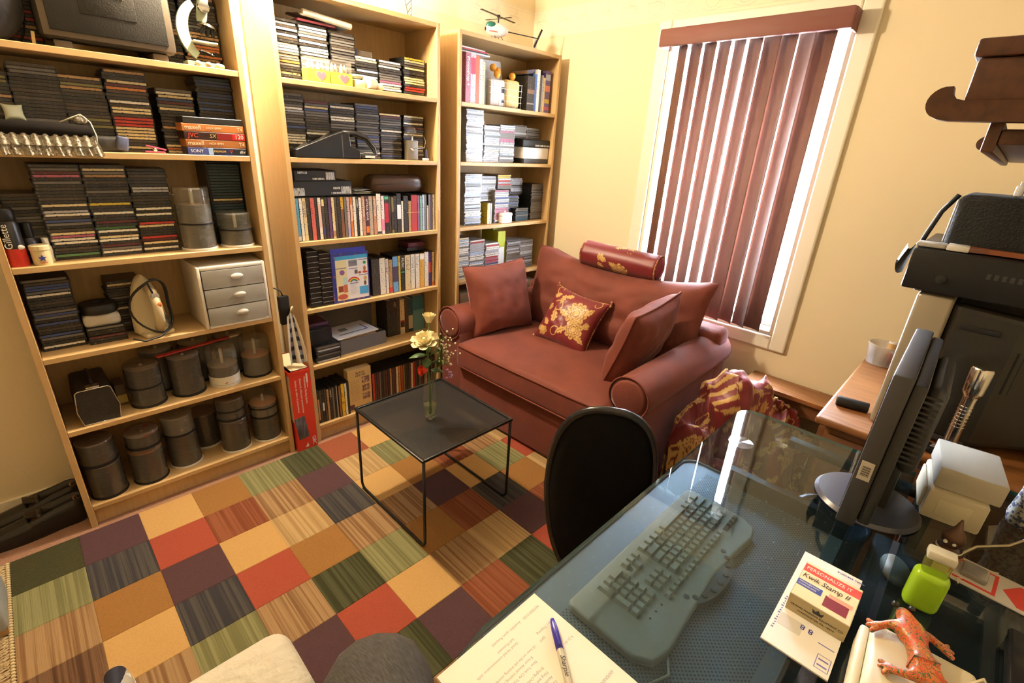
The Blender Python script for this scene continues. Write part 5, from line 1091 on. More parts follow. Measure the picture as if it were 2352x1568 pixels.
def hemf(u, v):
    k = min(58, int(u*59)); a = Vector(pth[k]); d = Vector(pth[min(59, k+1)])-a; s2 = Vector((-d.y, d.x, 0)).normalized() if d.length > 1e-6 else Vector((1, 0, 0))
    return tuple(a+s2*(v-.5)*.075+Vector((0, 0, .030*(1-(2*v-1)**2)+.012*sin(u*23))))
mh.grid(hemf, 60, 12); ph = [damask_tile(i/59*.5, j/11*.09+.06, .55) for j in range(12) for i in range(60)]
hm = sub(t, 'hem', mh, DAM, True, pat=ph); so_ = hm.modifiers.new('s', 'SOLIDIFY'); so_.thickness = .006; so_.offset = -1
sub(t, 'cord_trim', MB().tube([tuple(Vector(hemf(k/59, 0))+Vector((0, 0, .003))) for k in range(60)], .0035, 6), MATS['gold_cord'], True)
# ================================================================ side table with vase
MESH = bpy.data.materials.new('black_mesh_top'); MESH.use_nodes = True; nt = MESH.node_tree; b = nt.nodes['Principled BSDF']
b.inputs['Base Color'].default_value = (.012, .013, .015, 1); b.inputs['Roughness'].default_value = .42
tr = nt.nodes.new('ShaderNodeBsdfTransparent'); mx = nt.nodes.new('ShaderNodeMixShader'); mx.inputs[0].default_value = .80
nt.links.new(tr.outputs[0], mx.inputs[1]); nt.links.new(b.outputs[0], mx.inputs[2]); nt.links.new(mx.outputs[0], nt.nodes['Material Output'].inputs[0])
t = thing('side_table', 'small black metal table with a fine mesh top and wire sled legs', 'table', (1.130, -1.002, .008)); hw, hd, H = .225, .243, .415
sub(t, 'mesh_top', MB().box(-hw+.004, hw-.004, -hd+.004, hd-.004, H-.004, H-.002), MESH)
fr = MB()
for s in (-1, 1): fr.rbox(s*hw-.006, s*hw+.006, -hd-.006, hd+.006, H-.008, H+.004, .002).rbox(-hw+.006, hw-.006, s*hd-.006, s*hd+.006, H-.008, H+.004, .002)
sub(t, 'top_frame', fr, STEELD, 40)
for s in (-1, 1):
    x = s*(hw-.003); R = .03
    path = [(x, -hd, H-.005), (x, -hd, R)]+[(x, -hd+R-R*cos(a), R-R*sin(a)+.006) for a in (pi/8, pi/4, 3*pi/8, pi/2)]+[(x, hd-R+R*sin(a), R-R*cos(a)+.006) for a in (0, pi/8, pi/4, 3*pi/8)]+[(x, hd, R), (x, hd, H-.005)]
    sub(t, 'sled_leg', MB().tube(path, .006, 8), STEELD, True)
VG = clear('vase_glass', (.95, .97, .96), (.8, .85, .8), .04, .02, 1.5)
t = thing('bud_vase', 'slender clear glass bud vase with a little water on the side table', 'vase', (1.100, -1.022, .4275))
sub(t, 'glass', MB().lathe([(.0, .0), (.020, .0), (.024, .01), (.028, .06), (.0285, .10), (.024, .16), (.0225, .20)], 28, cap=False), VG, True)
sub(t, 'water', MB().lathe([(.0, .0125), (.0215, .0145), (.0265, .06), (.0268, .068), (.0, .068)], 28), clear('water', (.93, .95, .80), (.5, .5, .3), .10, .02, 1.33), True)
GR = mat('stem_green', (.10, .17, .035), .5); LEAFM = mat('leaf_green', (.035, .085, .028), .4, var=(30, (.06, .12, .035), .4, .6))
IV = mat('ivory_petal', (.82, .72, .42), .6, sheen=.2); REDP = mat('red_petal', (.72, .055, .02), .5); LIL = mat('lilac_petal', (.42, .22, .42), .6)
bq = thing('flower_bouquet', 'bouquet of two ivory roses, a red rosebud and white gypsophila in the vase', 'flowers', (1.100, -1.022, .4275))
def petal_rose(c, R, m, n=3, open_=1.0, d=(0, 0, 1), seed=0):
    mb = MB(); d = Vector(d).normalized(); q = Vector((0, 0, 1)).rotation_difference(d).to_matrix().to_4x4(); T = Matrix.Translation(c) @ q
    for ring in range(n):
        k = 4+ring
        for i in range(k):
            a = 2*pi*i/k+ring*.7+seed; op = open_*(ring/max(1, n-1))
            def pf(u, v, s=0):
                w = (u-.5)*2; rr = R*(.18+.25*ring/n)+R*v**1.2*(.25+op*.75); zz = R*(1.15*v-.55*op*v*v)+R*.12*w*w*v
                aa = a+w*(pi/k)*1.25*(1-.55*v**3)
                return T @ Vector(((rr+s)*cos(aa), (rr+s)*sin(aa), zz))
            mb.grid(lambda u, v: pf(u, v), 6, 6); mb.grid(lambda u, v: pf(1-u, v, R*.02), 6, 6)
    mb.ball((0, 0, R*.45), (R*.3, R*.3, R*.5), 10, 8, T); return mb
def leafm(base, tip, w, m=None):
    mb = MB(); A = Vector(base); B = Vector(tip); d = B-A; sd = d.cross(Vector((0, 0, 1))).normalized(); nn = sd.cross(d).normalized()
    for s in (0, 1):
        def lf(u, v):
            q = 2*u-1; ww = w*sin(pi*v**.8); return A+d*v+sd*q*ww+nn*(-.25*abs(q)*ww+.15*d.length*sin(pi*v))-nn*.0008*s
        mb.grid(lf if s == 0 else (lambda u, v: lf(1-u, v)), 5, 9)
    return mb
def flower(name, label, stem, head, m):
    s_ = sub(bq, name, MB().tube(stem, .0022, 6), GR, True); h_ = head.build('blossom', m, s_, True); return s_
flower('stem', '', [(.004, .002, .016), (.002, .003, .12), (-.003, .006, .22), (.006, .012, .425)], petal_rose((.006, .012, .418), .030, IV, 3, .35, (.05, 0, 1)), IV)
flower('stem', '', [(-.005, -.002, .016), (-.004, -.004, .15), (-.012, -.002, .27), (-.022, -.004, .348)], petal_rose((-.022, -.004, .335), .040, IV, 4, 1.0, (-.35, -.2, 1), 1), IV)
flower('stem', '', [(.003, -.004, .02), (-.002, -.008, .13), (-.012, -.014, .19), (-.026, -.016, .243)], petal_rose((-.026, -.016, .232), .027, REDP, 3, .30, (-.95, .1, .15), 2), REDP)
flower('stem', '', [(.002, .0, .016), (.008, -.002, .14), (.03, -.020, .25), (.04, -.034, .35)], petal_rose((.04, -.034, .345), .014, mat('bud_green', (.24, .26, .12), .6), 3, .2, (.3, -.2, 1)), mat('bud_green', (.24, .26, .12), .6))
for (b_, tp, w) in (((-.01, .0, .255), (-.075, .035, .245), .022), ((-.008, .004, .24), (-.04, -.03, .215), .020), ((.0, 0, .25), (.035, -.045, .285), .018), ((.0, -.004, .19), (.045, -.04, .175), .016), ((.002, 0, .22), (.06, -.05, .215), .017), ((-.004, 0, .20), (-.045, .01, .195), .018), ((.006, -.004, .18), (.02, -.05, .19), .016), ((.0, .004, .26), (.01, .05, .30), .015)): sub(bq, 'leaf', leafm((b_[0], b_[1], b_[2]+.032), (tp[0], tp[1], tp[2]+.032), w), LEAFM, True)
gm = MB(); gs = MB()
for k in range(60):
    a = random.uniform(-1, 1); x, y, zz = .045+.028*random.gauss(0, .8), -.045+.022*random.gauss(0, .8), .315+.045*random.gauss(0, .75)
    gm.ball((x, y, zz), random.uniform(.0030, .0050), 6, 4); gs.tube([(.02, -.018, .23), (lerp(.02, x, .6), lerp(-.018, y, .6), lerp(.23, zz, .6)), (x, y, zz)], .0005, 3, cap=False)
tag(sub(bq, 'gypsophila', gm, mat('gypsophila', (.75, .70, .52), .7), True), kind='stuff'); tag(sub(bq, 'gypsophila_twigs', gs, GR), kind='stuff')
lm_ = MB()
for k in range(10): lm_.ball((.055+.012*random.gauss(0, .7), -.05+.012*random.gauss(0, .7), .205+.014*random.gauss(0, 1)), (.006, .006, .004), 7, 5)
tag(sub(bq, 'lilac_sprig', lm_, LIL, True), kind='stuff')
# low wooden bench along the window wall
OAK = mat('oak', (.25, .105, .034), .4, var=(6, (.17, .066, .02), .4, .68), stretch=(10, 1, 10)); OAKD = mat('oak_dark', (.14, .056, .02), .4, var=(6, (.10, .04, .014), .4, .68), stretch=(10, 1, 10))
t = thing('low_bench', 'low oak bench along the window wall behind the bedspread', 'bench', (2.61, -1.97, 0))
sub(t, 'top', MB().rbox(-.085, .09, -.21, .205, .425, .448, .004), OAK, 40); sub(t, 'apron', MB().box(-.06, .07, -.20, .195, .35, .425), OAKD)
for sx in (-.06, .06):
    for sy in (-.19, .18): sub(t, 'leg', MB().rbox(sx-.018, sx+.018, sy-.018, sy+.018, 0, .35, .004), OAKD, 40)
# ================================================================ task chair
FAB = mat('black_chair_fabric', (.007, .007, .0065), .9, spec=.08, bump=(500, .2)); RIMB = mat('black_rim', (.02, .021, .024), .22)
t = thing('task_chair', 'black task chair with a tall rounded backrest, facing the sofa', 'chair', (1.240, -1.775, 0), (0, 0, rad(-56)))
def bout(n=48):
    P = []
    for k in range(n):
        a = 2*pi*k/n; x, zv = cos(a), sin(a)
        w = .176; hh = .37
        px = w*math.copysign(abs(x)**.80, x); pz = hh*math.copysign(abs(zv)**.85, zv)
        if pz < 0: px *= 1-.12*min(1, -pz/.3)
        P.append((px, pz))
    return P
BO = bout(); n = len(BO); V = []; F = []
def bend(x, y, zv): return (x, y-.06*(zv/.34)**2*(1 if zv > 0 else .2)+.10*x*x/.03*.15, .417+zv)
rings = [(0, -.012), (.5, -.020), (.8, -.018), (.93, -.010), (.97, .0), (.985, .016)]
rings = [(0.02, -.034), (.45, -.032), (.75, -.026), (.90, -.014), (.955, .0)]
for s, dy in rings:
    for px, pz in BO: V.append(bend(px*s, dy, pz*s))
for s, dy in reversed([(0.02, .03), (.6, .03), (.92, .022)]):
    for px, pz in BO: V.append(bend(px*s, dy, pz*s))
for j in range(len(V)//n-1):
    for i in range(n): F.append((j*n+i, j*n+(i+1) % n, (j+1)*n+(i+1) % n, (j+1)*n+i))
F += [tuple(range(n-1, -1, -1)), tuple(range(len(V)-n, len(V)))]
bk = sub(t, 'backrest', MB().add(V, F), FAB, True)
sub(bk, 'rim', MB().tube([bend(px*.985, .006, pz*.985) for px, pz in BO], .012, 10, True), RIMB, True)
sub(t, 'seat', MB().rbox(-.165, .165, .02, .34, .385, .445, .05, 4), FAB, True)
sub(t, 'back_bar', MB().tube([(0, .04, .42), (0, .05, .36), (0, .15, .36)], .014, 8), STEELD, True)
sub(t, 'gas_stem', MB().lathe([(.025, .10), (.025, .24), (.015, .24), (.015, .385)], 16, TR((0, .22, 0))), STEELD, 40)
for k in range(5):
    a = 2*pi*k/5+1.2
    sub(t, 'base_arm', MB().tube([(.02*cos(a), .22+.02*sin(a), .12), (.11*cos(a), .22+.11*sin(a), .075)], [.018, .012], 8), BLACK, True)
    sub(t, 'caster', MB().lathe([(.0, -.012), (.024, -.012), (.026, 0), (.024, .012), (.0, .012)], 16, TR((.115*cos(a), .22+.115*sin(a), .0345), rx=pi/2, rz=a)), BLACK, 40)
# ================================================================ glass desk
GLASS = clear('desk_glass', (.64, .74, .79), (.06, .10, .12), .05, .012, 1.55); GEDGE = mat('glass_edge', (.03, .13, .12), .1)
DZ = .75
dk = thing('glass_desk', 'glass-topped computer desk with a perforated steel keyboard tray', 'desk', (.95, -2.35, 0))
def glass(name, pts, z0, z1):
    n = len(pts); m = MB(); m.add([(x, y, zz) for zz in (z0, z1) for x, y in pts], [tuple(range(n-1, -1, -1)), tuple(range(n, 2*n))]); m.mat(1)
    m.add([(x, y, zz) for zz in (z0, z1) for x, y in pts], [(i, (i+1) % n, n+(i+1) % n, n+i) for i in range(n)])
    return sub(dk, name, m, [GLASS, GEDGE])
R = .05; x1, y1 = 1.60-.95, -2.05+2.35; yb = -2.500+2.35; x0 = .30-.95
pts = [(x0+.02, yb), (x1, yb), (x1, y1-R)]+[(x1-R+R*cos(a), y1-R+R*sin(a)) for a in (pi/8, pi/4, 3*pi/8, pi/2)]+[(x0+.16, y1), (x0+.10, y1-.012), (x0+.05, y1-.03), (x0+.02, y1-.06), (x0, y1-.11), (x0, yb+.02)]
glass('glass_top', pts, DZ-.010, DZ)
glass('rear_glass_shelf', [(x0+.02, -.49), (x1+.1, -.49), (x1+.1, yb-.012), (x0+.02, yb-.012)], DZ-.010, DZ)
for x in (x0+.12, x1-.06): sub(dk, 'leg', MB().rbox(x-.02, x+.02, yb-.06, yb-.02, 0, DZ-.0105, .004).rbox(x-.02, x+.02, -.44, -.40, 0, DZ-.0105, .004).rbox(x-.02, x+.02, -.40, yb-.06, .3, .34, .004), STEELD, 40)
for x in (x0+.12, x1-.06): sub(dk, 'support_arm', MB().rbox(x-.015, x+.015, yb-.03, y1-.16, DZ-.035, DZ-.0105, .004), STEELD, 40)
sub(dk, 'cross_beam', MB().rbox(x0+.14, x1-.08, -.43, -.41, .5, .56, .004), STEELD, 40)
TRAYM = bpy.data.materials.new('perforated_steel'); TRAYM.use_nodes = True; nt = TRAYM.node_tree; b = nt.nodes['Principled BSDF']; b.inputs['Roughness'].default_value = .45; b.inputs['Metallic'].default_value = .3
tc = nt.nodes.new('ShaderNodeTexCoord'); mp = nt.nodes.new('ShaderNodeMapping'); mp.inputs['Rotation'].default_value = (0, 0, pi/4); mp.inputs['Scale'].default_value = (150, 150, 0); nt.links.new(tc.outputs['Object'], mp.inputs[0])
fr_ = nt.nodes.new('ShaderNodeVectorMath'); fr_.operation = 'FRACTION'; nt.links.new(mp.outputs[0], fr_.inputs[0])
sb = nt.nodes.new('ShaderNodeVectorMath'); sb.operation = 'DISTANCE'; sb.inputs[1].default_value = (.5, .5, 0); nt.links.new(fr_.outputs[0], sb.inputs[0])
lt_ = nt.nodes.new('ShaderNodeMath'); lt_.operation = 'LESS_THAN'; lt_.inputs[1].default_value = .26; nt.links.new(sb.outputs['Value'], lt_.inputs[0])
mxc = nt.nodes.new('ShaderNodeMix'); mxc.data_type = 'RGBA'; mxc.inputs[6].default_value = (.16, .205, .25, 1); mxc.inputs[7].default_value = (.015, .02, .025, 1); nt.links.new(lt_.outputs[0], mxc.inputs[0]); nt.links.new(mxc.outputs[2], b.inputs['Base Color'])
STB = mat('blue_grey_steel', (.18, .23, .28), .4, metal=.3)
ty0, ty1, tx0, tx1 = -2.42+2.35, -2.005+2.35, .50-.95, 1.335-.95
rr = .045
tp = [(tx0, ty0), (tx1, ty0), (tx1, ty1-rr)]+[(tx1-rr+rr*cos(a), ty1-rr+rr*sin(a)) for a in (pi/8, pi/4, 3*pi/8, pi/2)]+[(tx0, ty1)]
sub(dk, 'keyboard_tray', MB().prism(tp, .640, .652), STB)
sub(dk, 'perforated_panel', MB().box(tx0+.02, tx1-.035, ty0+.03, ty1-.075, .652, .6525), TRAYM)
sub(dk, 'tray_lip', MB().tube([(x, y, .654) for x, y in tp[1:]], .004, 6), STB, True)
for x in (tx0+.02, tx1-.02): sub(dk, 'tray_runner', MB().box(x-.012, x+.012, ty0, ty1-.12, .6525, .70), STEELD)
# ================================================================ keyboard
KB = mat('keyboard_grey', (.40, .40, .36), .5); KEY = mat('key_grey', (.46, .46, .41), .45); KEYD = mat('key_dark', (.10, .11, .12), .45)
kb = thing('keyboard', 'pale grey full-size keyboard under the glass, on the perforated tray', 'keyboard', (.915, -2.172, .6528), (0, 0, pi))
outl = [(-.255, -.092), (.245, -.092), (.255, -.085), (.255, .075), (.245, .092), (.20, .10)]+[(.17-.34*k/8, .098+.022*sin(pi*k/8)*0-.0) for k in range(9)]+[(-.20, .10), (-.245, .085), (-.255, .06)]
outl = [(-.250, -.092), (.250, -.092), (.258, -.082), (.258, .055), (.24, .088), (.20, .098), (.10, .090), (-.02, .082), (-.14, .090), (-.20, .098), (-.24, .088), (-.258, .055), (-.258, -.082)]
c_ = sub(kb, 'casing', MB().prism(outl, .0, .020), KB); bv = c_.modifiers.new('b', 'BEVEL'); bv.width = .006; bv.segments = 3
sub(kb, 'media_dial', MB().prism([(-.02+.11*cos(a), .052+.058*sin(a)*(1 if sin(a) > 0 else .35)) for a in [2*pi*k/40 for k in range(40)]], .0, .018), mat('dial_panel', (.12, .13, .15), .4))
for k in range(9): a = .25+2.6*k/8; sub(kb, 'media_button', MB().lathe([(.006, .018), (.006, .021), (.0, .022)], 12, TR((-.02+.092*cos(a), .054+.045*sin(a), 0))), KEYD, 40)
_km = {}
def key(x, y, w, m=KEY, d=.0165):
    kk = (round(w, 4), m.name, d)
    if kk not in _km:
        W2 = w/2; mb = MB(); h = .0095; i1 = .0028
        mb.add([(-W2, -d/2, 0), (W2, -d/2, 0), (W2, d/2, 0), (-W2, d/2, 0), (-W2+i1, -d/2+i1, h), (W2-i1, -d/2+i1, h), (W2-i1, d/2-i1*.5, h), (-W2+i1, d/2-i1*.5, h)], [(4, 5, 6, 7), (0, 1, 5, 4), (1, 2, 6, 5), (2, 3, 7, 6), (3, 0, 4, 7), (3, 2, 1, 0)])
        _km[kk] = mb.mesh('key', m)
    link('key', _km[kk], kb, (x, y, .0195))
U = .0188; kx0 = -.238
rows_ = [[1.4, 1.2, 1.2, 5.8, 1.2, 1.2, 1.2, 1.4], [2.25]+[1]*10+[2.35], [1.8]+[1]*11+[1.8], [1.5]+[1]*12+[1.1], [1]*13+[1.6]]
for r_, row_ in enumerate(rows_):
    x = kx0; y = -.062+r_*U
    for w in row_: key(x+w*U/2, y, w*U-.0022); x += w*U
yF = -.062+5*U+.010
for k in range(4): key(kx0+.016*k+.008, yF, .014, KEYD, .012)
for g in range(3):
    for k in range(4): key(kx0+.085+g*.072+k*U*.92, yF-.004, U*.92-.0022, KEY, .0125)
nx = kx0+14.75*U+.008
for r_, c3 in ((0, (0, 1, 2)), (1, (1,)), (3, (0, 1, 2)), (4, (0, 1, 2))):
    for k in c3: key(nx+U/2+k*U, -.062+r_*U, U-.0022)
for k in range(3): key(nx+U/2+k*U, yF-.004, U-.0022, KEY, .0125)
px = nx+3*U+.010
for r_ in range(5):
    for k in range(4):
        if (r_ == 0 and k == 1) or (k == 3 and r_ in (1, 3)): continue
        if r_ == 0 and k == 0: key(px+U, -.062, 2*U-.0022); continue
        key(px+U/2+k*U, -.062+r_*U+(U/2 if (k == 3 and r_ in (0, 2)) else 0), U-.0022, KEY, .0165 if not (k == 3 and r_ in (0, 2)) else .034)
for k in range(3): sub(kb, 'status_light', MB().lathe([(.0022, .0200), (.0022, .0207), (.0, .0208)], 8, TR((px+.01+k*.022, yF-.002, 0))), INKD)
sub(kb, 'cable', MB().tube([(.20, .095, .010), (.23, .115, .006), (.29, .09, .0045), (.34, .05, .0045), (.40, .03, .0045)], .0028, 6), KB, True)
# ================================================================ things on the glass
t = thing('printed_sheet', 'sheet of printed paper with typed text lying on the glass desk end', 'paper', (.463, -2.205, DZ), (0, 0, pi))
sub(t, 'sheet', MB().box(-.108, .108, -.1395, .1395, .0002, .0012), mat('white_sheet', (.82, .78, .66), .8)); GREYI = mat('grey_ink', (.34, .33, .34), .8)
LN = [('REFERENCES:   Available upon Request', -.095, -.118, .0068), ('Self Motivated', -.02, -.104, .0062), ('Good Verbal communication skills', -.02, -.095, .0062), ('Skills / Training', -.095, -.083, .0068), ('2007      15 hour on the job training course', -.06, -.072, .0062), ('8 hour Annual training course', -.02, -.063, .0062), ('New York City Trailblazers', -.02, -.054, .0062), ('9-21-01', -.095, -.042, .0068), ('Bringing Children home from school', -.02, -.040, .0062), ('Filing and answering phones', -.02, -.031, .0062), ('Assistant with homework', -.02, -.022, .0062), ('Carnation Center', -.02, -.013, .0062), ('Ran Errands', -.02, -.002, .0062), ('Answering Phones', -.02, .007, .0062), ('Temp Office', -.02, .016, .0062), ('Part time Assistant', -.02, .025, .0062), ('EXPERIENCE  04/01 - 05/01', -.095, .036, .0068), ('Filing, mail and typing', -.02, .048, .0062), ('SKILLS', -.095, .07, .0068), ('Objective: a full time position', -.06, .09, .0062)]
for s, x, y, sz in LN: text(s, sz, GREYI, t, (x, y, .0013), (0, 0, 0), depth=.00005)
sub(t, 'pink_mark', MB().tube([(-.02, .035, .0014), (.01, .045, .0014), (.03, .062, .0014), (.05, .066, .0014)], .0006, 4), mat('pink_ink', (.8, .18, .32), .6))
d_ = Vector((.49-.552, -2.208+2.123, 0)).normalized(); ln = .137
t = thing('marker_pen', 'grey marker pen with a blue cap lying on the printed sheet', 'pen', (.552, -2.123, DZ+.0075)); t.rotation_euler = (0, 0, math.atan2(d_.y, d_.x)); RY = TR(ry=pi/2)
sub(t, 'cap', MB().lathe([(.0, 0), (.0035, .001), (.0048, .008), (.0058, .02), (.0060, .054), (.0, .054)], 18, RY), mat('blue_cap', (.045, .035, .42), .25), True); sub(t, 'clip', MB().rbox(.008, .05, -.0015, .0015, .0056, .0078, .0006), MATS['blue_cap'], 40)
sub(t, 'barrel', MB().lathe([(.0052, .054), (.0056, .06), (.0056, .125), (.0048, .133), (.0, .134)], 18, RY), mat('grey_barrel', (.50, .47, .36), .35), 40)
text('Sharpie', .011, INKD, t, (.066, .0, .00575), (0, 0, 0), shear=.3, depth=.0001)
t = thing('envelope', 'white printed reply envelope lying under the stamp box', 'envelope', (.925, -2.429, DZ), (0, 0, .015))
sub(t, 'envelope', MB().box(-.135, .135, -.05, .05, .0002, .0030), mat('envelope_white', (.80, .77, .70), .7)); ET = mat('envelope_blue_ink', (.16, .16, .45), .7)
for k in range(14): sub(t, 'text_mark', MB().box(-.10+k*.0065, -.097+k*.0065, .041, .045-.001*(k % 3), .0030, .0032), ET)
sub(t, 'window', MB().rbox(-.085, -.055, .004, .040, .0028, .0033, .0002, 1), mat('glassine', (.62, .60, .54), .3)); text('8 8', .016, BLUEI, t, (-.062, -.012, .0032), (0, 0, pi/2))
bx = sub(t, 'postage_box', MB().box(-.125, -.095, -.047, -.046, .003, .0032).box(-.125, -.095, -.028, -.027, .003, .0032).box(-.125, -.124, -.047, -.027, .003, .0032).box(-.096, -.095, -.047, -.027, .003, .0032), ET)
sub(t, 'postage_bars', MB().box(-.118, -.115, -.044, -.030, .003, .0032).box(-.106, -.103, -.044, -.030, .003, .0032), ET); sub(t, 'rule', MB().box(-.075, -.073, -.046, -.022, .003, .0032), ET)
text('business reply', .008, ET, t, (.125, -.01, .0032), (0, 0, -pi/2))
t = thing('stamp_box', 'small printed stamp-kit carton standing on the white envelope', 'carton', (.936, -2.437, DZ+.0032), (0, 0, 0))
sub(t, 'carton', MB().box(-.053, .050, -.045, .046, 0, .036), mat('stamp_tan', (.46, .38, .22), .6)); TZ = .0362
# print on the top, read from the -x side
def tp_(nm, c, x0, x1, y0, y1): sub(t, nm, MB().box(x0, x1, y0, y1, .036, .0362 if nm == 'top_print' else .0365), mat('st_'+c, hx(c), .5))
tp_('top_print', '#e9d6a8', -.051, .050, -.044, .045); tp_('red_band', '#d8483a', .022, .044, -.0445, .0455); tp_('blue_band', '#3a4898', -.022, -.005, .006, .0455)
top2 = lambda s, size, m, x, y, **k: text(s, size, m, t, (x, y, .0367), (0, 0, -pi/2), depth=.0001, **k)
top2('PERSONALIZE IT', .0125, mat('st_cream', hx('#f6ead0'), .5), .033, .042, xs=.80); top2('Kwik Stamp II', .0165, INKD, .010, .043, shear=.25, xs=.80); top2('PERSONALIZED STAMPS', .005, mat('st_cream', hx('#f6ead0'), .5), -.010, .043, xs=.6); top2('AT HOME OR OFFICE', .005, mat('st_cream', hx('#f6ead0'), .5), -.017, .043, xs=.6)
tp_('stamp_picture', '#7a1c24', -.040, -.012, -.036, .000); sub(t, 'stamp_picture', MB().box(-.014, -.004, -.040, -.004, .0365, .0368), mat('st_pink', hx('#d89878'), .5))
text('CROWN MARKING EQUIPMENT CO.', .0058, INKD, t, (-.0534, .041, .017), (pi/2, 0, -pi/2), depth=.0001, xs=.86); text('WARMINSTER, PA. 18974', .0052, INKD, t, (-.0534, .028, .009), (pi/2, 0, -pi/2), depth=.0001)
sub(t, 'crown_emblem', MB().prism([(-.007, 0), (.007, 0), (.009, .008), (.004, .005), (0, .010), (-.004, .005), (-.009, .008)], 0, .0002, TR((-.0532, 0, .022), rx=pi/2, rz=-pi/2)), INKD)
t = thing('reflection_disc', 'small clear disc with painted blue wedges standing in for a reflection on the glass desk', 'disc', (1.375, -2.125, DZ)); sub(t, 'disc', MB().lathe([(.006, 0.0002), (.034, .0002), (.034, .0014), (.006, .0014)], 32), clear('disc_clear', (.92, .94, .95), (.4, .5, .8), .05, .05), 40)
for s in (0, pi): sub(t, 'painted_blue_sheen', MB().prism([(0, 0)]+[(.033*cos(a+s), .033*sin(a+s)) for a in [-.4+.8*k/6 for k in range(7)]], .0014, .0017, TR(rz=-.75)), mat('painted_blue_sheen', (.30, .42, .80), .3))  # blue wedges paint a bow-tie reflection onto the added disc
# ---------------------------------------------------------------- monitor seen from its edge
MON = mat('monitor_black', (.016, .016, .017), .5, bump=(120, .1)); MON2 = mat('monitor_dark_grey', (.035, .034, .036), .5)
t = thing('flat_monitor', 'black flat monitor on a round foot, edge-on, facing the task chair', 'monitor', (1.358, -2.428, DZ), (0, 0, .025))
T = TR((0, .0, .04), rx=.012)
sub(t, 'front_bezel', MB().rbox(-.200, .200, .002, .036, 0, .348, .005, 2, T), MON2, 40); sub(t, 'screen', MB().box(-.182, .182, .0365, .0372, .025, .325, T), mat('screen_black', (.01, .01, .012), .12))
bk = sub(t, 'back_shell', MB().rbox(-.192, .192, -.020, .002, .012, .338, .006, 2, T), MON, 40); sub(t, 'back_bulge', MB().rbox(-.125, .125, -.055, -.020, .12, .320, .02, 3, T), MON, 40)
for k in range(14): sub(t, 'vent_slat', MB().box(-.1255, -.124, -.048, -.022, .145+.0115*k, .150+.0115*k, T), DARK)
lb = sub(t, 'barcode_label', MB().rbox(-.2010, -.200, .006, .028, .155, .198, .0004, 1), mat('label_card', (.45, .42, .36), .6), 40); 
for k in range(9): sub(lb, 'bar', MB().box(-.2014, -.2010, .010, .024, .1655+.0026*k, .1655+.0026*k+.0006+.0008*(k % 2)), INKD)
sub(t, 'stand_neck', MB().rbox(-.035, .035, -.04, -.016, .012, .2, .006), MON, 40); sub(t, 'stand_foot', MB().lathe([(.0, 0.0003), (.105, .0003), (.107, .004), (.10, .012), (.05, .018), (.0, .018)], 48, TR((-.01, -.002, 0))), mat('foot_blue_grey', (.045, .05, .075), .3), 40)
# ---------------------------------------------------------------- things on the rear glass shelf
t = thing('power_block', 'cream wall-style power block with a larger adapter on its top', 'adapter', (1.49, -2.565, DZ), (0, 0, .12))
b0 = sub(t, 'lower_body', MB().rbox(-.09, .07, -.055, .05, .0, .075, .006, 2), CREAM, 40); sub(b0, 'recess', MB().rbox(-.0915, -.09, -.030, .028, .018, .058, .004), mat('cream_light', (.72, .66, .48), .4), 40); sub(b0, 'side_rib', MB().rbox(-.07, .05, .05, .056, .01, .066, .003), CREAM, 40)
sub(t, 'adapter_top', MB().rbox(-.075, .085, -.07, .045, .076, .128, .004, 2), mat('pale_grey_adapter', (.50, .47, .39), .4), 40); sub(t, 'cord', MB().tube([(.06, .04, .04), (.10, .07, .03), (.16, .08, .02), (.22, .05, .008)], .003, 6), CORD, True)
LG = mat('lime_plastic', (.33, .58, .02), .25)
t = thing('sanitizer_bottle', 'lime green bottle with a clear neck and white cap on the rear glass shelf', 'bottle', (1.075, -2.560, DZ), (0, 0, .1))
sub(t, 'holster', MB().rbox(-.018, .018, -.026, .026, .0005, .085, .014, 4), LG, True); sub(t, 'clear_neck', MB().rbox(-.012, .012, -.019, .019, .08, .112, .006, 2), clear('lime_clear', (.80, .85, .45), (.5, .5, .15), .2, .08), 40); sub(t, 'cap', MB().rbox(-.013, .013, -.020, .020, .112, .130, .004, 2), mat('frost_cap', (.62, .62, .54), .4), 40)
t = thing('bead_figurine', 'small dark wooden figurine with a pointed hat and beaded collar', 'figurine', (1.280, -2.585, DZ)); WD = mat('dark_figurine_wood', (.035, .02, .012), .4, var=(30, (.09, .04, .02), .4, .6))
sub(t, 'body', MB().lathe([(.0, 0.0003), (.020, .0003), (.024, .010), (.022, .018), (.012, .026), (.0, .027)], 20), WD, True); sub(t, 'collar', MB().lathe([(.0245, .008), (.0258, .011), (.0245, .014)], 24, cap=False), mat('collar_orange', (.5, .2, .08), .5), True); sub(t, 'collar', MB().lathe([(.021, .018), (.0225, .0205), (.021, .023)], 24, cap=False), mat('collar_white', (.6, .56, .5), .5), True)
sub(t, 'head', MB().ball((0, 0, .042), (.019, .019, .018), 16, 12), WD, True); sub(t, 'hat', MB().lathe([(.020, .046), (.016, .058), (.007, .072), (.002, .092), (.0, .093)], 16), mat('hat_brown', (.11, .05, .025), .6), True)
for s in (-1, 1): sub(t, 'eye', MB().ball((-.0165, .007*s+.004, .041), .004, 8, 6), INKW, True)
t = thing('power_strip_block', 'cream power adapter under the clay gecko at the desk corner', 'adapter', (.825, -2.565, DZ), (0, 0, .06))
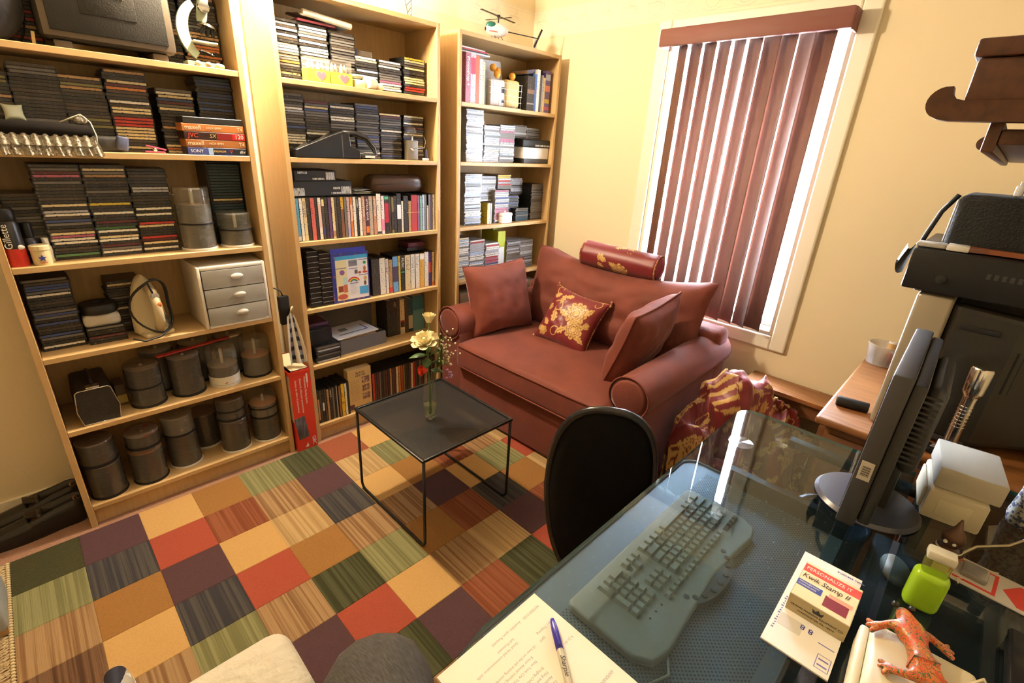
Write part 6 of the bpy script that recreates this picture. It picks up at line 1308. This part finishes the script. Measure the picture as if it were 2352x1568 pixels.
sub(t, 'body', MB().rbox(-.10, .085, -.075, .055, .0005, .060, .010, 3), CREAM, 40); sub(t, 'side_lid', MB().rbox(-.09, .075, .055, .068, .006, .05, .004), mat('cream_light', (.72, .66, .48), .4), 40); sub(t, 'cord', MB().tube([(.05, -.06, .055), (.06, -.075, .075), (.04, -.085, .075), (.10, -.11, .03), (.18, -.16, .006), (.25, -.2, .005)], .004, 8), mat('cream_cord', (.62, .55, .38), .5), True)
GK = bpy.data.materials.new('clay_gecko'); GK.use_nodes = True; nt = GK.node_tree; b = nt.nodes['Principled BSDF']; b.inputs['Roughness'].default_value = .4
tc = nt.nodes.new('ShaderNodeTexCoord'); nz = nt.nodes.new('ShaderNodeTexNoise'); nz.inputs['Scale'].default_value = 60; nz.inputs['Distortion'].default_value = 2.5; nt.links.new(tc.outputs['Object'], nz.inputs[0])
rp = nt.nodes.new('ShaderNodeValToRGB'); e = rp.color_ramp.elements; rp.color_ramp.interpolation = 'CONSTANT'
for k, (p, c) in enumerate(((0, '#b84a26'), (.40, '#c8683a'), (.47, '#3c5a40'), (.53, '#d0563a'), (.58, '#a88a3c'), (.66, '#c8562e'))):
    if k > 1: e.new(p)
    e[k].position = p; e[k].color = C4(c)
nt.links.new(nz.outputs[0], rp.inputs[0]); nt.links.new(rp.outputs[0], b.inputs['Base Color'])
t = thing('clay_gecko', 'orange and green marbled clay gecko clinging to the cream adapter', 'figurine', (.865, -2.565, DZ+.0608), (0, 0, pi*.12))
def skin(o, name, verts, edges, rad_, m, root=0, subd=2):
    me = bpy.data.meshes.new(name); me.from_pydata(verts, edges, []); p = link(name, me, o); me.materials.append(m)
    sk = p.modifiers.new('s', 'SKIN'); sk.use_smooth_shade = True
    for k, v in enumerate(me.skin_vertices[0].data):
        r_ = rad_[k]; v.radius = (r_, r_) if not isinstance(r_, tuple) else r_; v.use_root = (k == root)
    su = p.modifiers.new('u', 'SUBSURF'); su.levels = subd; su.render_levels = subd; return p
gv = [(0, 0, .016), (.035, .0, .017), (.060, .002, .020), (.082, .006, .020), (-.030, .0, .013), (-.058, -.012, .009), (-.085, -.032, .006), (-.10, -.055, .004)]; ge_ = [(0, 1), (1, 2), (2, 3), (0, 4), (4, 5), (5, 6), (6, 7)]; gr = [.016, .015, .012, .011, .014, .010, .006, .003]
for bx_, sx in ((1, 1), (1, -1), (4, 1), (4, -1)):
    k = len(gv); B = gv[bx_]; f_ = 1 if bx_ == 1 else -1
    gv += [(B[0]+.012*f_, sx*.026, .014), (B[0]+.004*f_, sx*.042, .006)]; gr += [.006, .005]; ge_ += [(bx_, k), (k, k+1)]
    for q in (-1, 0, 1): gv.append((B[0]+.004*f_+.012*q, sx*(.058-.004*abs(q)), .004)); gr.append(.0035); ge_.append((k+1, len(gv)-1))
gk = skin(t, 'body', gv, ge_, gr, GK, 0, 2)
for s in (-1, 1): sub(t, 'eye', MB().ball((.078, .004+.011*s, .028), .0052, 10, 8), HV, True)
t = thing('blister_pack', 'white and red blister card holding a silver cartridge on the rear shelf', 'package', (1.245, -2.695, DZ), (0, 0, -.08))
sub(t, 'card', MB().box(-.045, .045, -.125, .125, .0005, .003), mat('card_white', (.60, .57, .50), .5)); sub(t, 'red_frame', MB().rbox(-.036, .036, .030, .100, .003, .0034, .0002, 1), RED); sub(t, 'inner_card', MB().rbox(-.030, .030, .036, .094, .0034, .0037, .0002, 1), MATS['card_white'])
sub(t, 'cartridge', MB().rbox(-.022, .022, .045, .085, .0037, .016, .004), mat('silver_cartridge', (.32, .31, .29), .3, metal=.5), 40); sub(t, 'red_arrow', MB().prism([(-.036, -.125), (.036, -.125), (.036, .0), (.0, .022), (-.036, .0)], .003, .0034), RED); sub(t, 'dark_window', MB().box(-.018, .018, -.122, -.01, .0034, .0037), DARK)
t = thing('black_case', 'glossy black case lying beside the blister card on the rear shelf', 'case', (.99, -2.745, DZ)); sub(t, 'lid', MB().rbox(-.13, .12, -.075, .07, .016, .03, .006, 2), HV, 40); sub(t, 'base', MB().rbox(-.128, .118, -.073, .068, .0005, .016, .004), BLACK, 40)
t = thing('netted_bottle', 'bottle wrapped in blue and white netting at the shelf end', 'bottle', (1.545, -2.705, DZ)); NET = mat('blue_white_net', (.50, .49, .44), .7, var=(110, (.06, .07, .16), .48, .54))
sub(t, 'net', MB().lathe([(.0, .0005), (.032, .0005), (.036, .02), (.030, .08), (.034, .14), (.040, .19), (.030, .225), (.016, .24), (.0, .241)], 24), NET, True); sub(t, 'neck', MB().lathe([(.014, .24), (.013, .28), (.0, .281)], 16), BLACK, 40)
t = thing('white_cable', 'thin cream cable curling across the rear glass shelf', 'cable', (1.3, -2.65, DZ)); sub(t, 'cable', MB().tube([(-.12, .06, .003), (-.06, .05, .003), (0, .045, .003), (.06, .02, .003), (.12, -.03, .003), (.18, -.06, .003)], .0025, 6), MATS['cream_cord'], True)
t = thing('twist_wire', 'twisted cream wire lying by the figurine on the rear shelf', 'wire', (1.22, -2.61, DZ)); sub(t, 'wire', MB().tube([(-.02+.012*k, .01*sin(k*1.3)-.006*k, .003+.002*(k % 2)) for k in range(9)], .0014, 5), MATS['cream_cord'], True)
# below the glass: mouse, navy bin
t = thing('computer_mouse', 'pale grey computer mouse on the dark shelf below the glass', 'mouse', (1.365, -2.53, .5805), (0, 0, .3)); sub(t, 'body', MB().ball((0, 0, .0), (.052, .030, .020), 18, 12, Matrix.Translation((0, 0, .0))), mat('mouse_grey', (.26, .24, .19), .5), True); t.location.z = .6012
t = thing('under_shelf', 'dark shelf on brackets below the glass desk', 'shelf', (1.30, -2.602, .56)); sub(t, 'board', MB().rbox(-.35, .22, -.13, .13, 0, .02, .003), BLACK, 40); sub(t, 'bracket', MB().box(-.34, -.32, -.12, -.1, -.56, 0), STEELD); sub(t, 'bracket', MB().box(.19, .21, -.12, -.1, -.56, 0), STEELD); sub(t, 'bracket', MB().box(.19, .21, .1, .12, -.56, 0), STEELD); sub(t, 'bracket', MB().box(-.34, -.32, .1, .12, -.56, 0), STEELD)
t = thing('navy_bin', 'navy blue plastic bin standing below the glass beside the keyboard tray', 'bin', (1.45, -2.375, 0)); NV = mat('navy_bin', (.02, .04, .10), .4)
sub(t, 'bin', MB().lathe([(.0, .002), (.06, .002), (.085, .60), (.080, .60), (.056, .01), (.0, .01)], 28, cap=False), NV, 40); sub(t, 'rim', MB().lathe([(.083, .595), (.091, .60), (.091, .61), (.083, .612)], 28, cap=False), NV, True)
# ================================================================ oak stand, television and things on it
t = thing('oak_stand', 'oak television stand with a thick moulded top against the window wall', 'stand', (2.272, -2.53, 0))
sub(t, 'top', MB().rbox(-.432, .43, -.315, .318, .672, .700, .010, 3), OAK, 40); sub(t, 'body', MB().box(-.395, .42, -.30, .285, .02, .672), OAK)
for k in range(2): d = sub(t, 'door', MB().rbox(-.405, -.395, -.285+.287*k, -.005+.28*k, .06, .64, .003), OAKD, 40); sub(d, 'knob', MB().ball((-.412, -.03+.06*k, .40), .012, 10, 8), MATS['zip_brass'], True)
sub(t, 'side_panel', MB().rbox(-.34, .36, .285, .291, .08, .62, .003), OAK, 40); sub(t, 'plinth', MB().box(-.38, .41, -.29, .275, 0, .02), OAKD)
TVD = mat('tv_dark', (.016, .014, .011), .4); TVS = mat('tv_silver', (.34, .30, .23), .35, metal=.3)
t = thing('crt_television', 'bulky tube television with a silver front frame, turned towards the sofa', 'television', (2.29, -2.51, .7005))
bz = sub(t, 'front_frame', MB().rbox(-.345, .345, .075, .165, .0, .452, .012, 3), TVS, 40); sub(bz, 'picture_tube', MB().rbox(-.29, .29, .163, .168, .07, .41, .002), HV, 40)
V = [(-.335, .075, .01), (.335, .075, .01), (.335, .075, .442), (-.335, .075, .442), (-.325, -.08, .01), (.325, -.08, .01), (.325, -.08, .43), (-.325, -.08, .43), (-.20, -.28, .03), (.20, -.28, .03), (.20, -.28, .33), (-.20, -.28, .33)]
bd = sub(t, 'back_shell', MB().add(V, [(0, 1, 2, 3), (0, 4, 5, 1), (1, 5, 6, 2), (2, 6, 7, 3), (3, 7, 4, 0), (4, 8, 9, 5), (5, 9, 10, 6), (6, 10, 11, 7), (7, 11, 8, 4), (8, 11, 10, 9)][1:]+[(0, 1, 2, 3)]), TVD)
bv = bd.modifiers.new('b', 'BEVEL'); bv.width = .02; bv.segments = 3
sub(t, 'grip_slot', MB().rbox(-.3345, -.329, -.045, .045, .365, .382, .004), BLACK, 40)
for k in range(9): sub(t, 'vent', MB().box(-.312+.0045*k*2.2-.004, -.308+.0045*k*2.2, -.10-.012*k, -.094-.012*k, .20, .33), BLACK)
sub(t, 'lower_trim', MB().rbox(-.342, -.335, -.07, .075, .012, .03, .003), DARK, 40)
# recorder and things on top
t = thing('video_recorder', 'black video recorder with ventilation slots lying on the television', 'recorder', (2.24, -2.475, 1.153)); sub(t, 'body', MB().rbox(-.31, .24, -.28, .175, .008, .128, .006, 2), BLACK, 40)
for sx in (-.26, .2):
    for sy in (-.2, .13): sub(t, 'foot', MB().lathe([(.015, 0), (.015, .008)], 12, TR((sx, sy, 0))), DARK, 40)
sub(t, 'knob', MB().lathe([(.012, 0), (.012, .006), (.0, .007)], 16, TR((-.31, .09, .05), ry=-pi/2)), HV, 40)
for k in range(16): sub(t, 'vent', MB().box(-.3106, -.310, -.25+.016*k, -.241+.016*k, .07, .085), DARK)
t = thing('paint_brush', 'wide paint brush with pale bristles and a reddish handle on the recorder', 'brush', (1.975, -2.40, 1.2815)); 
sub(t, 'bristles', MB().rbox(-.03, .03, .03, .10, .003, .016, .005, 2), mat('bristle', (.42, .40, .36), .7, var=(90, (.25, .24, .22), .4, .6), stretch=(6, .3, 1)), 40); sub(t, 'ferrule', MB().rbox(-.031, .031, -.02, .03, .002, .018, .003), mat('ferrule', (.62, .60, .55), .4), 40); sub(t, 'handle', MB().prism([(-.026, -.02), (.026, -.02), (.013, -.06), (.014, -.15), (.018, -.22), (-.018, -.22), (-.014, -.15), (-.013, -.06)], .004, .017), mat('brush_handle', (.20, .055, .02), .3))
t = thing('torn_sleeve', 'shiny torn plastic sleeve hanging over the recorder edge', 'sleeve', (1.945, -2.292, 1.283)); m = MB(); f_ = lambda u, v: (-.02+.10*u, .004+.012*v+.008*sin(u*5), -.005-.10*v*(.4+.6*u)+.01*sin(u*8)); m.grid(f_, 10, 8); m.grid(lambda u, v: (f_(1-u, v)[0], f_(1-u, v)[1]+.0015, f_(1-u, v)[2]), 10, 8); sub(t, 'film', m, mat('shiny_film', (.32, .29, .22), .2, metal=.6), True)
t = thing('speaker_box', 'black fabric speaker box with a torn lining on top of the recorder', 'speaker', (2.16, -2.50, 1.283)); sub(t, 'cabinet', MB().rbox(-.16, .12, -.17, .145, .0, .155, .02, 3), mat('black_fabric', (.010, .010, .010), .9, bump=(150, .5)), 40); sub(t, 'lining', MB().rbox(-.10, -.02, .145, .152, .01, .14, .003, 2, TR(rx=-.0)), mat('silver_lining', (.40, .40, .36), .35, metal=.4), 40); sub(t, 'strap', MB().tube([(-.13, .15, .15), (-.14, .175, .10), (-.15, .19, .03), (-.15, .195, .0)], .007, 8), BLACK, True)
t = thing('small_clip', 'small white plastic clip standing on the speaker box', 'clip', (2.08, -2.47, 1.4385)); sub(t, 'clip', MB().rbox(-.012, .012, -.01, .01, 0, .03, .005, 2), BW, 40); sub(t, 'tab', MB().rbox(-.005, .005, -.004, .004, .03, .042, .002), BW, 40)
t = thing('flashlight', 'chrome flashlight standing on end on the oak stand', 'flashlight', (1.888, -2.548, .7005)); sub(t, 'barrel', MB().lathe([(.0, 0), (.016, 0), (.017, .01), (.017, .19), (.019, .2)], 24), CHROME, 40); sub(t, 'head', MB().lathe([(.019, .2), (.026, .215), (.027, .285), (.024, .29), (.0, .288)], 24), CHROME, 40)
for k in range(7): sub(t, 'grip_ring', MB().lathe([(.0172, 0), (.0182, .002), (.0172, .004)], 20, TR((0, 0, .10+.011*k)), cap=False), CHROME, True)
t = thing('plastic_tub', 'translucent plastic tub of small oddments on the oak stand', 'tub', (2.60, -2.27, .7005)); sub(t, 'tub', MB().lathe([(.0, .001), (.052, .001), (.060, .085), (.0635, .086), (.0635, .090), (.059, .090)], 32, cap=False), clear('tub_plastic', (.90, .90, .92), (.75, .74, .78), .45, .2), 40)
for k in range(4): a = k*1.6; tag(MB().rbox(-.012, .012, -.008, .008, 0, .05, .003).build('oddment', mat('oddment_%d' % k, ((.5, .3, .1), (.12, .12, .15), (.55, .5, .45), (.5, .1, .1))[k], .5), None, 40, (2.60+.022*cos(a), -2.27+.022*sin(a), .706), (.2, .15, a)), ('tan', 'black', 'grey', 'red')[k]+' oddment standing in the translucent tub', 'oddment')
t = thing('cork_roll', 'small tan and white roll lying in the tub mouth', 'roll', (2.592, -2.295, .79)); sub(t, 'roll', MB().lathe([(.0, -.02), (.018, -.02), (.018, .01), (.0, .01)], 18, TR(ry=.25)), mat('tan_roll', (.52, .32, .12), .6), 40); sub(t, 'cap', MB().lathe([(.019, .01), (.019, .018), (.0, .019)], 18, TR(ry=.25)), BW, 40)
t = thing('black_remote', 'black remote control lying on the oak stand beside the television', 'remote', (1.895, -2.46, .7005), (0, 0, 1.3)); sub(t, 'body', MB().rbox(-.085, .085, -.022, .022, 0, .020, .006, 2), BLACK, 40)
for k in range(12): sub(t, 'button', MB().box(-.06+.02*(k % 6)-.005, -.06+.02*(k % 6)+.005, -.012+.014*(k//6), -.004+.014*(k//6), .020, .0215), mat('remote_button', (.22, .22, .22), .5))
t = thing('lens_tube', 'short black cylinder lying on the oak stand edge', 'cylinder', (2.0, -2.285, .7185), (0, 0, .2)); sub(t, 'tube', MB().lathe([(.0, -.05), (.016, -.05), (.018, -.045), (.018, .045), (.0, .045)], 20, TR(rx=pi/2)), BLACK, 40)
t = thing('soft_brush', 'black-handled brush leaning on the wall behind the plastic tub', 'brush', (2.66, -2.335, .7005)); sub(t, 'handle', MB().rbox(-.012, .012, -.08, .02, .10, .125, .004), BLACK, 40); sub(t, 'stand', MB().lathe([(.02, 0), (.012, .1), (.0, .1)], 14), mat('amber_plastic', (.45, .25, .06), .3), 40)
# ================================================================ dark wooden wall shelf over the television
DW = mat('dark_walnut', (.075, .026, .012), .4, var=(8, (.045, .015, .007), .4, .7), stretch=(1, 8, 8))
t = thing('wall_shelf', 'dark walnut wall shelf with hooked side brackets high on the wall', 'shelf', (1.65, YF, 1.5))
hk = [(0, .052), (.500, .058), (.512, .060)]+[(.508+.022*cos(a), .081+.021*sin(a)) for a in [-.9+2.2*k/8 for k in range(9)]]+[(.505, .1015), (.503, .092), (.498, .086), (.490, .084), (0, .082)]
for x in (-.63, .60): sub(t, 'side_bracket', MB().prism([(a, b_) for a, b_ in hk], 0, .022, TR((x, 0, 0), rx=pi/2, rz=pi/2)), DW)
sub(t, 'shelf_board', MB().rbox(-.608, .60, .0, .44, .030, .050, .003), DW, 40); sub(t, 'front_rail', MB().rbox(-.608, .60, .44, .455, .020, .062, .003), DW, 40); sub(t, 'wall_rail', MB().box(-.608, .60, 0, .015, .05, .16), DW)
t = thing('walnut_box', 'dark walnut box standing on the wall shelf end', 'box', (1.135, YF+.30, 1.5825)); sub(t, 'box', MB().rbox(-.115, .16, -.13, .190, 0, .052, .004), DW, 40); sub(t, 'lid', MB().rbox(-.118, .163, -.133, .196, .0525, .075, .004), DW, 40)
t = thing('white_candle', 'short ivory candle standing on the walnut box', 'candle', (1.10, YF+.355, 1.658)); sub(t, 'wax', MB().lathe([(.0, 0), (.03, 0), (.03, .09), (.0, .088)], 20), IV, 40); sub(t, 'wick', MB().tube([(0, 0, .088), (.001, 0, .1)], .001, 5), INKD)
# ================================================================ person seated at the desk end (only the knee and a shoe tip show)
DEN = mat('charcoal_denim', (.034, .032, .029), .9, var=(240, (.062, .059, .054), .40, .62), stretch=(2.2, .22, .22), bump=(200, .08))
pv = [(.06, -2.42, .60), (.15, -2.36, .58), (.24, -2.09, .565), (.34, -1.90, .548), (.372, -1.835, .465), (.405, -1.85, .26), (.42, -1.86, .11),
      (-.06, -2.36, .58), (-.15, -2.05, .55), (-.20, -1.78, .50), (-.19, -1.70, .45), (-.13, -1.50, .28), (-.07, -1.34, .12), (.05, -2.47, .75), (.05, -2.50, .92)]
pe = [(0, 1), (1, 2), (2, 3), (3, 4), (4, 5), (5, 6), (0, 7), (7, 8), (8, 9), (9, 10), (10, 11), (11, 12), (0, 13), (13, 14)]
prd = [.13, .118, .118, .118, .098, .062, .052, .105, .095, .082, .074, .062, .052, (.16, .12), (.15, .11)]
t = thing('person', 'seated person in charcoal denim trousers beside the glass desk, one knee raised', 'person', (0, 0, 0))
skin(t, 'body', pv, pe, prd, DEN, 0, 2)
SN = mat('sneaker_silver', (.42, .42, .40), .35); SNW = mat('sneaker_white', (.62, .60, .54), .5); SNN = mat('sneaker_navy', (.015, .018, .04), .6)
def sneaker(x, y, rz):
    s_ = sub(t, 'sneaker', MB().prism([(.043*sin(a)*(1 if cos(a) > -.3 else .8), .14*cos(a)) for a in [2*pi*k/32 for k in range(32)]], .0, .028), SNW, 40, loc=(x, y, .0085), rot=(0, 0, rz))
    m = MB(); m.grid(lambda u, v: (.0415*cos(pi*u)*sin(pi*(.04+.92*v))**.45, -.135+.272*v, .022+sin(pi*u)**.7*(.085-.045*v)*sin(pi*min(1, .12+.86*v))**.5), 20, 26); sub(s_, 'upper', m, SN, True)
    m = MB(); m.grid(lambda u, v: (.026*cos(pi*u), .02+.085*v, .0255+sin(pi*u)**.7*(.075-.038*(v*.3+.57))*1.02), 12, 8); sub(s_, 'toe_mesh', m, SNN, True)
    for k in range(2): sub(s_, 'stripe', MB().tube([(.040-.006*k, .0+.03*k, .03), (.03, .04+.03*k, .05), (.012, .05+.03*k, .062-.008*k)], .004, 6), SNW, True)
    return s_
sneaker(-.035, -1.178, -.05); sneaker(.42, -1.80, -.4)
# stool under the person, white quilted ottoman between the legs
t = thing('low_stool', 'black upholstered stool under the seated person', 'stool', (.03, -2.42, 0)); sub(t, 'seat', MB().rbox(-.21, .21, -.21, .18, .40, .455, .03, 3), FAB, 40)
for sx in (-.17, .17):
    for sy in (-.17, .14): sub(t, 'leg', MB().tube([(sx, sy, 0), (sx*.9, sy*.9, .4)], .014, 8), STEELD, True)
WQ = mat('white_quilt', (.58, .545, .45), .9, bump=(34, 1.0), sheen=.1)
t = thing('ottoman', 'small ottoman under a white quilted cover, standing on the rug', 'ottoman', (.165, -1.658, .0085))
m = boxcush(-.135, .128, -.105, .105, .10, .44, .045, .012, .006, 3); sub(t, 'cover', m, WQ, True)
for sx in (-.09, .09):
    for sy in (-.07, .07): sub(t, 'leg', MB().lathe([(.016, 0), (.022, .11)], 12, TR((sx, sy, 0))), MATS['dark_wood_foot'], 40)
bpy.context.view_layer.update()
